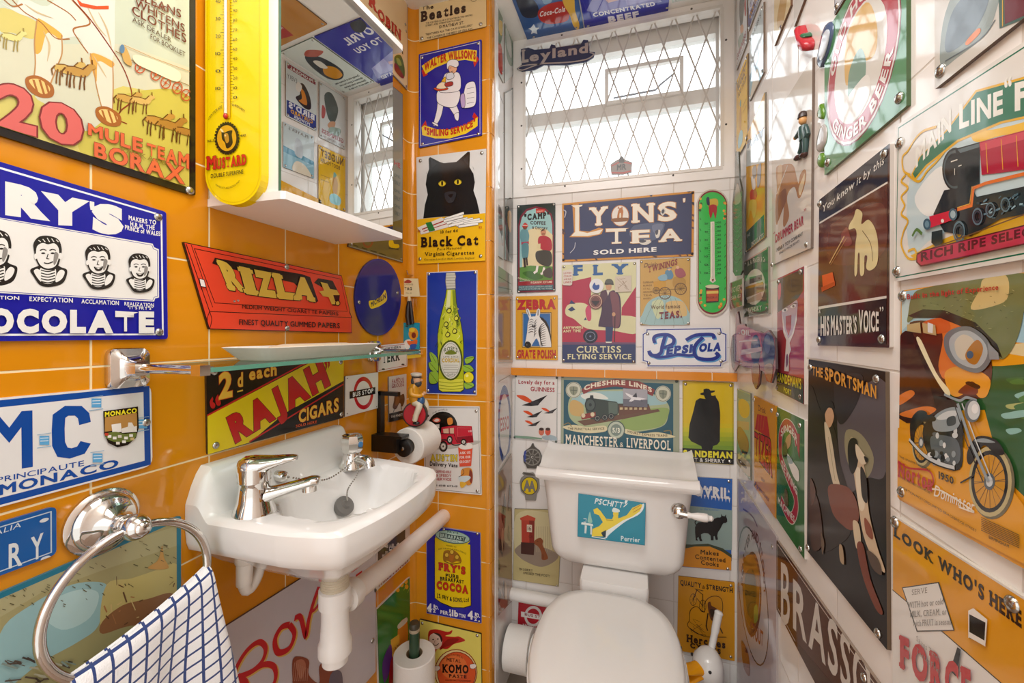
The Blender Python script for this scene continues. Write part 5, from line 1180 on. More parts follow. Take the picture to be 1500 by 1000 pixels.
for i, t in enumerate(('ASK US', 'FOR OUR', 'GROCERY')): s.text('f0e2da', t, 335, 420 + i * 26, 398, 416 + i * 26, 15, bold=0.05)
for i, t in enumerate(('DEPENDABLE', '& SPEEDY', 'SERVICE')): s.text('b04a4a', t, 196, 528 + i * 22, 286, 530 + i * 22, 15, bold=0.03)
s.text('4a4440', '10B 61HB 6172-10', 178, 606, 322, 612, 11, bold=0.04); s.poly('d6903a', [(350, 505), (400, 500), (412, 545), (405, 590), (380, 600), (352, 570), (342, 540)], True); s.poly('8a3a2a', [(395, 506), (412, 540), (404, 590), (390, 560)], True); s.poly('cfdde0', [(330, 552), (385, 545), (398, 560), (360, 585), (335, 575)], True); s.poly('e2b23a', [(340, 580), (375, 590), (352, 615), (338, 606)], True); s.line('3a302a', [(330, 552), (360, 530), (352, 505)], 3, smooth=True)
s.screws((134, 158), (430, 168), (436, 636), r=0.0045); s.done()
# cocoa tin
V = d4
s = Sign('P', [(135, 140), (140, 82), (455, 868 - 750 + 750 - 0 if False else 122), (460, 652), (140, 592)][0:1] + [(236, 82), (455, 122), (460, 652), (140, 592)] if False else [(138, 75), (455, 122), (461, 652), (140, 592)], '25249e', 'blue cocoa sign with a yellow tin of cocoa', view=V, edge='8f90b8', rad=0.003)
s.frame('9fa3c4', 0, 0.0010)
Y, RD, K = 'e8c814', 'c0301e', '26221a'
s.poly(K, [(186, 150), (398, 190), (402, 548), (360, 562), (290, 560), (220, 530), (186, 505)]); s.poly(Y, [(189, 150), (395, 190), (398, 545), (358, 557), (292, 555), (222, 526), (189, 502)])
s.ell('d8c61e', 292, 152, 103, 40, rot=9); s.ell('3f5a5a', 292, 145, 104, 38, rot=9); s.ell('9fc0b4', 292, 144, 99, 34, rot=9); s.ell('c2d8cc', 290, 150, 80, 24, rot=9)
s.poly('3f5450', [(215, 118), (370, 145), (362, 172), (212, 146)]); s.text('b9d2c8', 'BREAKFAST', 218, 143, 362, 168, 20, bold=0.06); s.text('3f5450', 'FRY\'S', 262, 118, 326, 128, 11, bold=0.04); s.text('3f5450', 'COCOA', 250, 168, 330, 180, 9)
s.text('4a3a10', 'MAKERS TO', 256, 198, 314, 208, 9); s.text('4a3a10', 'H.M. THE KING & H.R.H. PRINCE', 210, 220, 372, 248, 9, bulge=14)
s.poly('9a6a1a', [(240, 232), (268, 220), (286, 232), (300, 222), (332, 250), (345, 290), (318, 286), (290, 296), (262, 284), (238, 282)], True)
for x, y in ((258, 250), (288, 232), (318, 262), (288, 272)): s.ell('dcb63a', x, y, 13, 15); s.ring('6a4410', x, y, 13, 15, 0.2)
s.poly('b06a1e', [(274, 245), (302, 250), (298, 282), (286, 290), (274, 278)]); s.line('6a4410', [(244, 285), (290, 302), (342, 294)], 5, smooth=True)
s.text(RD, 'FRY\'S', 212, 338, 370, 366, 46, bold=0.09, serif=True, out=K, ow=0.025); s.text(K, 'PURE', 252, 380, 328, 392, 22, bold=0.05, bulge=3); s.text(K, 'BREAKFAST', 220, 398, 360, 420, 22, bold=0.06, bulge=2); s.text(RD, 'COCOA', 200, 448, 384, 478, 48, bold=0.09, serif=True, out=K, ow=0.025); s.text(K, 'J.S. FRY & SONS, Ltd', 200, 494, 388, 522, 24, bold=0.03, bulge=-12)
W = 'e8e6ea'
s.text(W, '4', 144, 582, 172, 586, 52, bold=0.07); s.text(W, '1', 182, 558, 190, 559, 20, bold=0.06); s.line(W, [(176, 562), (194, 564)], 3); s.text(W, '2', 178, 584, 194, 586, 19, bold=0.06); s.text(W, 'D.', 192, 566, 212, 569, 22, bold=0.06)
s.text(W, 'PER', 222, 592, 266, 600, 22, bold=0.06); s.text(W, '1', 274, 582, 282, 583, 16, bold=0.06); s.line(W, [(270, 586), (290, 588)], 3); s.text(W, '4', 270, 606, 288, 608, 16, bold=0.06); s.text(W, 'lb', 290, 606, 326, 612, 38, bold=0.07); s.text(W, 'TIN', 330, 612, 368, 618, 22, bold=0.06)
s.text(W, '4', 382, 622, 414, 628, 52, bold=0.07); s.text(W, '1', 424, 604, 432, 605, 20, bold=0.06); s.line(W, [(418, 608), (438, 611)], 3); s.text(W, '2', 420, 632, 436, 634, 20, bold=0.06); s.text(W, 'D.', 434, 612, 454, 616, 24, bold=0.06)
s.screws((436, 126), (240, 100), (150, 578), (446, 640), r=0.004); s.done()
# metal paste sign
s = Sign('P', [(98, 626), (460, 712), (466, 1200), (100, 1200)], 'e3d567', 'yellow metal paste sign with a red hooded figure behind an orange tin', view=V, edge='2a2420', rad=0.002)
s.frame('2a2118', 0, 0.0012)
s.poly('b7241f', [(150, 705), (190, 685), (262, 700), (290, 690), (282, 712), (250, 724), (300, 730), (330, 728), (365, 752), (300, 772), (262, 800), (205, 800), (176, 850), (156, 800)], True); s.poly('8e1a18', [(262, 745), (330, 740), (300, 770), (250, 790), (215, 805)], True)
s.poly('e7cdbf', [(160, 722), (190, 708), (228, 730), (228, 775), (205, 800), (178, 795), (158, 760)], True); s.poly('3a2620', [(180, 706), (215, 712), (232, 740), (226, 760), (214, 728)], True)
for e in ((178, 745), (206, 742)): s.ell('3a2620', e[0], e[1], 5, 4)
s.line('3a2620', [(176, 768), (192, 780), (212, 768)], 4, smooth=True); s.line('8a5a4a', [(190, 748), (186, 762)], 2)
s.ell('8a2a12', 312, 935, 126, 134); s.ell('e3cf94', 312, 935, 121, 129); s.ell('8a2a12', 316, 940, 114, 124); s.ell('d8582a', 316, 940, 110, 120); s.ell('e0743a', 300, 905, 78, 72)
s.text('3a1a10', 'POLISH ON LIKE A', 236, 866, 352, 858, 12, bulge=22); s.text('3a1a10', 'METAL', 258, 872, 340, 882, 20, bold=0.04, bulge=2); s.text('2a120c', 'KOMO', 234, 938, 388, 944, 50, bold=0.07, serif=True); s.text('3a1a10', 'PASTE', 272, 966, 376, 972, 20, bold=0.05, serif=True); s.text('3a1a10', 'MAKES FRICTION BRIGHT', 250, 985, 400, 990, 8)
for x, y in ((198, 912), (410, 900)): s.poly('efe2da', [(x - 14, y - 10), (x + 14, y - 14), (x + 22, y), (x + 8, y + 14), (x - 12, y + 10)], True); s.line('5a3a30', [(x - 14, y - 10), (x + 14, y - 14), (x + 22, y), (x + 8, y + 14), (x - 12, y + 10)], 2, closed=True, smooth=True)
s.screws((114, 650), (436, 722), r=0.0045); s.done()
# ------------------------------------------------------------------ signs on the pier's white side
def side(pts, col, label, name='enamel_sign', rough=0.05, **k): return Sign('S', pts, col, label, name=name, rough=rough, coat=0.4, rad=k.pop('rad', 0.002), edge=k.pop('edge', '8a847c'), bump=0.02, **k)
s = side([(727, -30), (738, -30), (738, 122), (727, 100)], 'c9ccc4', 'narrow glossy sign with red and green fruit at the top of the pier side'); s.poly('b8402c', [(729, 60), (735, 70), (736, 108), (730, 98)], True); s.poly('3f6a3a', [(729, -20), (735, -10), (736, 50), (730, 60)], True); s.poly('d9b12a', [(731, 30), (736, 34), (735, 52), (731, 46)], True); s.screws((736, 105), r=0.003); s.done()
s = side([(739.5, -20), (752, -12), (752, 110), (739.5, 122)], 'd5dbd6', 'pale glossy sign with a green leaf shape on the pier side near the window'); s.poly('7f9a86', [(740, 28), (744, 30), (751, 60), (751, 95), (744, 90), (740, 60)], True); s.poly('c9d4cc', [(741, 40), (748, 60), (749, 85), (743, 70)], True); s.screws((741, 18), (751, 102), r=0.003); s.done()
s = side([(727, 126), (737.5, 148), (737.5, 380), (727, 372)], 'e2e2e0', 'long glossy white sign on the pier side opposite the window'); s.line('3b3633', [(728, 128), (737, 152)], 1.2); s.line('5b4a40', [(730, 300), (736, 360)], 1.5); s.poly('77706a', [(729, 300), (735, 310), (736, 345), (730, 330)], True); s.screws((728, 140), (737, 195), r=0.003); s.done()
s = side([(739.5, 135), (752, 128), (752, 384), (739.5, 380)], '8d9490', 'tall dark grey glossy sign on the pier side next to the coffee sign'); s.poly('dfe2e0', [(740, 137), (751, 131), (751, 290), (740, 290)]); s.poly('4a4f4a', [(740, 300), (751, 296), (751, 378), (740, 350)], True); s.poly('c9a06a', [(744, 310), (749, 312), (748, 340), (744, 330)], True); s.screws((751, 198), (751, 245), r=0.003); s.done()
s = side([(727, 387), (751, 404), (751, 430), (727, 430)], 'a9b2a4', 'grey green glossy plate on the pier side above the orange reflection'); s.line('7a8476', [(729, 404), (749, 416)], 1.6); s.line('7a8476', [(729, 420), (749, 424)], 1.6); s.screws((749, 426), (728, 392), r=0.003); s.done()
s = side([(727, 433), (751, 433), (751, 530), (727, 530)], 'b08f6a', 'polished brown sign on the pier side mirroring the zebra sign', rough=0.04); s.screws((748, 438), (729, 524), r=0.003); s.done()
s = side([(727, 562), (750, 548), (750, 655), (727, 690)], 'd9d6d2', 'pale sign with a blue oval on the pier side above the brown one'); s.ring('2f4a8a', 739, 622, 9.5, 58, 0.22); s.text('b04a44', 'ESSO', 733, 632, 746, 628, 20, bold=0.03); s.screws((729, 572), (749, 648), r=0.003); s.done()
s = side([(727, 700), (750, 664), (750, 880), (727, 905)], '9a7a64', 'tall brown glossy picture plate on the pier side beside the toilet', rough=0.06)
for i in range(16):
    r = random.Random(i + 40); x = r.uniform(729, 747); y = r.uniform(700, 870); s.poly(r.choice(['6b4a38', '4b3428', 'b08a6c', 'c9a684', '7c5c4a', '55452f']), [(x, y), (x + r.uniform(1, 3), y + r.uniform(5, 20)), (x + r.uniform(-1, 2), y + r.uniform(20, 45)), (x - 1.5, y + 18)], True)
s.screws((748, 672), (729, 715), r=0.003); s.done()
# ------------------------------------------------------------------ signs on the back wall
V = f4
s = Sign('B', [(62, 145), (262, 132), (262, 595), (62, 603)], '20302e', 'tall coffee essence sign with two painted soldiers', view=V, edge='3a2420', rad=0.003)
s.poly('7a2236', [(68, 250), (80, 200), (110, 165), (160, 150), (210, 160), (243, 190), (254, 240), (256, 596), (68, 600)]); s.poly('9cc8c8', [(76, 255), (88, 208), (115, 175), (160, 160), (206, 170), (236, 198), (246, 245), (248, 560), (76, 565)]); s.poly('e4d2a4', [(130, 270), (160, 260), (215, 270), (248, 300), (248, 470), (90, 480), (90, 300)]); s.poly('5a8a3a', [(76, 470), (130, 460), (248, 465), (248, 545), (76, 540)], False); s.poly('3f6a2a', [(90, 500), (140, 490), (200, 520), (150, 535)], True)
s.poly('c8403a', [(160, 162), (208, 166), (206, 184), (162, 188)]); s.text('f0e0d0', 'READY', 166, 182, 200, 180, 8)
s.text('1c1a18', '"CAMP"', 100, 226, 232, 212, 34, bold=0.10, serif=True); s.text('3a1c14', 'COFFEE', 132, 245, 212, 248, 18, bold=0.05); s.text('3a1c14', '& CHICORY', 142, 268, 222, 276, 15, bold=0.05)
s.poly('6a9aa2', [(84, 275), (112, 270), (126, 300), (122, 345), (120, 410), (92, 412), (84, 340), (78, 310)], True); s.poly('a8324a', [(84, 338), (124, 334), (124, 348), (86, 352)]); s.poly('5a8a92', [(88, 352), (122, 348), (118, 420), (92, 424)], True); s.line('3a2a24', [(100, 420), (104, 470)], 12); s.line('3a2a24', [(112, 418), (116, 460)], 9); s.ell('7a4a34', 104, 258, 12, 14); s.poly('c8403a', [(90, 252), (104, 236), (120, 250), (116, 258), (94, 260)], True); s.line('e8d8c8', [(92, 250), (118, 252)], 4)
s.poly('b0283a', [(178, 310), (210, 305), (240, 325), (244, 375), (215, 385), (185, 370), (172, 340)], True); s.poly('3a3a34', [(168, 385), (235, 385), (245, 440), (225, 465), (180, 450), (160, 420)], True); s.ell('c98a6a', 200, 288, 14, 16); s.poly('4a2a1c', [(186, 282), (200, 270), (214, 282), (208, 276)], True); s.line('4a2a1c', [(192, 296), (208, 295)], 4)
for p in ([(170, 460), (165, 490), (150, 500)], [(205, 470), (198, 500), (186, 505)]): s.line('efe6de', p, 12)
s.poly('4a4640', [(200, 490), (235, 470), (248, 500), (240, 525), (205, 515)], True); s.poly('e0d0a0', [(165, 350), (185, 345), (185, 368), (166, 370)])
s.poly('9a1f2a', [(68, 545), (250, 535), (252, 575), (68, 580)]); s.text('f0dcc0', 'IN GLASGOW, SCOTLAND', 135, 555, 246, 551, 11, bold=0.04); s.text('f0dcc0', 'PREPARED BY', 68, 530, 130, 545, 9); s.poly('2f5a66', [(70, 566), (252, 560), (252, 588), (70, 592)]); s.text('c8dcd8', 'MAKES DELICIOUS COFFEE IN A MOMENT', 74, 577, 248, 572, 7); s.text('c8dcd8', 'WITH BOILING WATER ONLY NO TROUBLE', 74, 588, 248, 583, 7)
s.screws((70, 153), (254, 140), (70, 596), (255, 588), r=0.0035); s.done()
# tea sign
s = Sign('B', [(298, 136), (990, 70), (985, 410), (298, 440)], '2c2f58', 'wide chipped navy tea sign with orange border', view=V, edge='b97a1e', rough=0.18)
s.frame('cf8d24', 0.0, 0.0055); s.frame('7a4a1c', 0.0052, 0.0014)
for i in range(16):
    r = random.Random(i + 9); t = r.random(); x, y = r.choice([(300 + 680 * t, 138 - 66 * t), (300 + 680 * t, 434 - 28 * t), (303, 150 + 270 * t), (982, 85 + 310 * t)]); s.poly(r.choice(['4a2a18', '6a3a1c', '2a1c18']), [(x - r.uniform(4, 14), y - 4), (x, y - r.uniform(3, 9)), (x + r.uniform(4, 16), y), (x + 2, y + r.uniform(3, 9))], True)
CR, BR = 'efe6d4', 'c9893a'
def lyon(t, x0, y0, x1, y1, h, **k): s.text(CR, t, x0, y0, x1, y1, h, bold=0.05, serif=True, out=BR, ow=0.03, **k)
s.poly(BR, [(352, 140), (385, 138), (390, 200), (392, 278), (440, 282), (490, 262), (515, 268), (505, 296), (440, 312), (335, 312), (360, 285)]); s.poly(CR, [(345, 146), (405, 142), (402, 150), (388, 154), (386, 280), (430, 290), (480, 278), (512, 270), (492, 296), (430, 306), (345, 306), (366, 284), (366, 158)])
lyon('Y', 445, 255, 538, 248, 98, ); s.ell('b9722c', 602, 200, 47, 56); s.ell('e6e0d6', 602, 200, 43, 52); s.poly('b9702e', [(592, 175), (600, 160), (612, 162), (618, 180), (614, 210), (618, 225), (590, 226), (586, 205)], True); s.poly('e3d3b8', [(598, 190), (606, 188), (606, 220), (598, 222)], True); s.poly('8f5a24', [(560, 215), (640, 210), (636, 228), (566, 232)], True)
for x in (594, 612): s.poly('b9702e', [(x - 6, 164), (x - 2, 150), (x + 5, 162)])
lyon('N', 668, 238, 782, 232, 100); lyon('S', 800, 232, 905, 222, 98); lyon("'", 930, 160, 945, 158, 48)
s.poly('525a78', [(700, 245), (820, 235), (832, 262), (810, 310), (740, 340), (690, 330), (650, 300), (665, 260)], True); s.poly('6d738c', [(770, 250), (825, 245), (815, 280), (780, 290)], True)
lyon('T', 528, 350, 645, 345, 82); lyon('E', 665, 345, 765, 340, 68); lyon('A', 808, 338, 925, 332, 66)
for p in ([(700, 335), (730, 325), (765, 335), (740, 352), (712, 350)], [(785, 285), (810, 275), (806, 310), (790, 316)], [(825, 160), (840, 175), (825, 200), (812, 185)]): s.poly('d8d2c8', p, True); s.poly('4a4650', [(a * 0.6 + 0.4 * p[0][0], b * 0.6 + 0.4 * p[1][1]) for a, b in p], True)
s.line('b9bac8', [(340, 395), (362, 370), (368, 340)], 4, smooth=True); s.line('b9bac8', [(312, 210), (318, 180), (305, 170)], 5, smooth=True)
s.text('efecea', 'SOLD HERE', 462, 405, 792, 388, 24, bold=0.06, h1=24); s.screws((305, 430), (980, 80), (978, 398), r=0.004, mat=M('3a2a20', 0.4)); s.done()
# zebra
s = Sign('B', [(55, 622), (275, 615), (275, 955), (55, 950)], 'dca01c', 'yellow polish sign with a zebra head', view=V, edge='8a6a20', rad=0.002)
RD = 'b8242c'
s.text(RD, 'ZEBRA', 66, 692, 262, 688, 52, bold=0.10, out='4a1210', ow=0.02); s.text(RD, 'GRATE POLISH', 64, 945, 264, 946, 44, bold=0.06, out='4a1210', ow=0.02)
s.poly('3a3020', [(88, 706), (242, 704), (242, 888), (88, 888)]); s.poly('d8b87a', [(91, 709), (239, 707), (239, 885), (91, 885)]); s.poly('2f6aa8', [(94, 712), (236, 710), (236, 882), (94, 882)])
WH, K = 'e8e6e2', '24221f'
ZH = [(126, 738), (121, 722), (110, 702), (110, 690), (117, 684), (124, 690), (130, 706), (137, 728), (146, 726), (158, 726), (163, 708), (166, 692), (174, 684), (182, 690), (183, 708), (180, 728), (196, 734), (214, 752), (228, 782), (236, 820), (240, 860), (241, 886), (184, 886), (176, 862), (166, 840), (158, 846), (148, 862), (138, 880), (128, 890), (114, 890), (104, 880), (104, 866), (110, 840), (116, 800), (118, 765)]
s.poly(K, [(x + (x - 160) * 0.03, y + (y - 790) * 0.015) for x, y in ZH]); s.poly(WH, ZH)
s.poly('8f8c88', [(113, 692), (118, 690), (128, 722), (122, 720)]); s.poly('8f8c88', [(170, 692), (177, 690), (175, 720), (168, 722)]); s.poly(K, [(180, 728), (196, 734), (214, 752), (228, 782), (236, 820), (241, 872), (234, 830), (222, 790), (206, 760), (190, 744)])
for i in range(11): a = i / 10; s.line(K, [(212 - 22 * a + i * 2.6, 756 + i * 12), (190 - 14 * a + i * 1.2, 770 + i * 11), (176 + i * 1.5, 800 + i * 8), (180 + i * 2, 836 + i * 4.5)], 4.4, smooth=True, taper=True)
for i in range(6): s.line(K, [(124 - i, 748 + i * 13), (138, 740 + i * 13), (150, 748 + i * 12)], 3, smooth=True, taper=True); s.line(K, [(166, 740 + i * 14), (156, 756 + i * 13), (160 - i * 2, 776 + i * 12)], 3, smooth=True, taper=True)
s.poly(K, [(108, 860), (124, 858), (136, 870), (134, 884), (124, 890), (112, 888), (104, 878)], True); s.ell('6a6662', 114, 874, 3, 4); s.poly(K, [(140, 776), (148, 770), (156, 776), (148, 784)], True); s.ell(WH, 149, 775, 1.8, 1.8, n=8)
s.screws((64, 636), (258, 632), (64, 940), (262, 940), r=0.0035); s.done()
# flying service poster
s = Sign('B', [(296, 458), (686, 440), (682, 972), (296, 970)], 'd8d5a8', 'flying service poster with a man in a long coat before a plane', name='tin_poster', view=V, rough=0.25, edge='4a4a58', rad=0.002)
RD, NV, PU = 'b02c48', '2f3a66', '55304f'
s.poly(RD, [(298, 560), (360, 540), (450, 520), (448, 660), (440, 780), (420, 860), (298, 862)]); s.poly(RD, [(610, 680), (684, 570), (684, 870), (600, 870)]); s.poly(RD, [(430, 760), (500, 780), (684, 800), (684, 870), (430, 870)])
s.poly('d8d5a8', [(315, 690), (330, 665), (370, 655), (420, 660), (470, 700), (500, 720), (684, 730), (684, 815), (560, 800), (430, 790), (360, 740), (320, 720)], True); s.poly('c9476a', [(420, 690), (445, 665), (450, 740), (430, 745)], True)
s.poly(NV, [(298, 872), (684, 870), (682, 970), (298, 968)]); s.poly('6a4a6a', [(298, 860), (684, 862), (684, 872), (298, 874)])
for t, x0, x1, y in (('F', 358, 410, 514), ('L', 462, 515, 512), ('Y', 560, 645, 508)): s.text('2f5f9a', t, x0, y, x1, y - 2, 56, bold=0.08, serif=True)
for p in ([(336, 660), (345, 640), (368, 660)], [(328, 690), (350, 674), (368, 690), (345, 700)], [(412, 745), (420, 730), (428, 745)]): s.poly(NV, p)
s.poly('4a3048', [(540, 600), (570, 590), (600, 620), (606, 700), (600, 780), (560, 785), (500, 780), (488, 770), (505, 690), (500, 630), (515, 605)], True); s.poly('7a4a52', [(550, 600), (590, 615), (600, 700), (596, 775), (565, 780), (560, 690)], True); s.poly(NV, [(525, 780), (565, 782), (558, 860), (526, 860)]); s.poly('5a3a4a', [(500, 600), (540, 590), (525, 640), (500, 660)], True)
s.ell('c99a74', 542, 570, 15, 20); s.poly('5b5a52', [(522, 560), (528, 535), (548, 530), (562, 538), (564, 556)], True); s.line('44423c', [(520, 556), (568, 558)], 6); s.poly('d8d0c0', [(530, 590), (548, 590), (538, 620)]); s.line('2a1c20', [(575, 720), (572, 860)], 4); s.ell('c99a74', 568, 715, 9, 11); s.poly('e3e0d0', [(525, 858), (560, 858), (556, 864), (528, 864)])
s.ell('1c1c30', 446, 830, 38, 36); s.ring('8a90a8', 446, 830, 26, 24, 0.12); s.ell('7a80a0', 446, 830, 5, 5)
s.text('e6dfb0', 'ANYWHERE', 304, 792, 408, 790, 14, bold=0.05); s.text('e6dfb0', 'ANY TIME', 304, 810, 396, 808, 14, bold=0.05)
s.text('e0dab0', 'CURTISS', 374, 916, 608, 915, 34, bold=0.03, serif=True); s.text('e0dab0', 'FLYING SERVICE', 328, 950, 662, 950, 28, bold=0.04, serif=True)
s.screws((308, 468), (676, 450), (306, 955), (672, 962), r=0.004); pl_fly = s.done()
bz_ = 0.0075
s = Sign('B', [(300, 488), (345, 478), (354, 488), (350, 560), (340, 565), (302, 562)], 'd9cfc4', 'small cream sticker with red lettering on the flying poster', name='sticker', cat='sticker', view=V, rad=0.002, th=0.0008, base=bz_)
for i in range(4): s.text('b04a3a', ('LEWES', 'COACH', 'AND BUS', 'LINES')[i], 306, 505 + i * 16, 346, 502 + i * 16, 9, bold=0.03)
s.done()
s = Sign('B', [(478 + 37 * math.cos(t), 566 + 38 * math.sin(t)) for t in (2 * math.pi * i / 28 for i in range(28))], 'e2e2e4', 'round white sticker with a blue hand on the flying poster', name='sticker', cat='sticker', view=V, rad=0, th=0.0008, base=bz_); s.poly('2f4f9a', [(468, 548), (474, 562), (492, 560), (490, 582), (470, 588), (456, 572)], True); s.done()
s = Sign('B', [(473 + 37 * math.cos(t), 648 + 40 * math.sin(t)) for t in (2 * math.pi * i / 28 for i in range(28))], '6b3a34', 'round brown badge with dark wedge on the flying poster', name='badge', cat='badge', view=V, rad=0, th=0.0012, base=bz_); s.ring('c9a08a', 473, 648, 33, 36, 0.14); s.poly('2a1a1a', [(450, 645), (496, 645), (473, 672)]); s.ring('a87060', 473, 648, 24, 26, 0.06); s.done()
s = Sign('B', [(575, 518), (660, 512), (660, 595), (575, 600)], 'cfc2b0', 'square faded tan sticker on the flying poster beside the man', name='sticker', cat='sticker', view=V, rad=0.001, th=0.0006, base=bz_)
for i in range(9):
    r = random.Random(i); s.line('a08a74', [(r.uniform(580, 650), r.uniform(522, 590)), (r.uniform(580, 655), r.uniform(522, 590))], 2)
s.done()
# teas
s = Sign('B', [(705, 430), (970, 418), (965, 770), (706, 772)], 'c9a052', 'tan tea poster with a carriage riding over a globe', name='tin_poster', view=V, rad=0.002, rough=0.22, edge='7a6a44')
s.frame('8a7a4a', 0.001, 0.0008); s.poly('9fc0c0', [(720, 766), (724, 700), (750, 650), (800, 622), (860, 616), (920, 640), (955, 690), (962, 766)], True); s.poly('c9d2a8', [(770, 650), (820, 640), (830, 690), (800, 740), (775, 700)], True); s.poly('d8b87a', [(850, 650), (930, 650), (950, 720), (890, 720), (840, 690)], True)
for i in range(5): s.line('7a8a7a', [(728 + i * 52, 766), (760 + i * 38, 690), (800 + i * 22, 630)], 1.5, smooth=True)
s.poly('c9962a', [(775, 545), (840, 535), (842, 585), (780, 592)]); s.poly('b58a3a', [(885, 520), (940, 530), (936, 580), (880, 570)], True); s.line('8a6a2a', [(780, 592), (940, 580)], 4)
for x, y, r_ in ((836, 605, 33), (918, 582, 32), (790, 590, 18)):
    s.ring('6a4a24', x, y, r_, r_, 0.14)
    for a in range(0, 180, 30): c_, d_ = math.cos(math.radians(a)) * r_, math.sin(math.radians(a)) * r_; s.line('7a5a30', [(x - c_, y - d_), (x + c_, y + d_)], 1.6)
s.poly('5a88a8', [(838, 490), (865, 482), (880, 510), (870, 530), (842, 528)], True); s.poly('a0525a', [(890, 480), (925, 475), (945, 510), (915, 525), (892, 510)], True); s.ell('e0b48a', 858, 478, 8, 9); s.ell('e0b48a', 902, 470, 8, 9); s.line('4a6a8a', [(845, 476), (872, 470)], 4); s.poly('8ab0c0', [(800, 520), (840, 505), (846, 535), (810, 538)], True)
s.text('6a3a2a', 'Drink', 726, 470, 792, 462, 22, lean=5); s.text('8a2f2a', 'TWININGS', 748, 498, 902, 455, 32, bold=0.05, serif=True); s.text('7a5a3a', 'World famous', 762, 688, 915, 682, 20, bold=0.02); s.text('7a2430', 'TEAS.', 806, 742, 926, 732, 38, bold=0.07, serif=True)
for i in range(6): s.text('7a5a34', ('SUPERIOR', 'BLENDS', 'AT ALL', 'GROCERS', 'TEA', 'SHOPS')[i], 722, 552 + i * 17, 776 - (i % 3) * 8, 550 + i * 17, 8)
s.screws((714, 442), (958, 430), (712, 764), (958, 762), r=0.0035); s.done()
# cola
BL, LB, WH = '1c2f8e', '5a9ad0', 'e6e8ec'
s = Sign('B', [(725, 792), (740, 788), (1132, 782), (1138, 808), (1162, 815), (1162, 960), (1136, 972), (1132, 992), (742, 992), (738, 968), (714, 962), (714, 815), (736, 806)], WH, 'white cola sign with blue script and notched corners', view=V, rad=0.001, edge='1c2f6a')
s.line(BL, [(742, 796), (1126, 790), (1130, 812), (1154, 820), (1154, 956), (1130, 966), (1126, 985), (748, 985), (744, 962), (722, 956), (722, 820), (742, 810)], 5, closed=True)
def cola(pts, w, dx=6, dy=7): s.line(LB, [(a + dx, b + dy) for a, b in pts], w, smooth=True)
S1 = [(782, 865), (778, 838), (800, 824), (850, 822), (880, 840), (878, 868), (845, 885), (828, 888)]; S2 = [(838, 826), (822, 880), (815, 915), (790, 930), (760, 925), (752, 905)]; S3 = [(752, 912), (790, 938), (850, 935), (900, 925), (960, 930), (1000, 925)]; S4 = [(945, 850), (990, 826), (1040, 820), (1085, 822), (1092, 842)]; S5 = [(1035, 835), (1000, 870), (988, 905), (1000, 938), (1040, 950), (1090, 948), (1115, 930), (1100, 915)]
for S_, w in ((S1, 17), (S2, 18), (S3, 14), (S4, 17), (S5, 18)): cola(S_, w)
for S_, w in ((S1, 17), (S2, 18), (S3, 14), (S4, 17), (S5, 18)): s.line(BL, S_, w, smooth=True)
s.text(BL, 'EPSI', 842, 928, 975, 916, 44, bold=0.08, out=LB, ow=0.03, lean=6); s.text(BL, '-', 965, 900, 985, 898, 40, bold=0.06); s.text(BL, 'OLA', 1012, 912, 1125, 906, 44, bold=0.09, out=LB, ow=0.03, lean=6)
s.screws((745, 818), (1120, 815), (752, 970), (1130, 960), r=0.0045); s.done()
# green thermometer: the figure at its top is left out, the fruit border and jar stay
def cap(cx, y0, y1, rx, ry, n=16, sk=0): return [(cx + rx * math.cos(t), y0 + ry * math.sin(t)) for t in (math.pi + math.pi * i / n for i in range(n + 1))] + [(cx + sk + rx * math.cos(t), y1 + ry * math.sin(t)) for t in (math.pi * i / n for i in range(n + 1))]
s = Sign('B', cap(1085, 145, 640, 84, 85), 'cfc4b4', 'green enamel wall thermometer with a preserve jar at the foot', name='wall_thermometer', cat='thermometer', view=V, rad=0, th=0.006)
s.poly('7a1f24', cap(1085, 145, 638, 77, 78)); s.poly('38b94c', cap(1085, 148, 634, 72, 72))
for i in range(26):
    r = random.Random(i + 2); sd = r.choice((-1, 1)); y = r.uniform(100, 220) if i < 12 else r.uniform(590, 690); xx = 1085 + sd * (62 if 100 < y < 660 else 40) + r.uniform(-5, 5); s.ell(r.choice(['d8862a', 'e0a83a', 'c9601e', '2f5a1e']), xx, y, 7, 7, n=10)
for i in range(14): s.line('1f5a20', [(1018 + 134 * (i % 2), 210 + i * 28), (1024 + 124 * (i % 2), 222 + i * 28)], 5, taper=True)
s.poly('c9a83a', [(1062, 118), (1108, 112), (1110, 150), (1064, 152)], True); s.poly('a8282c', [(1066, 150), (1106, 148), (1100, 215), (1088, 180), (1074, 215)], True); s.poly('2a2a44', [(1052, 110), (1066, 104), (1070, 145), (1056, 140)], True)
s.poly('e6dccb', [(1074, 232), (1094, 230), (1096, 520), (1102, 540), (1086, 552), (1070, 540), (1074, 520)], False)
K = '1c2a1c'
for i in range(25): s.line(K, [(1064 - (5 if i % 5 == 0 else 0), 238 + i * 11), (1070, 238 + i * 11)], 1.4); s.line(K, [(1100, 234 + i * 11.5), (1106 + (4 if i % 2 == 0 else 0), 234 + i * 11.5)], 1.4)
for i, t in enumerate(('50', '40', '30', '20', '10', '0', '10')): s.text(K, t, 1042, 246 + i * 43, 1060, 246 + i * 43, 10)
for i, t in enumerate(('120', '110', '100', '90', '80', '70', '60', '50', '40', '30', '20', '10', '0')): s.text(K, t, 1110, 240 + i * 22, 1128, 239 + i * 22, 9)
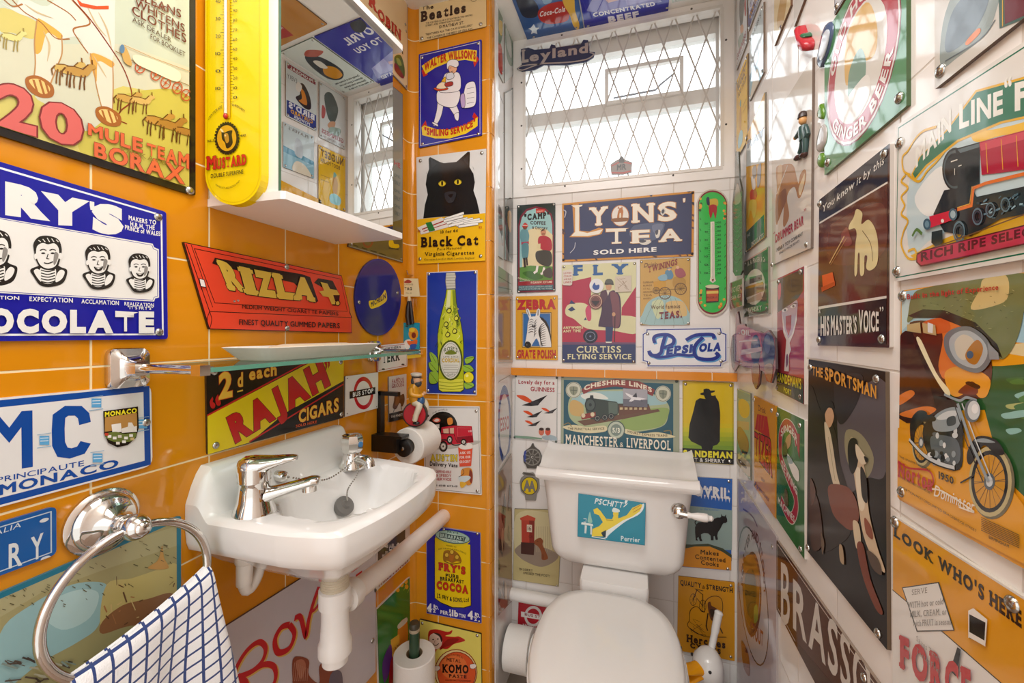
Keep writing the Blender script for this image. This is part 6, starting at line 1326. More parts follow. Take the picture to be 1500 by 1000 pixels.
s.poly('3a2018', [(1048, 575), (1118, 570), (1116, 650), (1050, 655)]); s.poly('b8502a', [(1052, 588), (1115, 585), (1113, 645), (1053, 648)]); s.ell('d8cfae', 1083, 570, 36, 10); s.poly('e0c060', [(1052, 595), (1115, 592), (1115, 606), (1052, 608)]); s.text('3a1a10', 'PRESERVE', 1056, 634, 1110, 632, 10)
s.done(); o_ = s.root
mb = MB(); mb.tube([s.P(s.uv(1085, 238), 0.0025), s.P(s.uv(1085, 520), 0.0025)], 0.0016, 8); mb.ball(tuple(s.P(s.uv(1085, 530), 0.003)), 0.0028, 8); mb.build('glass_tube', M('d9d2c8', 0.05, vary=0), o_); mb = MB(); mb.ball(tuple(s.P(s.uv(1085, 536), 0.0045)), 0.0026, 8); mb.build('bulb', M('8f1f22', 0.05), o_)
# stout sign, generic birds
V = g4
s = Sign('B', [(52, 68), (286, 78), (282, 438), (48, 412)], 'dddbd8', 'white stout sign with a flock of flying birds', view=V, edge='4f5f58', rad=0.002)
s.frame('35463f', 0.0014, 0.0010)
s.text('9e2c3a', 'Lovely day for a', 72, 118, 268, 124, 22, bold=0.05); s.text('9e2c3a', 'GUINNESS', 138, 158, 268, 164, 24, bold=0.05)
for x, y, k in ((145, 205, 1.0), (150, 280, 0.62), (240, 262, 0.52), (150, 330, 0.52)):
    s.poly('2a2a2e', [(x - 56 * k, y + 30 * k), (x - 10 * k, y + 14 * k), (x + 85 * k, y - 26 * k), (x + 40 * k, y + 20 * k), (x + 34 * k, y + 30 * k), (x - 6 * k, y + 34 * k)]); s.poly('d8532a', [(x - 84 * k, y - 24 * k), (x - 40 * k, y - 22 * k), (x - 2 * k, y + 4 * k), (x - 8 * k, y + 16 * k), (x - 50 * k, y + 2 * k)], True); s.poly('3f3f44', [(x - 6 * k, y + 10 * k), (x + 30 * k, y + 6 * k), (x + 40 * k, y + 24 * k), (x + 4 * k, y + 28 * k)], True)
s.poly('7fa08a', [(50, 398), (120, 402), (200, 412), (200, 420), (50, 410)]); s.poly('9fb0b8', [(200, 405), (240, 395), (276, 405), (276, 425), (215, 420)], True)
for x, c in ((197, 'c9705a'), (232, 'c8503a')): s.ell(c, x, 378, 15, 20); s.ell('3a2a28', x, 364, 13, 8)
s.screws((58, 76), (280, 86), (52, 408), (276, 432), r=0.0038, mat=M('4f5a54', 0.4)); s.done()
# railway lines poster
TL = '1f5566'
s = Sign('B', [(303, 72), (945, 98), (945, 700), (300, 700)], '9aa28c', 'teal railway poster with an express train half behind the cistern', name='tin_poster', view=V, rad=0.002, rough=0.2, edge='6a7264')
s.poly(TL, [(318, 96), (912, 118), (912, 690), (316, 690)])
s.poly('a9b58c', [(345, 210), (380, 180), (430, 160), (560, 150), (700, 152), (820, 180), (885, 230), (885, 290), (850, 350), (700, 380), (560, 372), (420, 352), (350, 300)], True); s.poly('9cc0c4', [(400, 170), (560, 158), (720, 162), (840, 195), (860, 230), (600, 240), (420, 230), (360, 215)], True); s.poly('c9a868', [(348, 235), (370, 205), (420, 230), (420, 290), (360, 285)], True); s.poly('8fa860', [(620, 320), (760, 260), (880, 250), (880, 300), (840, 350), (700, 372), (600, 366)], True); s.poly('dfe4dc', [(410, 180), (470, 165), (520, 172), (560, 200), (500, 200), (440, 205)], True)
s.poly('6a4a38', [(390, 320), (620, 285), (830, 255), (840, 268), (640, 310), (430, 345)]); s.poly('6a4434', [(600, 232), (780, 232), (790, 262), (620, 292)]); s.poly('4a4038', [(600, 225), (780, 228), (780, 236), (602, 236)])
for i in range(6): s.poly('c9b48a', [(622 + i * 26, 246), (638 + i * 26, 246), (638 + i * 26, 258), (622 + i * 26, 259)])
s.poly('35403a', [(452, 195), (560, 210), (610, 222), (612, 282), (560, 300), (470, 310), (440, 270), (438, 220)], True); s.ell('20282a', 462, 232, 30, 36); s.ell('4a5652', 462, 232, 24, 30); s.ell('20282a', 462, 232, 8, 9); s.poly('20282a', [(458, 198), (462, 180), (478, 180), (480, 200)]); s.poly('5a6a60', [(560, 215), (610, 222), (610, 280), (562, 286)]); s.poly('8a2f2a', [(410, 285), (490, 270), (492, 298), (415, 312)]); s.ell('d8c8a8', 424, 290, 11, 12); s.ell('d8c8a8', 474, 284, 11, 12)
for x, y in ((500, 305), (540, 300), (575, 294)): s.ell('20242a', x, y, 17, 17); s.ring('8a8a80', x, y, 12, 12, 0.25)
s.poly('8a3a36', [(415, 148), (470, 112), (600, 92), (730, 105), (812, 150), (800, 185), (720, 150), (600, 132), (480, 148), (425, 175)]); s.text('e8dcc8', 'CHESHIRE LINES', 428, 156, 796, 166, 26, bold=0.06, bulge=38)
for x, y in ((372, 152), (856, 172)): s.ell('c9cbb8', x, y, 43, 44); s.ring('5a6a60', x, y, 40, 41, 0.06); s.poly('8a907c', [(x - 20, y - 18), (x + 20, y - 16), (x + 18, y + 14), (x, y + 28), (x - 18, y + 12)], True); s.line('4f5a50', [(x - 18, y), (x + 18, y + 2)], 3); s.line('4f5a50', [(x, y - 18), (x, y + 24)], 3)
s.poly('d9cfa8', [(312, 352), (370, 340), (450, 352), (540, 345), (545, 375), (450, 385), (360, 372)], True); s.poly('d9cfa8', [(655, 362), (740, 385), (830, 380), (925, 405), (830, 412), (740, 402), (655, 388)], True); s.line('8a7a4a', [(318, 340), (345, 330), (360, 350)], 5, smooth=True); s.line('8a7a4a', [(860, 375), (895, 372), (900, 395)], 5, smooth=True); s.text('5a4a30', 'THE PUNCTUAL SERVICE', 340, 366, 538, 366, 13, bold=0.03, bulge=-4); s.text('5a4a30', 'HOURLY EXPRESS TRAINS', 665, 382, 880, 404, 13, bold=0.03, bulge=-8)
s.ell('4a5a58', 602, 368, 48, 50); s.ell('b9c2b0', 602, 368, 43, 45); s.ell('7a8a80', 602, 368, 30, 32); s.text('e8ead8', '5/3', 582, 382, 622, 384, 26, bold=0.05)
s.text('e8e2d0', 'MANCHESTER', 330, 444, 612, 460, 52, bold=0.03, serif=True); s.text('e8e2d0', '&', 622, 460, 642, 461, 26); s.text('e8e2d0', 'LIVERPOOL', 660, 462, 900, 478, 52, bold=0.03, serif=True)
s.screws((312, 78), (930, 105), r=0.0045, mat=M('4f5a54', 0.4)); s.done()
s = Sign('B', [(640, 143), (772, 150), (772, 246), (640, 240)], 'a9a8b0', 'small grey photograph of a jet airliner stuck on the railway poster', name='photograph', cat='photograph', view=V, rad=0, th=0.0006, base=bz_, rough=0.3)
s.poly('6a6a76', [(640, 200), (772, 205), (772, 246), (640, 240)]); s.poly('e6e6ea', [(650, 165), (675, 175), (705, 188), (765, 200), (730, 208), (700, 205), (690, 215), (672, 214), (684, 196), (660, 180)]); s.poly('3a3a44', [(690, 188), (712, 165), (716, 192)]); s.line('3a3a44', [(690, 212), (688, 222)], 3); s.line('3a3a44', [(740, 204), (742, 216)], 3); s.done()
# sherry sign with cloaked silhouette
s = Sign('B', [(962, 102), (1240, 112), (1240, 558), (962, 540)], 'd6b91e', 'yellow green sherry sign with a black cloaked silhouette', view=V, edge='2a2a1c', rad=0.004)
for i, c in enumerate(('d2bd22', 'c6bf28', 'b5b82a', 'a0ae2c', '8ba42e', '7a9a30')): y = 330 + i * 24; s.poly(c, [(963, y), (1240, y + 5), (1240, 480), (963, 470)])
s.frame('2a2a1c', 0.0016, 0.0008); s.poly('16130f', [(962, 466), (1240, 480), (1240, 556), (962, 538)]); s.text('ece03a', 'SANDEMAN', 966, 512, 1232, 524, 36, bold=0.09); s.text('e6e2da', 'PORT & SHERRY', 968, 536, 1190, 548, 20, bold=0.04)
s.poly('14110f', [(1086, 200), (1078, 180), (1060, 178), (1058, 170), (1076, 164), (1076, 148), (1090, 144), (1106, 146), (1114, 155), (1138, 154), (1136, 162), (1116, 168), (1118, 182), (1128, 184), (1140, 180), (1144, 192), (1158, 215), (1166, 270), (1166, 330), (1164, 430), (1150, 448), (1128, 455), (1122, 478), (1070, 478), (1064, 456), (1010, 430), (994, 410), (1000, 340), (1020, 270), (1034, 210), (1056, 196)])
s.screws((978, 120), (1224, 128), (1218, 540), r=0.0045); s.done()
# two car badges
def badge_plate(cx, cy, label):
    return thing('car_badge', label, 'badge', tuple(at3('B', cx, cy)), 'car badges beside the cistern')
K = '4f4b46'
s = Sign('B', [(97, 510), (110, 480), (130, 466), (140, 456), (145, 442), (152, 442), (158, 458), (166, 466), (186, 482), (198, 510), (194, 545), (182, 562), (176, 578), (118, 576), (114, 560), (100, 545)], K, 'dark round car club badge with crown on the tiles left of the cistern', name='car_badge', cat='badge', view=V, rad=0.001, th=0.005, rough=0.3)
s.ring('8d8a84', 147, 516, 46, 46, 0.14); s.ring('77746e', 147, 516, 18, 19, 0.3); s.poly('3a4a94', [(102, 490), (114, 482), (112, 540), (102, 530)], True)
for a in range(0, 360, 40): c_, d_ = math.cos(math.radians(a)), math.sin(math.radians(a)); s.line('8d8a84', [(147 + 18 * c_, 516 + 18 * d_), (147 + 40 * c_, 516 + 40 * d_)], 5)
s.text('c9c4bc', 'C', 140, 523, 154, 523, 14, bold=0.06); s.done()
s = Sign('B', [(78, 650), (86, 628), (104, 616), (92, 606), (96, 598), (130, 602), (150, 600), (160, 612), (172, 620), (184, 640), (186, 690), (170, 720), (166, 752), (110, 750), (106, 722), (84, 700)], '8a867e', 'winged car club badge with yellow centre on the tiles left of the cistern', name='car_badge', cat='badge', view=V, rad=0.001, th=0.005, rough=0.25)
s.ell('3f3b36', 132, 672, 46, 50); s.ell('dcc01e', 132, 672, 42, 46); s.text('7d7972', 'A', 100, 700, 138, 702, 58, bold=0.05, out='3f3b36', ow=0.02); s.text('7d7972', 'A', 128, 702, 164, 704, 58, bold=0.05, out='3f3b36', ow=0.02); s.poly('5a554e', [(96, 600), (140, 604), (160, 616), (120, 614)], True); s.done()
# post box card
V = h4
s = Sign('B', [(50, 55), (310, 62), (290, 478), (42, 440)], 'c9bb86', 'vintage card with a red post box and a dog', name='tin_picture', view=V, rad=0.001, rough=0.3, edge='5a4a30')
s.frame('5a4c34', 0.0004, 0.0006)
s.poly('d8cda0', [(60, 90), (200, 70), (260, 120), (250, 300), (150, 330), (60, 300)], True); s.poly('9a8a7a', [(56, 270), (120, 240), (270, 290), (280, 330), (200, 370), (110, 340), (60, 300)], True)
for i in range(8): s.line('b9a888', [(170 + i * 12, 150), (172 + i * 12, 290)], 3)
s.poly('b84434', [(88, 115), (160, 120), (158, 245), (90, 240)]); s.poly('8a2f26', [(130, 118), (160, 120), (158, 245), (132, 244)]); s.poly('c8523c', [(80, 105), (122, 88), (165, 105), (162, 120), (84, 116)]); s.poly('4a2a24', [(86, 236), (160, 240), (156, 306), (86, 298)]); s.poly('e3d8c0', [(118, 140), (146, 142), (146, 182), (118, 180)]); s.text('5a2a20', '16', 122, 172, 142, 172, 24); s.text('6a2018', 'GR', 128, 212, 152, 213, 14)
s.poly('8f4f2c', [(162, 225), (190, 212), (206, 228), (204, 250), (222, 290), (232, 325), (200, 330), (196, 290), (180, 260), (160, 245)], True); s.line('5a3018', [(172, 228), (180, 232)], 4); s.line('5a3018', [(205, 300), (206, 328)], 3)
s.text('4a3a2a', "I'M SORRY", 76, 388, 150, 396, 13, bold=0.02); s.text('4a3a2a', 'I MISSED THE POST!', 98, 408, 242, 426, 13, bold=0.02); s.screws((280, 472), r=0.003); s.done()
# red bus stop plate
s = Sign('B', [(72, 560), (262, 585), (262, 715), (68, 685)], 'b5202e', 'red bus stop plate with white ring behind the toilet roll', view=V, rad=0.002, edge='7a141c')
s.ring('e0dcd8', 152, 638, 48, 56, 0.26); s.poly('e8e4e0', [(86, 612), (232, 640), (232, 664), (86, 640)]); s.text('8a2a30', 'BUS STOP', 106, 634, 228, 658, 15, bold=0.04); s.text('e8e4e0', 'REQUEST', 96, 690, 170, 702, 12, bold=0.05); s.done()
# bull sign
V = g4
s = Sign('B', [(930, 615), (1235, 632), (1228, 1134), (930, 1110)], '2a63b4', 'blue and grey beef extract sign with a black bull', view=V, edge='cfc8bc', rad=0.002)
s.frame('d8d2c8', 0, 0.0012); s.poly('93a8a2', [(934, 775), (1060, 785), (1232, 805), (1230, 1020), (934, 1010)], False); s.poly('3f4a3a', [(934, 985), (1010, 990), (1100, 985), (1180, 1010), (1229, 1045), (1229, 1080), (934, 1050)], False); s.poly('e0932a', [(934, 1020), (1030, 1000), (1110, 1000), (1180, 1030), (1227, 1062), (1226, 1130), (934, 1106)], False)
WH, K = 'e4e2e2', '16161a'
s.text(WH, 'BOVRIL', 985, 722, 1216, 744, 60, bold=0.08, out='0f2a66', ow=0.03, sp=-0.02)
for i in range(9): x = 1055 + i * 19; s.poly(WH, [(x, 690 + i * 2), (x + 5, 662 + i * 2 + (i % 3) * 6), (x + 11, 690 + i * 2)]); s.poly(WH, [(x + 4, 718 + i * 2), (x + 9, 740 + i * 3), (x + 14, 720 + i * 2)])
s.text('5a86b8', 'in the kitchen', 1060, 802, 1160, 806, 12)
s.poly(K, [(1036, 880), (1048, 868), (1080, 866), (1110, 864), (1130, 852), (1150, 842), (1166, 842), (1172, 836), (1170, 822), (1178, 834), (1190, 836), (1198, 824), (1198, 838), (1204, 850), (1204, 864), (1196, 872), (1184, 872), (1176, 884), (1166, 905), (1154, 922), (1150, 940), (1154, 962), (1142, 964), (1136, 942), (1130, 944), (1130, 966), (1116, 966), (1114, 940), (1100, 928), (1078, 926), (1062, 934), (1064, 955), (1070, 970), (1056, 970), (1048, 946), (1040, 955), (1046, 968), (1034, 966), (1030, 925), (1030, 895)]); s.line(K, [(1036, 884), (1030, 866), (1046, 856), (1062, 862)], 5, smooth=True)
s.text('3a2a18', 'Makes', 1060, 1040, 1158, 1050, 24, bold=0.02); s.text('3a2a18', 'Contented', 1030, 1065, 1194, 1086, 24, bold=0.02); s.text('3a2a18', 'Cooks', 1062, 1096, 1158, 1110, 24, bold=0.02)
s.screws((1214, 648), (1208, 1122), r=0.004); s.done()
# cycles sign
V = h4
s = Sign('B', [(940, 420), (1245, 455), (1245, 882), (932, 822)], 'd6941c', 'orange cycles sign with a drawing of a bicycle and a strong man', view=V, edge='9a6a1a', rad=0.002, rough=0.2)
K = '3a2412'
s.text('251a10', 'QUALITY', 950, 468, 1062, 486, 28, bold=0.05); s.text('251a10', '&', 1070, 488, 1084, 490, 18); s.text('251a10', 'STRENGTH', 1092, 492, 1234, 512, 28, bold=0.06)
for x, y in ((1020, 548), (1072, 582)):
    s.ring(K, x, y, 19, 33, 0.10)
    for a in range(0, 180, 45): c_, d_ = math.cos(math.radians(a)) * 19, math.sin(math.radians(a)) * 33; s.line(K, [(x - c_, y - d_), (x + c_, y + d_)], 1.2)
s.line(K, [(1020, 548), (1040, 495), (1072, 520), (1072, 582)], 4); s.line(K, [(1040, 495), (1030, 488), (1075, 500)], 4); s.line(K, [(1040, 540), (1072, 582)], 3)
s.line(K, [(1000, 660), (1005, 605), (1040, 585), (1080, 615), (1085, 560), (1120, 530), (1165, 535), (1180, 580), (1168, 660), (1150, 690)], 3, smooth=True); s.line(K, [(1000, 660), (990, 690), (1040, 730), (1090, 740)], 3, smooth=True)
s.poly('6a3a1c', [(1098, 570), (1112, 558), (1120, 580), (1150, 600), (1155, 650), (1120, 660), (1105, 620)], True); s.poly(K, [(1112, 600), (1140, 605), (1150, 640), (1120, 640)], True); s.line(K, [(1100, 620), (1090, 690), (1098, 715)], 6); s.line(K, [(1130, 655), (1160, 690), (1180, 730)], 6); s.line(K, [(1000, 700), (1080, 745), (1200, 750)], 3, smooth=True)
for i in range(9): r = random.Random(i); s.line(K, [(r.uniform(995, 1090), r.uniform(640, 730)), (r.uniform(995, 1090), r.uniform(660, 735))], 1.5)
s.text('3a2010', 'Hercules', 985, 775, 1196, 812, 42, bold=0.07, serif=True); s.text('3a2010', 'CYCLES', 1003, 806, 1170, 842, 28, bold=0.08, serif=True); s.screws((1225, 472), (952, 806), (1224, 858), r=0.004); s.done()
# plate stuck on the cistern front
PL['K'] = tuple(Vector(x) for x in ((0, 1.157, H), (1, 0, 0), (0, 0.045, 1), (0, -1, 0.045))); PL['K'] = (PL['K'][0] + Vector((0, -0.0012, -0.405)), PL['K'][1], PL['K'][2].normalized(), PL['K'][3].normalized())
V = g4; TQ = '1a87a0'
s = Sign('K', [(397, 712), (763, 765), (758, 995), (392, 947)], TQ, 'turquoise mineral water plate stuck on the front of the cistern', view=V, edge='cfd6d6', rad=0.002, base=0.0, th=0.003)
s.frame('126a84', 0, 0.0010); YL = 'e6cf3a'; WH = 'e2ecec'
s.text(WH, 'PSCHITT', 484, 768, 636, 792, 30, bold=0.03, lean=8); s.text(WH, '!', 640, 790, 664, 770, 40, lean=10, bold=0.02)
s.poly('d9e6e2', [(415, 868), (475, 878), (478, 890), (412, 880)]); s.poly('cfdcdc', [(432, 885), (444, 887), (440, 930), (430, 928)]); s.poly('cfdcdc', [(462, 888), (472, 890), (470, 936), (462, 934)]); s.poly('8fc4b8', [(452, 835), (460, 812), (466, 836), (472, 870), (448, 868)], True); s.line(WH, [(425, 850), (440, 850), (438, 868), (426, 866)], 2.5)
s.poly(WH, [(660, 845), (720, 790), (752, 768), (748, 800), (720, 830), (660, 860), (600, 905), (560, 940), (548, 955), (530, 935), (560, 890)], True)
s.poly(YL, [(478, 800), (500, 790), (520, 810), (548, 850), (580, 852), (590, 830), (612, 828), (614, 848), (660, 830), (690, 790), (735, 770), (745, 775), (730, 810), (690, 838), (640, 858), (590, 890), (548, 915), (520, 925), (545, 945), (470, 945), (474, 905), (510, 890), (530, 868), (508, 830), (484, 822)], False)
s.ell('e6cf3a', 600, 822, 15, 19); s.poly('d9e6e2', [(582, 812), (588, 790), (618, 800), (618, 814)], True); s.line('b9702a', [(690, 800), (735, 775)], 3); s.line('b9702a', [(695, 815), (738, 790)], 3); s.line('7a5a1c', [(548, 855), (586, 858)], 3); s.poly('1c2f3a', [(520, 925), (548, 910), (545, 950), (530, 945)]); s.line(WH, [(470, 946), (545, 958)], 4)
s.text('cfe6ea', 'Perrier', 628, 968, 732, 978, 26, bold=0.03); s.done()
# small things on the grille: lettered truck badge and red badge
PL['W'] = (Vector((0, YB - 0.0085, H)), Vector((1, 0, 0)), Vector((0, 0, 1)), Vector((0, -1, 0)))
V = e4
NV = '3a3f5c'; SV = 'b5a9a4'
lb = Sign('W', [(62, 372), (90, 350), (84, 290), (86, 266), (125, 258), (160, 270), (240, 262), (250, 240), (270, 245), (275, 258), (410, 240), (425, 215), (450, 218), (458, 280), (488, 282), (480, 310), (440, 335), (330, 352), (210, 352), (160, 378), (90, 386)], NV, 'chrome lettered truck maker badge fixed on the window grille', name='truck_badge', cat='badge', view=V, rad=0.001, th=0.004, rough=0.25)
lb.text(SV, 'L', 92, 342, 130, 336, 72, bold=0.06, serif=True); lb.text(SV, 'eyland', 132, 336, 450, 286, 52, bold=0.06, h1=55)
lb.line(SV, [(300, 342), (200, 346), (150, 360), (95, 380), (70, 372), (90, 358), (150, 350), (190, 350)], 6, smooth=True); lb.line(SV, [(200, 344), (340, 338), (440, 322), (480, 295), (458, 284)], 7, smooth=True); lb.done()
rb = Sign('W', [(570, 892), (600, 870), (618, 862), (625, 848), (636, 848), (642, 862), (660, 868), (690, 880), (686, 935), (640, 946), (575, 946)], '8a7f7a', 'small grey and red crowned badge low on the window grille', name='car_badge', cat='badge', view=V, rad=0.001, th=0.004, rough=0.3)
rb.line('b0483c', [(578, 900), (625, 876), (684, 888)], 6); rb.line('b0483c', [(576, 936), (640, 938), (684, 926)], 8); rb.text('3a3634', 'MR', 606, 924, 656, 920, 32, bold=0.06); rb.poly('4a4644', [(618, 880), (625, 852), (640, 852), (646, 880)], True); rb.done()
# ------------------------------------------------------------------ signs on the ceiling above the window
k0, k1 = crop_px(V, (125, 230)), crop_px(V, (428, 165))
s = Sign('C', [off('C', k0, 0, -0.30), off('C', k1, 0, -0.30), k1, k0], '3b5f9a', 'glossy blue and red cola poster on the ceiling over the window', name='tin_poster', rad=0.002, edge='4a4a58')
s.view = V
s.poly('2a3040', [(60, -20), (140, -10), (180, 40), (170, 90), (110, 95), (80, 60)], True); s.poly('b8342c', [(180, 60), (240, 20), (330, 10), (350, 70), (330, 115), (240, 130), (190, 110)], True); s.poly('e0b44a', [(310, -30), (370, -20), (380, 60), (402, 130), (395, 160), (370, 140), (350, 80), (320, 30)], True); s.poly('d8e2ea', [(140, 150), (155, 130), (165, 150), (185, 150), (170, 165), (175, 185), (155, 178), (140, 185), (145, 165), (125, 155)]); s.poly('7aa0c0', [(200, -40), (260, -40), (250, 10), (210, 20)], True)
s.text('f0e4e2', 'Coca-Cola', 186, 92, 325, 62, 30, bold=0.05, lean=4); s.screws((155, 200), (385, 150), r=0.004); s.done()
k0, k1 = crop_px(V, (434, 160)), crop_px(V, (884, 58))
s = Sign('C', [off('C', k0, 0, -0.30), off('C', k1, 0, -0.30), k1, k0], '2c2f9a', 'deep blue concentrated beef sign on the ceiling over the window', rad=0.002, edge='23246a'); s.view = V
s.poly('8a8ac4', [(500, -60), (800, -60), (850, 10), (520, 70), (440, 60)]); s.poly('a9a8d8', [(640, -60), (780, -60), (790, 0), (660, 30)]); s.line('3a3aa0', [(420, 0), (455, 95)], 5); s.line('3a3aa0', [(540, -20), (500, 60)], 4); s.poly('d8b4b4', [(545, 0), (640, -30), (650, -10), (560, 15)])
s.poly('2c2f9a', [(440, 100), (875, 20), (884, 58), (434, 160)]); s.text('e2e0ea', 'CONCENTRATED', 480, 92, 815, 30, 22, bold=0.06, lean=-6); s.text('e2e0ea', 'BEEF', 562, 124, 728, 92, 34, bold=0.09, lean=-6)
s.text('e2e0ea', 'BOVRIL', 420, -190, 760, -260, 60, bold=0.06); s.text('e2e0ea', 'TO YOU', 500, -130, 760, -180, 45, bold=0.06); s.poly('23232c', [(470, -330), (560, -350), (600, -300), (560, -260), (480, -270)], True); s.screws((450, 140), (878, 42), r=0.004); s.done()
# ------------------------------------------------------------------ signs on the white wall opposite the basin
R1_ = (1050, 0, 5); R2_ = (1050, 180, 5); R3_ = (1050, 360, 5); R4_ = (1050, 540, 5); R5_ = (1050, 740, 3.846); R6_ = (1180, 0, 3.125); R7_ = (1180, 280, 3.125); R8_ = (1180, 560, 2.2727)
GL = 0.07
# ---- locomotive sign
q = [crop_px(R6_, (415, 575)), crop_px(R6_, (1110, 118)), crop_px(R7_, (1110, 292)), crop_px(R7_, (403, 415))]
s = Sign('R', q, 'd9d6d0', 'white fruit sign with a red and black steam locomotive', rough=GL, edge='b9b2a8'); s.frame('1f6a4e', 0.0035, 0.0012)
s.view = R6_
GR, YL, RD, BK = '2f7052', 'd9a827', 'a8243c', '23292c'
s.poly('bccfd4', [(470, 860), (560, 700), (760, 610), (1050, 520), (1050, 900), (600, 1080), (480, 1160)], True); s.poly('e3e6e4', [(500, 900), (620, 760), (660, 900), (560, 990)], True)
s.poly(YL, [(480, 1170), (640, 1090), (1050, 930), (1100, 1000), (1100, 1060), (700, 1190), (520, 1200)]); s.poly('e6b83a', [(760, 625), (800, 600), (860, 592), (940, 575), (1050, 550), (1050, 600), (900, 620), (790, 650)], True)
s.poly(YL, [(484, 800), (520, 720), (640, 600), (780, 412), (1110, 320), (1110, 520), (900, 565), (700, 650), (560, 760), (500, 830)]); s.poly(GR, [(492, 795), (528, 715), (648, 600), (784, 422), (1110, 332), (1110, 508), (895, 555), (695, 640), (552, 755), (502, 815)])
s.text('e3e2da', 'MAIN', 505, 770, 668, 600, 88, bold=0.05, h1=105); s.text('e3e2da', 'LINE', 705, 592, 905, 520, 115, bold=0.06, h1=110); s.text('e3e2da', '\u201c', 912, 470, 945, 460, 110, bold=0.04); s.text('e3e2da', 'F', 960, 510, 1020, 495, 130, bold=0.07)
for pts in ([(480, 800), (450, 780), (445, 720), (470, 690), (500, 640), (540, 600), (600, 580)], [(460, 800), (440, 830), (470, 860), (440, 900), (455, 940), (440, 980), (470, 1010), (450, 1060), (440, 1120), (470, 1180), (510, 1180), (500, 1140), (470, 1150)], [(470, 800), (520, 830), (560, 780), (600, 740), (640, 690)]): s.line(YL, pts, 11, smooth=True)
s.view = (1180, 0, 3.125)
s.ell(BK, 690, 775, 62, 100); s.ell('4a565a', 686, 775, 52, 88); s.ell(BK, 684, 776, 44, 76); s.poly(BK, [(690, 680), (800, 650), (800, 840), (740, 860), (700, 872)]); s.poly('5f6e74', [(700, 684), (800, 655), (800, 672), (712, 700)]); s.poly(RD, [(800, 650), (990, 600), (1110, 570), (1110, 760), (900, 790), (810, 800)], False); s.poly('c84a58', [(800, 655), (1110, 575), (1110, 610), (810, 690)])
for x in (830, 900, 970, 1040): s.line('e0a23a', [(x, 655 - (x - 830) * 0.25), (x + 8, 790 - (x - 830) * 0.2)], 4)
s.poly('5a2a2c', [(1010, 630), (1050, 610), (1060, 720), (1012, 740)]); s.line('d8d4c8', [(670, 740), (700, 730)], 5); s.line('d8d4c8', [(688, 770), (688, 800)], 4); s.line('d8d4c8', [(705, 760), (720, 755)], 4)
s.poly(BK, [(640, 870), (760, 850), (790, 900), (1110, 830), (1110, 960), (900, 1000), (760, 1080), (640, 1060), (590, 980)]); s.line('d8702a', [(700, 960), (765, 940), (775, 860), (830, 838), (1110, 770)], 14, smooth=False); s.line('d8a23a', [(700, 950), (758, 932), (768, 852)], 4)
for i in range(26): r = random.Random(i + 7); x = r.uniform(790, 1100); y = 960 - (x - 790) * 0.28 + r.uniform(-40, 60); s.line(r.choice(['3f5a68', '5f8090', '8aa8b4', '2a3a44']), [(x, y), (x + r.uniform(10, 40), y - r.uniform(0, 20))], r.uniform(4, 10))
s.poly('c8283c', [(576, 990), (700, 955), (700, 1000), (582, 1042)]); s.ell('3f5a6a', 566, 1025, 18, 26); s.ell('6a8a9a', 566, 1025, 10, 16); s.ell('3f5a6a', 686, 980, 20, 28); s.ell('9ab0b8', 686, 980, 12, 18); s.ell('e3e2da', 638, 1010, 7, 9)
for x, y, rx, ry in ((715, 1060, 28, 50), (800, 990, 24, 40), (860, 960, 22, 36), (930, 935, 22, 34)): s.ring('54707e', x, y, rx, ry, 0.22); s.ring('2a3a44', x, y, rx * 0.7, ry * 0.7, 0.3)
s.poly('2a3430', [(590, 1060), (640, 1050), (640, 1110), (610, 1130), (588, 1110)]); s.line('5a7a3a', [(500, 1080), (520, 1050), (545, 1070)], 14, smooth=True); s.line('6a4a2a', [(520, 1160), (720, 1090), (1100, 950)], 5); s.line('6a4a2a', [(560, 1190), (800, 1100), (1100, 1010)], 4)
s.view = R7_
s.poly('5a1420', [(520, 290), (545, 270), (1110, 130), (1110, 225), (540, 345), (518, 325)]); s.poly('b32a48', [(524, 292), (548, 275), (1110, 137), (1110, 218), (542, 338), (524, 322)]); s.text('5a1420', 'RICH RIPE SELECTED', 540, 322, 1180, 170, 42, bold=0.06)
s.view = (0, 0, 1); s.screws(crop_px(R6_, (432, 655)), crop_px(R7_, (420, 367)), r=0.0058); s.done()
# ---- motorcycle poster
q = [crop_px(R7_, (438, 455)), crop_px(R7_, (1110, 355)), crop_px(R8_, (800, 660)), crop_px(R8_, (308, 388))]
s = Sign('R', q, 'dc9a1e', 'motorcycle sign with a goggled rider and green landscape', name='tin_poster', rough=GL, edge='3a2a20'); s.view = R7_
s.poly('9cc4d4', [(440, 460), (1110, 360), (1110, 700), (440, 660)], False); s.poly('d8c89a', [(930, 705), (1110, 690), (1110, 760), (920, 740)], True); s.poly('b9d0d4', [(440, 500), (500, 490), (480, 600), (440, 640)])
s.poly('2f5a30', [(430, 800), (900, 800), (1110, 780), (1110, 1500), (900, 1300), (820, 1000), (430, 1010)])
for i in range(12): r = random.Random(i + 3); x, y = r.uniform(880, 1050), r.uniform(830, 1100); s.poly(r.choice(['4a7a3a', '8ab8b0', 'a8b06a', '3a6a34']), [(x, y), (x + r.uniform(40, 120), y - r.uniform(5, 20)), (x + r.uniform(60, 130), y + 10), (x + 20, y + r.uniform(12, 26))], True)
s.poly('3a1a10', [(428, 680), (520, 660), (620, 830), (660, 930), (690, 1010), (430, 1040)], True); s.poly('4a2414', [(430, 700), (500, 700), (560, 850), (600, 1000), (432, 1020)]); s.poly('d8782a', [(425, 940), (480, 910), (500, 930), (450, 970), (426, 976)], True); s.poly('d8782a', [(430, 1020), (540, 985), (600, 1000), (520, 1040)], True)
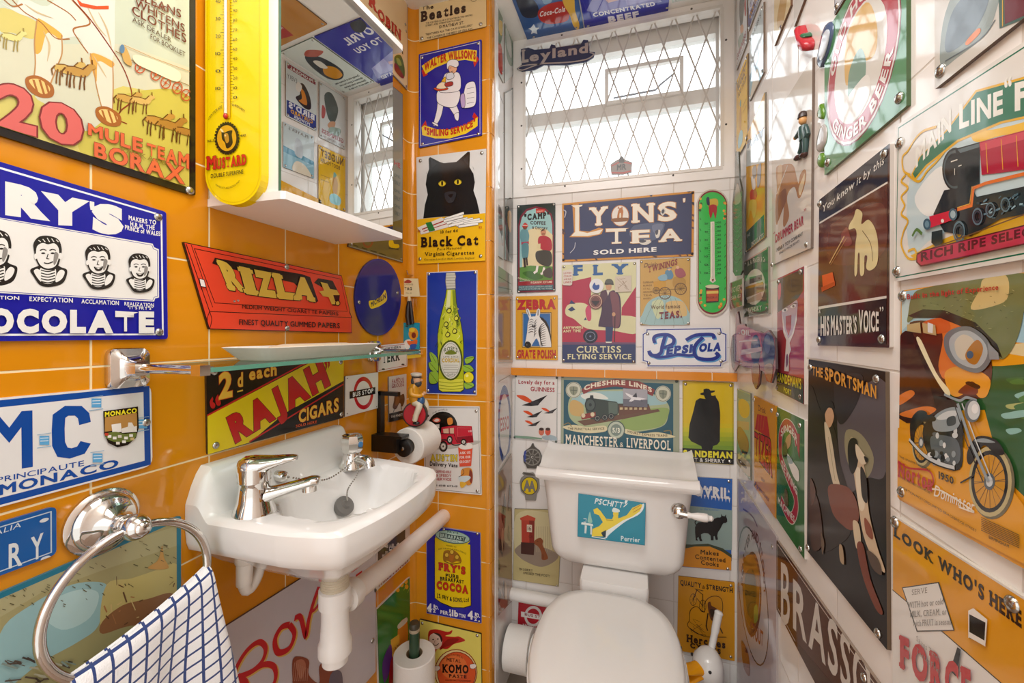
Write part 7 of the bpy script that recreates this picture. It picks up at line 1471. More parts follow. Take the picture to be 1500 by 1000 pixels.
s.poly('5a2a14', [(480, 600), (640, 600), (760, 640), (850, 760), (840, 920), (780, 950), (680, 940), (600, 840), (520, 700)], True); s.poly('d8742a', [(620, 580), (720, 600), (660, 700), (700, 800), (640, 860), (610, 800), (630, 680)], True); s.poly('e09a2e', [(640, 830), (720, 800), (840, 850), (835, 930), (800, 945), (760, 910), (700, 940), (660, 920)], True); s.poly('7a3418', [(700, 920), (760, 870), (790, 900), (780, 930)], True); s.poly('3a180c', [(735, 880), (752, 870), (800, 890), (788, 905)], True); s.poly('c85a20', [(540, 600), (640, 580), (660, 640), (560, 650)], True)
s.poly('eadfb8', [(510, 680), (530, 680), (600, 830), (660, 910), (655, 940), (610, 880), (560, 790)], True)
s.poly('70764a', [(472, 560), (490, 480), (560, 440), (1000, 375), (1000, 560), (960, 700), (900, 770), (860, 700), (760, 600), (620, 545), (520, 565), (470, 600)], True); s.poly('c9b47a', [(820, 400), (920, 385), (930, 480), (880, 520), (760, 540), (800, 450)], True); s.poly('30281c', [(470, 570), (540, 540), (640, 545), (780, 600), (880, 700), (905, 765), (870, 740), (770, 640), (620, 580), (500, 580)], False)
for i in range(60): r = random.Random(i + 20); x, y = r.uniform(510, 960), r.uniform(440, 640); s.line(r.choice(['4a5030', '8f9460', 'a8a874']), [(x, y), (x + r.uniform(5, 16), y + r.uniform(-8, 8))], 4, taper=True) if y < 470 + (x - 480) * 0.35 + 60 and y > 470 - (x - 480) * 0.12 + 12 else None
s.poly('6f7478', [(640, 670), (680, 630), (760, 620), (840, 680), (860, 760), (800, 830), (700, 800), (650, 740)], True); s.poly('a9b0b4', [(665, 680), (700, 645), (760, 640), (825, 690), (838, 755), (790, 810), (710, 785), (672, 735)], True); s.poly('c8c0b0', [(690, 690), (730, 655), (780, 690), (740, 770), (700, 750)], True); s.poly('a8702a', [(740, 740), (790, 680), (820, 720), (790, 790), (750, 780)], True); s.ell('3a5a7a', 760, 748, 16, 18); s.poly('8a8f94', [(840, 690), (890, 740), (895, 770), (850, 770)])
for p in ([(470, 610), (530, 600), (535, 650), (470, 640)], [(540, 602), (600, 612), (605, 660), (545, 648)]): s.poly('b9a070', p)
s.poly('d8dadc', [(565, 600), (590, 608), (588, 650), (566, 645)])
s.text('b5302a', 'Built in the light of Experience', 470, 495, 890, 450, 24, bold=0.04)
# bike
s.view = R8_
s.poly('dc9a1e', [(310, 150), (520, 210), (640, 280), (740, 420), (800, 640), (310, 382)]); 
K, C1, C2, C3 = '231f1e', '8f9aa0', 'c8ced0', '5a6268'
for x, y, rx, ry in ((392, 200, 34, 78), (622, 330, 72, 118)):
    s.ell('6a6248', x + 6, y + 4, rx + 4, ry + 4); s.ell('b9ab7c', x, y, rx, ry); s.ell(K, x - 2, y, rx * 0.86, ry * 0.88); s.ell('c88f28', x - 2, y, rx * 0.72, ry * 0.76)
    for a in range(0, 180, 22): c_, d_ = math.cos(math.radians(a)) * rx * 0.74, math.sin(math.radians(a)) * ry * 0.77; s.line('4a443a', [(x - 2 - c_, y - d_), (x - 2 + c_, y + d_)], 1.6)
    s.ell(C3, x - 2, y, rx * 0.26, ry * 0.24); s.ell(C2, x - 2, y, rx * 0.16, ry * 0.15)
s.poly(K, [(548, 225), (580, 180), (640, 190), (670, 235), (640, 240), (600, 210), (560, 270), (545, 262)], True); s.poly(K, [(355, 130), (380, 95), (410, 100), (400, 130), (372, 160), (366, 210), (356, 190)], True); s.poly(C1, [(568, 195), (600, 186), (640, 200), (600, 200)], True)
s.poly(K, [(410, 130), (520, 120), (530, 200), (520, 290), (440, 270), (400, 200)], True); s.poly(C3, [(425, 180), (510, 190), (515, 270), (440, 250)], True)
for i in range(22): r = random.Random(i + 4); x, y = r.uniform(415, 510), r.uniform(160, 275); s.ell(r.choice([C2, C1, K, C3, 'e0e2e2']), x, y, r.uniform(5, 13), r.uniform(6, 14))
s.poly(C1, [(432, 120), (470, 90), (515, 85), (525, 130), (500, 160), (440, 160)], True); s.poly(C2, [(445, 118), (475, 98), (510, 95), (505, 115), (460, 125)], True); s.poly('3f464a', [(480, 120), (505, 112), (508, 138), (482, 145)], True); s.poly(K, [(365, 110), (430, 110), (440, 128), (400, 130)], True)
s.line(C2, [(352, 190), (400, 240), (450, 268), (505, 285)], 11, smooth=True); s.line(K, [(352, 196), (400, 248), (450, 277), (505, 293)], 4, smooth=True)
s.line(C1, [(515, 70), (560, 200), (618, 330)], 12); s.line(C2, [(530, 70), (575, 190), (630, 325)], 5); s.line(K, [(505, 75), (545, 200), (600, 330)], 4); s.line(C1, [(470, 40), (520, 60), (545, 50), (580, 60)], 8, smooth=True); s.line(K, [(438, 48), (478, 54)], 7); s.ell(C3, 565, 95, 27, 38); s.ell(C2, 570, 93, 21, 32); s.ell('e6e8e8', 574, 88, 11, 16); s.line(K, [(525, 335), (570, 310)], 5)
s.text('b52a2a', 'Norton', 316, 315, 430, 365, 52, bold=0.06, serif=True, h1=56); s.line('b52a2a', [(316, 262), (350, 285), (420, 295), (432, 340), (400, 345)], 6, smooth=True); s.text('3a2a14', '1950', 452, 320, 502, 340, 24, bold=0.04); s.line('e6dcc8', [(430, 355), (470, 365), (570, 430), (520, 415)], 5, smooth=True); s.text('e6dcc8', 'Dominator', 436, 378, 570, 432, 36, bold=0.01, lean=6)
s.text('4a3414', 'THE UNAPPROACHABLE', 320, 250, 425, 296, 7); s.text('4a3414', "THE WORLD'S BEST ROAD HOLDER", 322, 318, 425, 372, 7); s.text('4a3414', 'NORTON MOTORS LIMITED BRACEBRIDGE STREET', 325, 352, 580, 500, 8)
for i in range(8): s.line('5a4018', [(596, 450 + i * 6), (725, 510 + i * 6)], 2.4)
s.text('4a3414', 'BIRMINGHAM', 622, 520, 690, 552, 10, bold=0.03)
s.view = (0, 0, 1); s.screws(crop_px(R7_, (447, 480)), crop_px(R8_, (322, 364)), r=0.006); s.done()
# ---- cereal sign at the bottom corner; its figure is left out
q = [crop_px(R8_, (288, 438)), crop_px(R8_, (800, 760)), off('R', crop_px(R8_, (800, 760)), 0, -0.30), off('R', crop_px(R8_, (288, 438)), 0, -0.30)]
s = Sign('R', q, 'd8961e', 'orange and white cereal sign in the bottom corner beside the poster of brass', rough=GL, edge='cfc8bc'); s.frame('d9d4cc', 0, 0.0018); s.view = R8_
s.poly('dcdad6', [(290, 690), (480, 850), (800, 1130), (800, 1300), (290, 1300)]); s.line('2a2014', [(290, 690), (480, 850), (800, 1130)], 3)
s.text('3a2412', "LOOK WHO'S HERE", 296, 512, 722, 820, 34, bold=0.07, serif=True, h1=58)
s.poly('3a3630', [(322, 682), (446, 664), (498, 826), (372, 830)]); s.poly('dfddd8', [(326, 685), (443, 668), (494, 823), (375, 826)])
for t, p in (('SERVE', (356, 708, 408, 700, 18)), ('WITH hot or cold', (344, 752, 462, 738, 20)), ('MILK, CREAM, or', (352, 782, 474, 772, 20)), ('with FRUIT in season', (362, 812, 490, 806, 20))): s.text('8a8680', t, *p, serif=True)
s.poly('e6e2da', [(548, 760), (565, 752), (612, 790), (606, 870), (548, 850)]); s.poly('201a18', [(552, 772), (606, 800), (602, 868), (552, 852)]); s.poly('e6e2da', [(550, 830), (606, 862), (606, 880), (550, 848)]); s.poly('201a18', [(488, 960), (512, 882), (524, 890), (508, 980)])
s.text('b5282a', 'FORCE', 320, 950, 560, 1110, 110, bold=0.08, serif=True, h1=150); s.text('9a9690', 'Saves Time,', 376, 860, 452, 930, 18); s.text('9a9690', 'Tastes Fine', 376, 900, 452, 970, 18)
s.view = (0, 0, 1); s.screws(crop_px(R8_, (299, 465)), crop_px(R8_, (690, 738)), r=0.0062); s.done()
# ---- gramophone voice sign; the picture on it is a plain stand-in
s = Sign('R', [crop_px(R7_, (62, 40)), crop_px(R6_, (386, 655)), crop_px(R7_, (384, 716)), crop_px(R7_, (55, 706))], '4a2a20', 'dark brown gramophone sign with white lettering at top and bottom', rough=GL, edge='cfc8c0', rad=0.002); s.view = R7_
NV = '2a2c36'
s.poly(NV, [(62, 44), (378, -222), (376, -45), (64, 142)]); s.poly('d9d4cc', [(64, 142), (376, -45), (376, -36), (64, 150)]); s.poly('5a3022', [(64, 150), (376, -36), (372, 478), (60, 528)]); s.poly('6a3a28', [(90, 180), (300, 60), (370, 100), (340, 300), (120, 330)], True); s.poly('d9d4cc', [(60, 528), (372, 478), (372, 490), (60, 540)]); s.poly('2c2220', [(60, 540), (372, 490), (370, 702), (58, 698)])
s.text('dcd8d0', 'You know it by this', 76, 100, 360, -125, 34, bold=0.02, lean=4, h1=40)
s.poly('d8c894', [(222, 120), (235, 82), (262, 100), (258, 150), (290, 130), (320, 170), (334, 240), (330, 330), (300, 362), (280, 350), (285, 300), (272, 300), (270, 375), (252, 380), (250, 290), (242, 290), (238, 375), (226, 378), (230, 250), (236, 200), (228, 170), (200, 175), (204, 150)], True); s.line('6a5434', [(262, 180), (300, 240), (310, 320)], 4, smooth=True)
s.poly('8a4a3a', [(165, 200), (190, 165), (205, 200), (215, 240), (180, 250)], True); s.line('d8b47a', [(112, 330), (180, 205)], 7); s.line('c8955a', [(118, 336), (190, 215)], 3); s.poly('d8562a', [(78, 385), (126, 370), (136, 415), (82, 440)]); s.poly('b8441e', [(74, 440), (138, 412), (138, 432), (78, 460)])
s.text('dcd8d0', 'HIS', 72, 662, 112, 660, 90, bold=0.05); s.text('dcd8d0', "MASTER'S", 120, 660, 238, 650, 92, bold=0.05, h1=78); s.text('dcd8d0', 'VOICE', 248, 650, 340, 640, 108, bold=0.05, h1=88); s.text('dcd8d0', '\u201c', 58, 600, 72, 598, 60); s.text('dcd8d0', '\u201d', 345, 590, 362, 588, 60)
s.view = (0, 0, 1); s.screws(crop_px(R7_, (66, 58)), crop_px(R6_, (360, 705)), crop_px(R7_, (62, 680)), crop_px(R7_, (350, 676)), r=0.0055); s.done()
# ---- sportsman picture
s = Sign('R', [(1184.5, 526), (1297, 544), (1299.5, 952), (1182, 806)], '211713', 'dark painting print of a seated gentleman with a spaniel', name='tin_picture', rough=0.2, spec=0.1, edge='6a5a4a', rad=0.001)
s.poly('5a5257', [(1228, 600), (1252, 575), (1297, 560), (1298, 690), (1270, 700), (1244, 720), (1230, 670)], True); s.poly('8f886c', [(1240, 630), (1262, 636), (1280, 670), (1270, 700), (1248, 690), (1238, 660)], True); s.poly('a8a080', [(1246, 640), (1258, 650), (1262, 672), (1250, 668)], True); s.poly('2c2628', [(1224, 556), (1262, 548), (1258, 585), (1236, 620), (1226, 610)], True)
s.poly('2c1f19', [(1186, 575), (1202, 600), (1222, 626), (1232, 680), (1246, 735), (1240, 790), (1186, 792)], True); s.poly('c9a07c', [(1208.5, 600), (1213, 595), (1219, 598), (1222, 611), (1217, 625), (1211, 622)], True); s.poly('1e1612', [(1203, 600), (1209, 588), (1219, 588), (1222, 598), (1214, 597), (1209, 606), (1206, 622)], True); s.poly('d0c2a6', [(1208, 620), (1215, 628), (1220, 650), (1226, 690), (1231, 712), (1223, 714), (1214, 676)], True); s.line('8f8264', [(1214, 640), (1224, 704)], 1.2)
s.poly('7a4636', [(1214, 712), (1240, 712), (1254, 730), (1259, 758), (1250, 776), (1236, 770), (1220, 750)], True); s.poly('d0c0a2', [(1250, 764), (1259, 768), (1262, 796), (1255, 802)], True); s.poly('74361f', [(1256, 800), (1265, 797), (1276, 848), (1294, 896), (1284, 892), (1266, 848)], True)
s.poly('cdb698', [(1250, 672), (1262, 668), (1270, 700), (1274, 750), (1286, 800), (1298, 838), (1282, 822), (1266, 784), (1258, 736)], True); s.poly('e0d4bc', [(1254, 690), (1262, 690), (1268, 740), (1260, 744)], True); s.poly('1f1815', [(1243, 655), (1248, 642), (1257, 646), (1258, 676), (1251, 694), (1245, 684)], True); s.poly('d6c8ae', [(1255, 650), (1266, 664), (1272, 676), (1264, 680), (1256, 668)], True); s.poly('1f1815', [(1267, 668), (1273, 672), (1270, 678)], True); s.poly('2a201c', [(1262, 684), (1270, 698), (1272, 735), (1264, 726)], True); s.poly('8a4a32', [(1268, 758), (1278, 772), (1280, 790), (1270, 780)], True); s.poly('4a2f24', [(1186, 716), (1200, 735), (1206, 795), (1190, 800)], True); s.poly('5a3c30', [(1188, 700), (1196, 720), (1190, 740)], True)
s.poly('a89070', [(1231, 798), (1236, 802), (1238, 826), (1232, 820)], True); s.poly('6a5442', [(1204, 780), (1209, 796), (1206, 812)], True); s.poly('5a4638', [(1272, 806), (1288, 818), (1294, 842), (1280, 832)], True)
s.text('d8983c', 'THE', 1191, 550, 1207, 553, 14, bold=0.05); s.text('d8983c', 'SPORTSMAN', 1210, 556, 1286, 584, 19, bold=0.05)
s.screws((1187, 538), (1284, 555), (1183.5, 802), (1286, 927), r=0.0055); s.done()
# ---- metal polish sign, lower wall
q = [(1137.5, 790), (1340, 1077), off('R', (1340, 1077), 0, -0.14), off('R', (1137.5, 790), 0, -0.14)]
s = Sign('R', q, '5a3a2c', 'brown metal polish sign with tall white letters low on the white wall', rough=GL, edge='8a7a6c'); s.frame('c9c2ba', 0.0055, 0.0018); s.view = R5_
s.poly('4a3020', [(350, 680), (480, 800), (900, 1300), (350, 1300)], False)
s.text('d6d0c8', 'B', 362, 668, 412, 678, 350, bold=0.02, h1=330); s.text('d6d0c8', 'RASSO', 430, 690, 870, 1200, 280, bold=0.03, h1=330)
for x, y in ((340, 600), (365, 690), (500, 960), (530, 1000)): s.poly('8f8a84', [(x - 14, y - 30), (x + 6, y - 8), (x + 20, y + 30), (x - 2, y + 14)])
s.screws((830, 970), r=0.0055); s.done()
# ---- sewing machine sign
s = Sign('R', [crop_px(R4_, (442, 278)), crop_px(R4_, (642, 375)), crop_px(R5_, (494, 305)), crop_px(R5_, (336, 72))], '2f6a32', 'green sewing machine sign with a big red letter S', rough=GL, edge='cfc8c0', rad=0.001); s.view = R4_
RD, WH = 'a8283a', 'dcd4cc'
for c, w in ((WH, 92), (RD, 78)): s.line(c, [(590, 560), (575, 480), (540, 420), (500, 410), (470, 470), (465, 570), (470, 650), (500, 740), (540, 840), (575, 930), (580, 1020), (555, 1090), (520, 1070), (470, 960)], w, smooth=True)
s.poly(RD, [(585, 470), (608, 478), (606, 660), (590, 590)]); s.text(WH, 'SINGER', 470, 500, 590, 560, 56, bold=0.05, bulge=62); s.text(WH, 'SEWING', 474, 720, 592, 935, 58, bold=0.04); s.text(WH, 'MACHINES', 450, 985, 570, 1130, 50, bold=0.04)
s.poly('b98a6a', [(505, 520), (530, 480), (545, 490), (540, 560), (510, 590)], True); s.poly('4a2a22', [(486, 560), (510, 540), (520, 620), (490, 640)], True); s.poly('dcd8d4', [(520, 620), (560, 680), (600, 740), (604, 820), (570, 800), (530, 700)], True); s.poly('8aa0a8', [(515, 640), (545, 650), (560, 690), (530, 690)], True); s.poly('6a5a3a', [(500, 880), (520, 900), (525, 1000), (500, 990)], True)
s.screws((608, 415), (445, 335), r=0.005); s.screws((crop_px(R5_, (472, 245))[0] * 5 - 5250, (crop_px(R5_, (472, 245))[1] - 540) * 5), r=0.005); s.done()
# ---- fizzy drink sign
s = Sign('R', [crop_px(R4_, (272, 195)), crop_px(R4_, (430, 270)), crop_px(R5_, (330, 75)), crop_px(R4_, (275, 862))], 'd8961e', 'orange soft drink sign with slanting red letters on the white wall', rough=GL, edge='b07a1a', rad=0.001); s.view = R4_
s.text('8a4a1c', 'Drink', 305, 305, 358, 330, 42, bold=0.02, serif=True)
s.poly('c02a1e', [(298, 330), (370, 350), (390, 510), (280, 440)]); 
for x in (310, 330, 350): s.line('d8961e', [(x, 335), (x - 10, 450)], 4)
s.text('c02a1e', 'TIZER', 278, 630, 405, 790, 170, bold=0.05, out='4a1c10', ow=0.04, h1=270); s.text('8a4a1c', 'the', 325, 815, 352, 835, 30, serif=True); s.text('8a4a1c', 'Appetizer', 280, 850, 385, 975, 34, bold=0.02, serif=True)
s.screws((272, 225), (403, 303), r=0.005); s.screws((278, 848), r=0.0035); s.done()
# ---- little coloured print next to it
s = Sign('R', [crop_px(R4_, (150, 142)), crop_px(R4_, (246, 180)), crop_px(R4_, (246, 818)), crop_px(R4_, (145, 690))], '8fae9a', 'small green and brown picture plate next to the cloaked silhouette sign', name='tin_picture', rough=GL, edge='6a6a5c', rad=0.001); s.view = R4_
s.poly('5a8f9a', [(155, 155), (242, 190), (242, 240), (155, 215)]); s.poly('d8b53a', [(160, 240), (190, 220), (235, 260), (235, 340), (200, 360), (165, 320)], True); s.poly('b9a27a', [(150, 380), (235, 390), (235, 450), (150, 440)]); s.poly('a8622a', [(150, 440), (180, 430), (230, 520), (228, 610), (190, 620), (155, 540)], True); s.poly('2a201a', [(185, 590), (225, 610), (222, 625), (185, 615)]); s.poly('c9bca0', [(150, 620), (240, 690), (240, 790), (150, 690)], True); s.poly('6a5a44', [(165, 660), (215, 710), (212, 730), (162, 680)], True); s.screws((155, 152), (238, 800), r=0.003); s.done()
# ---- lilac plate with a large oval
s = Sign('R', [(1080, 701), (1137, 786), (1137, 1190), (1080, 1120)], 'b9b0b8', 'glossy lilac plate with a brown oval label low in the white corner', rough=GL, edge='a39a98', rad=0.001); s.view = R5_
s.ell('5a4a4c', 205, 510, 78, 398, rot=-6); s.ell('c9c2c4', 205, 510, 74, 388, rot=-6); s.ring('8a5a3c', 200, 500, 52, 240, 0.18); s.poly('a8742a', [(150, 320), (200, 280), (240, 400), (230, 640), (190, 690), (150, 560)], True); s.poly('6a5a2a', [(160, 400), (200, 360), (225, 480), (200, 640), (165, 560)], True); s.poly('a8b04a', [(210, 580), (228, 560), (232, 640), (212, 660)], True)
s.around('7a3a34', 'PORTER AND STOUT', 205, 510, 60, 320, -170, 0, 10, bold=0.04); s.text('a04a3a', 'STOUT', 190, 740, 262, 800, 90, bold=0.05); s.line('7a5a7a', [(150, 20), (200, 60), (230, 120)], 10, smooth=True); s.poly('8a4a3c', [(140, 760), (180, 840), (185, 960), (150, 900)], True); s.screws((312, 233), r=0.0045); s.done()
# ---- tall port sign
s = Sign('R', [crop_px(R3_, (444, 240)), crop_px(R3_, (640, 148)), crop_px(R4_, (640, 262)), crop_px(R4_, (440, 160))], 'a33a42', 'narrow red port sign with a long pale face under a black hat', rough=GL, edge='cfc8c0', rad=0.001); s.view = R3_
s.poly('4a4038', [(444, 250), (632, 165), (630, 330), (590, 390), (520, 440), (444, 490)]); s.poly('c8606a', [(450, 285), (470, 280), (468, 370), (450, 390)], True); s.line('8a7a70', [(545, 195), (548, 310)], 4)
s.poly('b9a8bc', [(480, 470), (540, 430), (590, 400), (588, 500), (575, 590), (545, 680), (525, 700), (500, 640), (482, 540)], True); s.poly('e2dcdc', [(478, 500), (486, 520), (500, 620), (525, 680), (550, 650), (572, 570), (586, 480), (588, 540), (565, 640), (535, 710), (545, 760), (530, 800), (528, 920), (495, 915), (505, 760), (510, 690), (490, 640)], False); s.poly('a8283a', [(506, 515), (548, 505), (545, 600), (526, 660), (508, 600)]); s.poly('7a5a7a', [(508, 820), (520, 790), (525, 850), (512, 890)], True)
for x, y in ((500, 468), (562, 440)): s.ell('e6e2e6', x, y, 22, 15, rot=-20); s.ell('3a3a5a', x + 2, y + 2, 8, 9); s.line('2a2430', [(x - 26, y + 4), (x, y - 16), (x + 28, y - 20)], 4, smooth=True)
s.view = R4_; s.poly('2a2218', [(441, 22), (636, 72), (638, 256), (441, 158)]); s.text('dcd02a', "SANDEMAN'S", 446, 88, 622, 152, 62, bold=0.04, h1=78); s.text('dcd02a', 'PORT', 494, 172, 550, 196, 40, bold=0.03)
s.view = (0, 0, 1); s.screws(crop_px(R3_, (452, 265)), crop_px(R3_, (614, 190)), crop_px(R4_, (442, 138)), crop_px(R4_, (612, 205)), r=0.0048); s.done()
# ---- teddy bear toy sign
s = Sign('R', [(1130.5, 178), (1190, 84), (1187.5, 363), (1131, 388)], 'cfc8be', 'tall cream toy sign with a brown drumming bear', name='tin_poster', rough=0.06, edge='6a5a50', rad=0.001); s.view = R2_
s.poly('a8784c', [(435, 330), (480, 310), (500, 300), (560, 310), (590, 420), (600, 440), (610, 380), (640, 340), (655, 360), (650, 430), (620, 530), (595, 548), (570, 470), (530, 500), (515, 560), (530, 680), (500, 756), (485, 740), (490, 600), (460, 640), (445, 740), (432, 720), (430, 580), (440, 480)], True); s.poly('8a5c3a', [(440, 560), (500, 480), (510, 560), (480, 640), (440, 730)], True); s.poly('d8c4a0', [(600, 480), (630, 400), (645, 370), (640, 440), (612, 530)], True); s.poly('c9a67c', [(450, 330), (480, 320), (470, 460), (445, 520)], True)
s.line('e0d8cc', [(440, 520), (520, 310)], 10)
s.text('a8283c', '\u201c', 416, 850, 428, 840, 50); s.text('a8283c', 'DRUMMER BEAR', 430, 880, 636, 745, 62, bold=0.06, h1=70); s.text('a8283c', '\u201d', 640, 690, 656, 682, 60); s.text('5a524c', 'MERRY TOY COMPANY', 440, 944, 632, 820, 26, bold=0.02); s.text('5a524c', 'FINEST MADE BEARS', 460, 966, 606, 870, 18)
s.view = R1_; s.text('b0485a', 'TOYMAN', 500, 640, 664, 460, 90, bold=0.04)
s.view = (0, 0, 1); s.screws(crop_px(R2_, (656, 890)), crop_px(R3_, (405, 138)), r=0.0048); s.done()
# ---- yellow chocolate sign; its figure is a plain stand-in
s = Sign('R', [(1093, 200), (1120, 135), (1120.5, 347), (1093, 369)], 'dca31a', 'narrow yellow chocolate sign with a green foot beside the bear sign', rough=0.06, edge='5a4a2a', rad=0.001); s.view = R2_
s.poly('c8d0d0', [(216, 160), (350, 40), (350, 290), (216, 320)]); s.poly('3a5a50', [(216, 800), (346, 670), (350, 830), (218, 940)]); s.poly('c8442a', [(246, 500), (280, 480), (296, 530), (270, 570), (244, 555)], True); s.poly('d8d0c8', [(252, 400), (276, 390), (284, 470), (262, 485)], True); s.poly('8a8478', [(260, 340), (285, 310), (292, 370), (270, 410)], True); s.poly('d8c040', [(240, 575), (290, 570), (290, 650), (270, 700), (250, 640), (232, 700)], True); s.poly('8a8f94', [(300, 330), (325, 300), (320, 430), (298, 470)], True)
s.text('5a6a84', 'RAY', 225, 190, 345, 90, 60, bold=0.06); s.text('d8d4c8', "CHOCOLATE'S", 254, 912, 345, 838, 36, bold=0.04); s.text('c8ccc8', 'THE', 222, 845, 244, 822, 22); s.screws((212, 945), r=0.004); s.done()
# ---- bottle shaped sign
s = Sign('R', [(1076, 265), (1077.5, 222), (1081.5, 222), (1083, 262), (1086.5, 280), (1087.5, 396), (1084, 403), (1077, 404), (1073.5, 398), (1072.5, 300)], '6a6c60', 'slim grey bottle shaped sign beside the green thermometer', rough=0.15, edge='4a4a40', rad=0.001, base=0.014)
s.poly('b9b0a0', [(1076, 290), (1080, 268), (1085, 285), (1084, 296), (1077, 300)], True)
for i in range(7): s.line('8f9184', [(1074, 312 + i * 11), (1080, 318 + i * 11), (1086, 310 + i * 11)], 1.2, smooth=True)
s.screws((1079, 397), r=0.003); s.done()
# ---- whisky merchant plate and small brown plate
s = Sign('R', [crop_px(R3_, (194, 120)), crop_px(R3_, (376, 5)), crop_px(R3_, (379, 498)), crop_px(R3_, (194, 526))], '4a5a48', 'green plate with a pale oval street view beside the bear sign', rough=GL, edge='8a8274', rad=0.001); s.view = R3_
s.frame('b9b2a4', 0, 0.0014); s.poly('d8a8a0', [(198, 104), (368, 4), (368, 24), (198, 124)]); s.ell('d8d2c4', 278, 300, 74, 132, rot=6); s.poly('8a7a5a', [(210, 320), (300, 270), (345, 270), (345, 330), (215, 380)]); s.poly('c8982a', [(212, 300), (340, 262), (342, 282), (212, 318)]); s.poly('5a5048', [(240, 230), (330, 210), (332, 250), (240, 280)]); s.poly('b5a890', [(225, 395), (325, 340), (335, 390), (225, 420)]); s.text('d8d2c4', 'A. A. FRASER & Co', 226, 150, 356, 118, 36, bold=0.05, bulge=14); s.text('d8d2c4', 'WHISKY', 232, 490, 330, 470, 36, bold=0.05); s.screws((205, 130), (362, 455), r=0.0035); s.done()
s = Sign('R', [crop_px(R3_, (97, 270)), crop_px(R3_, (186, 236)), crop_px(R3_, (186, 440)), crop_px(R3_, (92, 472))], '7a3a2c', 'small reddish brown plate right above the tractor shaped sign', rough=0.1, edge='9a948a', rad=0.002, base=0.016); s.view = R3_
s.frame('b5a89a', 0.0, 0.0016); s.text('d8c4b4', 'ROVER', 108, 345, 174, 325, 40, bold=0.03); s.text('d8c4b4', 'SER-82', 106, 395, 176, 375, 24, bold=0.03); s.done()
# ---- tractor shaped sign
s = Sign('R', [crop_px(R3_, p) for p in ((110, 660), (135, 640), (140, 500), (155, 480), (168, 570), (205, 570), (212, 605), (315, 625), (340, 640), (380, 615), (425, 680), (432, 900), (400, 1005), (365, 990), (345, 920), (320, 910), (310, 1010), (285, 1050), (262, 1000), (250, 900), (160, 870), (130, 920), (108, 880), (100, 760))], '8a3a40', 'cut out red tractor sign with two dark wheels', rough=0.1, edge='4a3a3a', rad=0, base=0.012); s.view = R3_
s.poly('b0525a', [(150, 590), (205, 585), (310, 640), (325, 700), (320, 800), (170, 840), (145, 700)], True); s.ell('6a6a70', 122, 780, 16, 120); s.ell('3a3a48', 285, 760, 36, 110); s.ell('2f3448', 380, 770, 46, 140); s.ell('5a6078', 290, 730, 20, 60); s.ell('5a6078', 372, 720, 24, 70); s.poly('c8b0b0', [(180, 760), (330, 740), (330, 770), (180, 800)]); s.line('c8a0a4', [(165, 700), (300, 690)], 10); s.poly('8a6a50', [(262, 880), (310, 870), (305, 1000), (285, 1035), (268, 990)], True); s.poly('8a6a50', [(350, 880), (410, 870), (400, 985), (372, 975)], True); s.text('d8c8c8', 'OIL', 178, 650, 250, 660, 40, bold=0.06); s.screws((165, 640), (175, 862), r=0.003); s.done()
# ---- big green ginger beer sign
s = Sign('R', [(0, 0), (100, 0), (100, 100), (0, 100)], '4f8a5c', 'square green ginger beer sign with a red lettered ring', rough=0.05, edge='3f5a34', rad=0.001, coat=0.3, rm=(-0.731, -0.5315, 0.2327, 0.440))
s.ell('7a2a34', 50, 50, 46, 46); s.ell('d8d4d0', 50, 50, 45, 45); s.ell('b04450', 50, 50, 43.5, 43.5); s.ell('d8d4cc', 50, 50, 33, 33); s.poly('d8b06a', [(36, 24), (60, 20), (72, 40), (70, 56), (52, 52), (34, 54)], True); s.poly('7a9a8a', [(38, 50), (52, 42), (60, 54), (56, 70), (40, 74)], True); s.poly('e2dfd8', [(30, 66), (60, 62), (64, 76), (44, 82)], True)
s.around('e2dcd8', 'OLD HOUSE', 50, 50, 34.5, 34.5, 200, 330, 7.5, bold=0.05); s.around('e2dcd8', 'GINGER BEER', 50, 50, 42, 42, 150, 20, 7.5, bold=0.05, inward=True)
for x, y in ((6, 7), (94, 7), (6, 93), (94, 93)): s.screws((x, y), r=0.006)
s.done()
# ---- picture with a train at the top corner
q = [off('R', (1369, 131), 0, 0.25), off('R', (1540, -6), 0, 0.25), (1540, -6), (1369, 131)]
s = Sign('R', q, 'c9c4bc', 'pale picture plate with a grey steam engine in the top corner', name='tin_picture', rough=GL, edge='5a4a44', rad=0.001); s.view = R6_
s.poly('8a9490', [(618, 300), (640, 60), (760, -160), (880, -60), (870, 60), (820, 160), (700, 260)], True); s.poly('6a7680', [(640, 180), (680, 40), (780, -60), (840, -20), (800, 100), (720, 200), (650, 240)], True); s.poly('d8782a', [(735, 190), (790, 130), (800, 150), (745, 205)], True); s.line('5a6468', [(640, 280), (800, 180), (870, 90)], 6, smooth=True); s.poly('3f5a50', [(880, -200), (1100, -300), (1100, 50), (890, 130)]); s.poly('6a2a34', [(910, -150), (1100, -240), (1100, 30), (915, 110)]); s.line('d8a83a', [(905, 120), (905, -160)], 5); s.screws((620, 325), r=0.006); s.done()
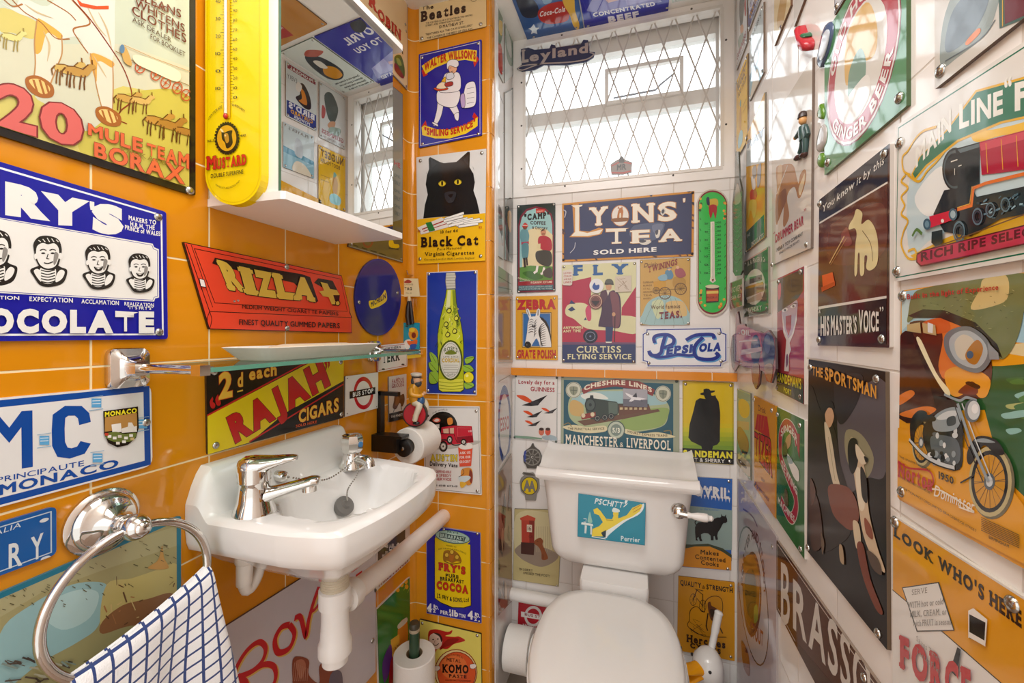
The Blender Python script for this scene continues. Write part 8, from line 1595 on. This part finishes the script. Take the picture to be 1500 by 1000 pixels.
# ---- upper signs near the window, also seen in the mirror
def up(rm, col, label, **k): return Sign('R', [(0, 0), (100, 0), (100, 100), (0, 100)], col, label, rm=rm, rough=0.05, edge=k.pop('edge', '7a6a5c'), rad=0.002, **k)
ZS = 0.925
s = up((-1.318, -1.196, 0.735, 0.944), 'd3d6d6', 'pale stout sign high on the white wall next to the window'); s.frame('8a8f8c', 0.002, 0.001)
s.poly('5a6260', [(30, 28), (55, 8), (82, 20), (70, 55), (50, 62), (36, 50)], True); s.poly('c99a7a', [(40, 58), (60, 62), (70, 72), (50, 76)], True); s.poly('8fa49a', [(20, 66), (60, 72), (64, 84), (30, 82)], True); s.poly('b55a5a', [(78, 44), (90, 40), (92, 62), (82, 60)], True); s.text('a86a70', 'GUINNESS', 8, 90, 92, 90, 8, bold=0.05); s.text('8a7a80', 'FOR STRENGTH', 10, 97, 86, 97, 4); s.corners(0.008); s.done()
s = up((-1.318, -1.192, 0.487, 0.705), 'dcae1a', 'yellow boot polish sign on the white wall next to the window'); s.text('6a4a1c', 'NUGGET', 8, 18, 92, 18, 13, bold=0.06); s.text('6a4a1c', 'BOOT POLISH', 22, 28, 92, 28, 7, bold=0.04)
s.poly('b9862a', [(30, 52), (44, 40), (50, 60), (44, 80), (34, 78)], True); s.poly('8ac4cc', [(18, 80), (40, 74), (60, 80), (56, 92), (24, 92)], True); s.line('a8821a', [(58, 50), (92, 50)], 2); s.line('a8821a', [(62, 58), (92, 58)], 2); s.poly('7aa89a', [(34, 40), (44, 36), (46, 46)], True); s.corners(0.008); s.done()
s = up((-1.184, -1.060, 0.752, 0.944), 'cfd6d6', 'custard powder sign with an orange and black bird shape high on the white wall'); s.poly('8a2f3a', [(4, 3), (96, 3), (96, 12), (4, 12)]); s.text('dcd8d4', 'PROPOSAL', 12, 11, 88, 11, 6, bold=0.05)
s.poly('3a302c', [(20, 62), (24, 40), (44, 24), (60, 30), (56, 46), (70, 58), (40, 68)], True); s.poly('d8862a', [(34, 60), (40, 40), (54, 34), (50, 52), (60, 60)], True); s.poly('e0dcd4', [(50, 30), (64, 26), (70, 40), (58, 44)], True); s.text('4a4a50', 'EVERY', 66, 30, 96, 30, 8); s.poly('2f3a84', [(2, 70), (98, 70), (98, 98), (2, 98)]); s.text('dcdce4', "BIRD'S", 8, 82, 92, 82, 11, bold=0.08); s.text('d8a02a', 'CUSTARD', 14, 90, 86, 90, 7, bold=0.06); s.text('dcdce4', 'POWDER', 24, 97, 76, 97, 6, bold=0.04); s.corners(0.008); s.done()
s = up((-1.172, -1.050, 0.572, 0.728), 'c4d2d6', 'blue and white tin plate with sailing ships on the white wall', name='tin_picture'); s.poly('5a92ac', [(0, 60), (100, 52), (100, 80), (0, 78)]); s.poly('8ab4c4', [(0, 70), (100, 66), (100, 100), (0, 100)]); s.poly('d8cdb8', [(10, 100), (30, 78), (60, 76), (70, 100)], True); s.poly('b9c2ca', [(40, 30), (60, 24), (64, 60), (40, 62)], True); s.text('7a7470', "PLAYER'S", 20, 12, 84, 12, 7, bold=0.02); s.corners(0.008); s.done()
# ---- signs higher up the white wall, only their lower ends in the picture
def hang(bl, br, ht, col, label, nm='enamel_sign'): return Sign('R', [off('R', bl, 0, ht), off('R', br, 0, ht), br, bl], col, label, name=nm, rough=0.05, edge='6a4a34', rad=0.001)
s = hang((1134, 68), (1158, 8), 0.22, 'd8c49a', 'cream sign with amber pattern high on the white wall above the bear sign'); s.poly('b9945a', [(1138, 30), (1150, -30), (1155, -20), (1146, 40)], True); s.screws((1144, 40), r=0.004); s.done()
s = hang((1163, 40), (1191, -36), 0.2, 'd3d0cc', 'white tin plate above the red shoe on the white wall', 'tin_plate'); s.done()
s = hang((1222, 23), (1262, -45), 0.15, 'c9ccd2', 'grey bordered plate above the square ginger beer sign', 'tin_plate'); s.frame('5a4a50', 0.001, 0.002); s.screws((1226, 10), r=0.005); s.done()
# ---- toucan poster on the ceiling; its bird is a plain shape here
s = Sign('C', [(0, 0), (100, 0), (100, 100), (0, 100)], 'd3dbd4', 'pale ceiling poster with an orange and dark shape and four text lines', name='tin_poster', rm=(0.092, 0.252, 1.30, 1.03), rough=0.08, rad=0.002, edge='5a6a60')
s.poly('35383c', [(30, 60), (34, 30), (60, 18), (80, 34), (86, 64), (60, 74)], True); s.poly('d8932a', [(36, 52), (56, 44), (78, 56), (70, 70), (44, 68)], True); s.poly('b05a4a', [(14, 22), (40, 12), (62, 18), (40, 26)], True); s.poly('e0dcd0', [(48, 34), (62, 30), (66, 44), (52, 48)], True)
for i, t in enumerate(('Opening time is Guinness time', 'Guinness is good for you', 'Open some today and see', 'What one or two can do')): s.text('2f302e', t, 10, 80 + i * 6, 88 - i * 4, 80 + i * 6, 3.6, bold=0.03)
s.corners(0.008); s.done()
s = Sign('C', [(0, 0), (100, 0), (100, 100), (0, 100)], 'b9823c', 'brown ceiling poster seen only in the mirror', name='tin_poster', rm=(0.0, 0.225, 1.01, 0.76), rough=0.1, rad=0.002, edge='6a4a2a')
s.poly('3a2a20', [(10, 10), (60, 6), (90, 20), (80, 50), (40, 56), (14, 40)], True); s.poly('a8322e', [(56, 66), (92, 62), (94, 90), (60, 94)]); s.text('e2d0c0', 'RED LABEL', 60, 80, 90, 80, 6, bold=0.04); s.poly('7a3a2a', [(40, 20), (70, 24), (60, 60), (46, 56)], True); s.corners(0.01); s.done()
# ------------------------------------------------------------------ small things fixed to the white wall
def rw(x, y, d): return at3('R', x, y, d)
def blob(name, label, cat, outline, col, th=0.006, base=0.0005, group=None, view=(0, 0, 1), rough=0.12, rings=2):
    """a pressed badge with a rounded face: outline in picture points on the white wall"""
    o, e1, e2, n = PL['R']; q = [at('R', view[0] + x / view[2], view[1] + y / view[2], base + th) for x, y in outline]; q = smoothpoly(q, 4)
    c = (sum(p[0] for p in q) / len(q), sum(p[1] for p in q) / len(q))
    ar = sum(q[i - 1][0] * q[i][1] - q[i][0] * q[i - 1][1] for i in range(len(q)))
    if ar > 0: q.reverse()
    P = lambda p, d: o + e1 * p[0] + e2 * p[1] + n * d
    mb = MB(); mb.rings([[P((c[0] + (p[0] - c[0]) * k, c[1] + (p[1] - c[1]) * k), d) for p in q] for k, d in ((1, base), (1, base + th * 0.5), (0.93, base + th * 0.8), (0.75, base + th), (0.3, base + th * 1.1))])
    return mb.build(name, M(col, rough) if isinstance(col, str) else col, None, 50), P, c
for out, lab in (([(1196, 172), (1197.5, 158), (1200, 152), (1204, 158), (1205, 168), (1203, 175)], 'green pickle shaped badge beside the ginger beer sign, the upper of two'), ([(1195.5, 240), (1197, 230), (1200, 224), (1205, 228), (1204, 240), (1200, 246)], 'green pickle shaped badge below the silver oval, the lower of two')):
    b_, P, c = blob('pickle_badge', lab, 'badge', out, '5f8a2e'); tag(b_, lab, 'badge', 'pickle badges on the white wall')
b_, P, c = blob('skateboard_badge', '', '', [(1194, 90), (1198, 68), (1204, 42), (1210, 33), (1216, 35), (1217, 48), (1210, 78), (1202, 97), (1196, 99)], '4f5f7e', 0.007); tag(b_, 'blue and white skateboard badge on the white wall beside the ginger beer sign', 'badge')
b2, P, c = blob('deck_print', '', '', [(1198, 82), (1203, 55), (1209, 44), (1213, 48), (1209, 70), (1202, 88)], 'c9d0da', 0.0022, 0.0073); b2.parent = b_
b_, P, c = blob('oval_badge', '', '', [(1194, 215), (1196, 198), (1201, 184), (1206, 182), (1209, 194), (1207, 210), (1201, 221), (1196, 223)], 'b9b5b2', 0.006, rough=0.08); tag(b_, 'silver oval badge between two green pickle badges on the white wall', 'badge')
# little shoe
sh_ = thing('shoe_ornament', 'tiny red and green shoe ornament hung on the white wall', 'ornament', tuple(rw(1170, 60, 0.012)))
b1, P, c = blob('upper', '', '', [(1161, 42), (1164, 40), (1168, 52), (1176, 62), (1175, 74), (1170, 76), (1165, 62)], 'b8303a', 0.016); b1.parent = sh_; b1.matrix_parent_inverse = Matrix.Translation(-sh_.location)
b1, P, c = blob('lining', '', '', [(1169, 52), (1174, 49), (1177, 54), (1173, 59)], '2f6a4a', 0.012); b1.parent = sh_; b1.matrix_parent_inverse = Matrix.Translation(-sh_.location)
# policeman magnet: one small moulded figure
def wp(x, y, d=0.0): return Vector(at3('R', x, y, 0.008)) + PL['R'][3] * d
fg = thing('policeman_figure', 'small moulded policeman figure in dark green uniform on the white wall', 'figure', tuple(wp(1176, 202)))
mb = MB()
for pts, rr in (([(1177, 186), (1178, 196), (1178.5, 205)], [0.0075, 0.0085, 0.0075]), ([(1177, 203), (1175, 214), (1172, 224)], [0.0052, 0.0045, 0.0042]), ([(1180, 203), (1180, 214), (1179, 223)], [0.0052, 0.0045, 0.0042]), ([(1175, 187), (1170, 195), (1166, 201)], [0.0042, 0.0038, 0.0034]), ([(1180.5, 187), (1183, 196), (1180, 203)], [0.0042, 0.0038, 0.0034])):
    mb.tube([wp(x, y) for x, y in pts], rr, 10)
body = mb.build('uniform', M('35504e', 0.25), fg, 60)
hd_ = MB(); p = wp(1176, 176); hd_.ball(tuple(p), (0.0065, 0.0065, 0.0075), 12); q_ = wp(1172.5, 177); hd_.ball(tuple(q_), 0.0022, 8); hd_.ball(tuple(wp(1165, 202)), 0.0035, 8); hd_.build('head', M('d9a46a', 0.3), fg, 60)
hh = MB(); hh.lathe(wp(1176, 172.5), (0, 0, 1), [(0.0078, 0), (0.0074, 0.003), (0.0066, 0.007), (0.004, 0.010), (0.001, 0.011)], 14); hh.build('helmet', M('3a2c28', 0.3), fg, 60)
ft = MB(); ft.ball(tuple(wp(1168.5, 231)), (0.006, 0.010, 0.0045), 10); ft.ball(tuple(wp(1177, 227)), (0.006, 0.010, 0.0045), 10); ft.build('boots', M('4a2f2c', 0.25), fg, 60)
# ------------------------------------------------------------------ tag and opener hanging in the orange corner
PL['T'] = (Vector((0, YP - 0.035, H)), Vector((1, 0, 0)), Vector((0, 0, 1)), Vector((0, -1, 0)))
V = (530, 370, 3.7037)
hk = MB(); p0 = at3('T', 596, 403, 0.0); hk.tube([(p0.x, YP, p0.z + 0.004), (p0.x, YP - 0.032, p0.z + 0.004), (p0.x, YP - 0.036, p0.z + 0.014)], 0.0022, 8)
tag(hk.build('wall_hook', CHROME), 'small hook in the orange corner carrying the paper tag', 'hook')
s = Sign('T', [(200, 138), (305, 140), (315, 236), (203, 240)], 'e3d0a2', 'cream paper tag with brown print hanging in the orange corner', name='paper_tag', cat='tag', view=V, rad=0.001, th=0.0008, rough=0.8)
s.poly('a83a2c', [(230, 158), (250, 146), (270, 156), (262, 164), (236, 164)], True); s.text('6a4a34', 'LUGGAGE', 232, 176, 278, 176, 8); s.text('3a2a20', 'TAG', 232, 204, 272, 204, 18, bold=0.07); s.text('8a7050', 'No. 16', 240, 222, 270, 222, 7); s.done()
st_ = thing('leather_strap', 'dark brown strap with a cream end hanging under the paper tag', 'strap', tuple(at3('T', 600, 455, 0.004)))
mb = MB(); mb.tube([at3('T', V[0] + x / 3.7037, V[1] + y / 3.7037, 0.005) for x, y in ((258, 262), (252, 300), (250, 345), (256, 392))], [0.006, 0.0075, 0.008, 0.007], 12); mb.tube([at3('T', V[0] + x / 3.7037, V[1] + y / 3.7037, 0.008) for x, y in ((262, 262), (268, 310), (276, 385))], [0.004, 0.005, 0.005], 10); mb.build('strap', M('2a1a14', 0.35), st_)
mb = MB(); mb.tube([at3('T', V[0] + x / 3.7037, V[1] + y / 3.7037, 0.005) for x, y in ((256, 238), (258, 252), (256, 268))], [0.004, 0.0055, 0.006], 10); mb.build('end_loop', M('d8b98a', 0.6), st_)
s = Sign('T', [(215, 380), (312, 380), (312, 530), (218, 528)], '1f8fa8', 'turquoise card with an orange and yellow shape hanging under the strap', name='picture_card', cat='card', view=V, rad=0.001, th=0.003, rough=0.25)
s.ell('d8922a', 280, 440, 26, 34); s.ell('7a2a1c', 282, 448, 12, 16); s.ell('e3c23a', 272, 418, 16, 12); s.poly('dcd6cc', [(232, 480), (262, 470), (268, 500), (250, 525), (234, 515)], True); s.poly('d8622a', [(245, 480), (275, 478), (300, 470), (296, 500), (262, 505)], True); s.poly('3a3030', [(232, 400), (250, 395), (248, 404)]); s.poly('2f4f9a', [(262, 500), (296, 496), (290, 520), (270, 526)], True); s.done()
s = Sign('T', [(222, 545), (318, 535), (320, 566), (226, 578)], 'e0b92a', 'yellow strip card under the turquoise card in the orange corner', name='picture_card', cat='card', view=V, rad=0.001, th=0.002, rough=0.3, base=-0.012); s.line('4a7a8a', [(226, 556), (316, 546)], 6); s.done()
# ------------------------------------------------------------------ sailor riding a red wheel on the paper roll
fx, fy, fz = -0.556, 0.985, H - 0.289 + 0.0462
tz = lambda z: fz + z
wr = 0.0285
sl = thing('sailor_toy', 'painted wooden sailor in yellow coat riding a red wheel', 'toy', (fx, fy, fz))
def yz(cy, cz, r): return None
mb = MB(); mb.lathe((fx - 0.005, fy, tz(wr)), (1, 0, 0), [(wr, 0), (wr, 0.010)], 36); mb.build('tyre', M('241a16', 0.3), sl)
mb = MB(); mb.lathe((fx - 0.0058, fy, tz(wr)), (1, 0, 0), [(wr - 0.003, 0), (wr - 0.003, 0.0116)], 36); wh_ = mb.build('wheel', M('b5222e', 0.2), sl)
mb = MB(); mb.lathe((fx + 0.0056, fy, tz(wr - 0.002)), (1, 0, 0), [(0.0035, 0), (0.0035, 0.003), (0.001, 0.004)], 10); mb.box((fx + 0.0055, fy - 0.003, tz(wr - 0.017)), (fx + 0.0072, fy + 0.003, tz(wr - 0.002))); mb.build('crank', M('d6a02a', 0.3), wh_)
def fig(pts, rr, col, name, fl=1.0):
    m = MB(); m.tube(bez(pts, 5), [rr[min(len(rr) - 1, int(i / 5))] + (rr[min(len(rr) - 1, int(i / 5) + 1)] - rr[min(len(rr) - 1, int(i / 5))]) * (i % 5) / 5 for i in range((len(pts) - 1) * 5 + 1)], 14, flat=fl); return m.build(name, M(col, 0.25), sl, 60)
S_ = 0.92
def q3(x, y, z): return (fx + x, fy + y * 1.0, tz(z))
fig([q3(0, 0.002, 0.052), q3(0, 0.0, 0.062), q3(0, -0.004, 0.078), q3(0, -0.002, 0.092), q3(0, 0.002, 0.098)], [0.011, 0.0135, 0.0145, 0.011, 0.006], 'd8971e', 'coat')
fig([q3(0.004, 0.0, 0.056), q3(0.010, 0.012, 0.050), q3(0.012, 0.006, 0.030), q3(0.011, 0.002, 0.016)], [0.0085, 0.0078, 0.0062, 0.006], 'd9cfb8', 'trouser_leg'); fig([q3(-0.004, 0.0, 0.056), q3(-0.010, 0.016, 0.056), q3(-0.012, 0.022, 0.042), q3(-0.011, 0.018, 0.028)], [0.0085, 0.0078, 0.0062, 0.006], 'd9cfb8', 'trouser_leg')
fig([q3(0.002, 0.006, 0.054), q3(0.004, 0.014, 0.060), q3(0.002, 0.010, 0.068)], [0.008, 0.010, 0.007], '2f5a8a', 'jumper')
fig([q3(0.010, -0.006, 0.088), q3(0.014, -0.004, 0.076), q3(0.012, 0.012, 0.072), q3(0.008, 0.018, 0.074)], [0.006, 0.006, 0.0048, 0.004], 'd8971e', 'sleeve'); fig([q3(-0.010, -0.006, 0.088), q3(-0.014, -0.002, 0.076), q3(-0.010, 0.014, 0.074), q3(-0.004, 0.019, 0.076)], [0.006, 0.006, 0.0048, 0.004], 'd8971e', 'sleeve')
m = MB(); m.ball(q3(0, 0.003, 0.107), (0.0095, 0.0105, 0.011), 14); m.ball(q3(0.0, 0.0145, 0.106), 0.0028, 8); m.ball(q3(0.008, 0.019, 0.074), 0.004, 8); m.ball(q3(-0.004, 0.020, 0.076), 0.004, 8); m.build('head', M('dfae8a', 0.3), sl, 60)
m = MB(); m.ball(q3(0, 0.006, 0.0985), (0.009, 0.009, 0.008), 12); m.ball(q3(0, -0.004, 0.104), (0.0098, 0.006, 0.010), 12); m.build('beard', M('3f4248', 0.6), sl, 60)
m = MB(); m.lathe(q3(0, 0.002, 0.1135), (0, 0.05, 1), [(0.0105, 0), (0.0108, 0.003), (0.0125, 0.0045), (0.0125, 0.008), (0.008, 0.0095)], 18); cp = m.build('cap', M('e2ddd2', 0.4), sl, 40)
m = MB(); m.lathe(q3(0, 0.002, 0.1125), (0, 0.05, 1), [(0.0106, 0), (0.0109, 0.0032)], 18); m.ball(q3(0, 0.0125, 0.1130), (0.007, 0.004, 0.0012), 10); m.build('cap_band', M('221c1c', 0.3), cp, 40)
for sx_, yy, zz in ((0.0115, 0.006, 0.0105), (-0.011, 0.021, 0.023)): m = MB(); m.ball(q3(sx_, yy, zz), (0.0045, 0.0085, 0.004), 10); m.build('boot', M('1f1a1a', 0.25), sl, 60)
sl.rotation_euler = (0, 0, math.radians(-78)); sl.scale = (1.14, 1.14, 1.14)
# ------------------------------------------------------------------ yellow mustard thermometer on the cabinet's near side
PL['M'] = (Vector((0, MY, H)), Vector((1, 0, 0)), Vector((0, 0, 1)), Vector((0, -1, 0)))
def cap2(x0, x1, yb, r, yt):
    c = (x0 + x1) / 2; rx = (x1 - x0) / 2
    return [(c + rx * math.cos(t), yb - r + r * math.sin(t)) for t in (math.pi * i / 16 for i in range(17))] + [(c + rx * math.cos(t), yt + r - r * math.sin(t)) for t in (math.pi - math.pi * i / 16 for i in range(17))]
Y, K = 'f0d20c', '2a2010'
s = Sign('M', cap2(1002, 1276, 1000, 150, -620), Y, 'long yellow mustard thermometer on the near side of the mirror cabinet', name='wall_thermometer', cat='thermometer', view=A_, rad=0, th=0.013, edge='e8c808', rough=0.12)
s.poly('e0bd0a', cap2(1010, 1268, 990, 142, -610)); s.poly(Y, cap2(1014, 1264, 986, 140, -604))
for i in range(60):
    y = 500 - i * 14.2; s.line(K, [(1088 - (10 if i % 6 == 0 else 0), y), (1098, y)], 1.6); s.line(K, [(1126, y - 3), (1136 + (8 if i % 3 == 0 else 0), y - 3)], 1.6)
for i, t in enumerate(('10', '0', '10', '20', '30', '40', '50')): s.text(K, t, 1056, 442 - i * 85, 1080, 442 - i * 85, 16)
for i, t in enumerate(('0', '10', '20', '30', '40', '50', '60', '70', '80', '90', '100', '110')): s.text(K, t, 1142, 486 - i * 47, 1162, 484 - i * 47, 14)
s.poly('d8a812', [(1098, -200), (1126, -200), (1128, 580), (1096, 580)])
s.text(K, 'CENTIGRADE', 1022, 590, 1088, 530, 13, bulge=8); s.text(K, 'FAHRENHEIT', 1132, 520, 1200, 555, 13, bulge=8)
s.ell(K, 1113, 677, 56, 74)
for a in range(0, 360, 12): c_, d_ = math.cos(math.radians(a)), math.sin(math.radians(a)); s.ell(K, 1113 + 56 * c_, 677 + 74 * d_, 6, 7, n=8)
s.ell('d8a21c', 1113, 677, 47, 63); s.poly(K, [(1088, 640), (1100, 650), (1120, 642), (1140, 640), (1138, 660), (1142, 700), (1128, 722), (1112, 726), (1104, 700), (1090, 680)], True); s.poly('b9862a', [(1100, 660), (1118, 655), (1124, 690), (1110, 700)], True); s.ell('e8c88a', 1106, 664, 4, 5); s.poly('e8d8a0', [(1080, 632), (1090, 634), (1098, 648), (1088, 646)], True)
s.text(K, 'BULLS', 1020, 698, 1050, 694, 12, bold=0.04); s.text(K, 'HEAD', 1178, 672, 1206, 668, 12, bold=0.04)
s.text('c8281c', 'M', 1016, 832, 1062, 828, 66, bold=0.07, serif=True, out='5a1408', ow=0.03); s.text('c8281c', 'USTARD', 1064, 828, 1210, 806, 52, bold=0.07, serif=True, out='5a1408', ow=0.03)
s.text(K, 'DOUBLE SUPERFINE', 1036, 872, 1194, 850, 20, bold=0.02); s.text(K, 'MANUFACTURED IN ENGLAND', 1060, 908, 1176, 890, 10, bulge=-26); s.done(); o_ = s.root
mb = MB(); mb.tube([s.P(s.uv(1112, -200), 0.0035), s.P(s.uv(1112, 560), 0.0035)], 0.0021, 10); mb.build('glass_tube', M('e6d9c4', 0.05, vary=0), o_)
mb = MB(); mb.ball(tuple(s.P(s.uv(1113, 574), 0.004)), (0.0032, 0.0032, 0.0042), 10); mb.build('bulb', M('b5201c', 0.05), o_)
if _fc is not None:
    c = _fc.data; bpy.data.objects.remove(_fc); bpy.data.curves.remove(c)
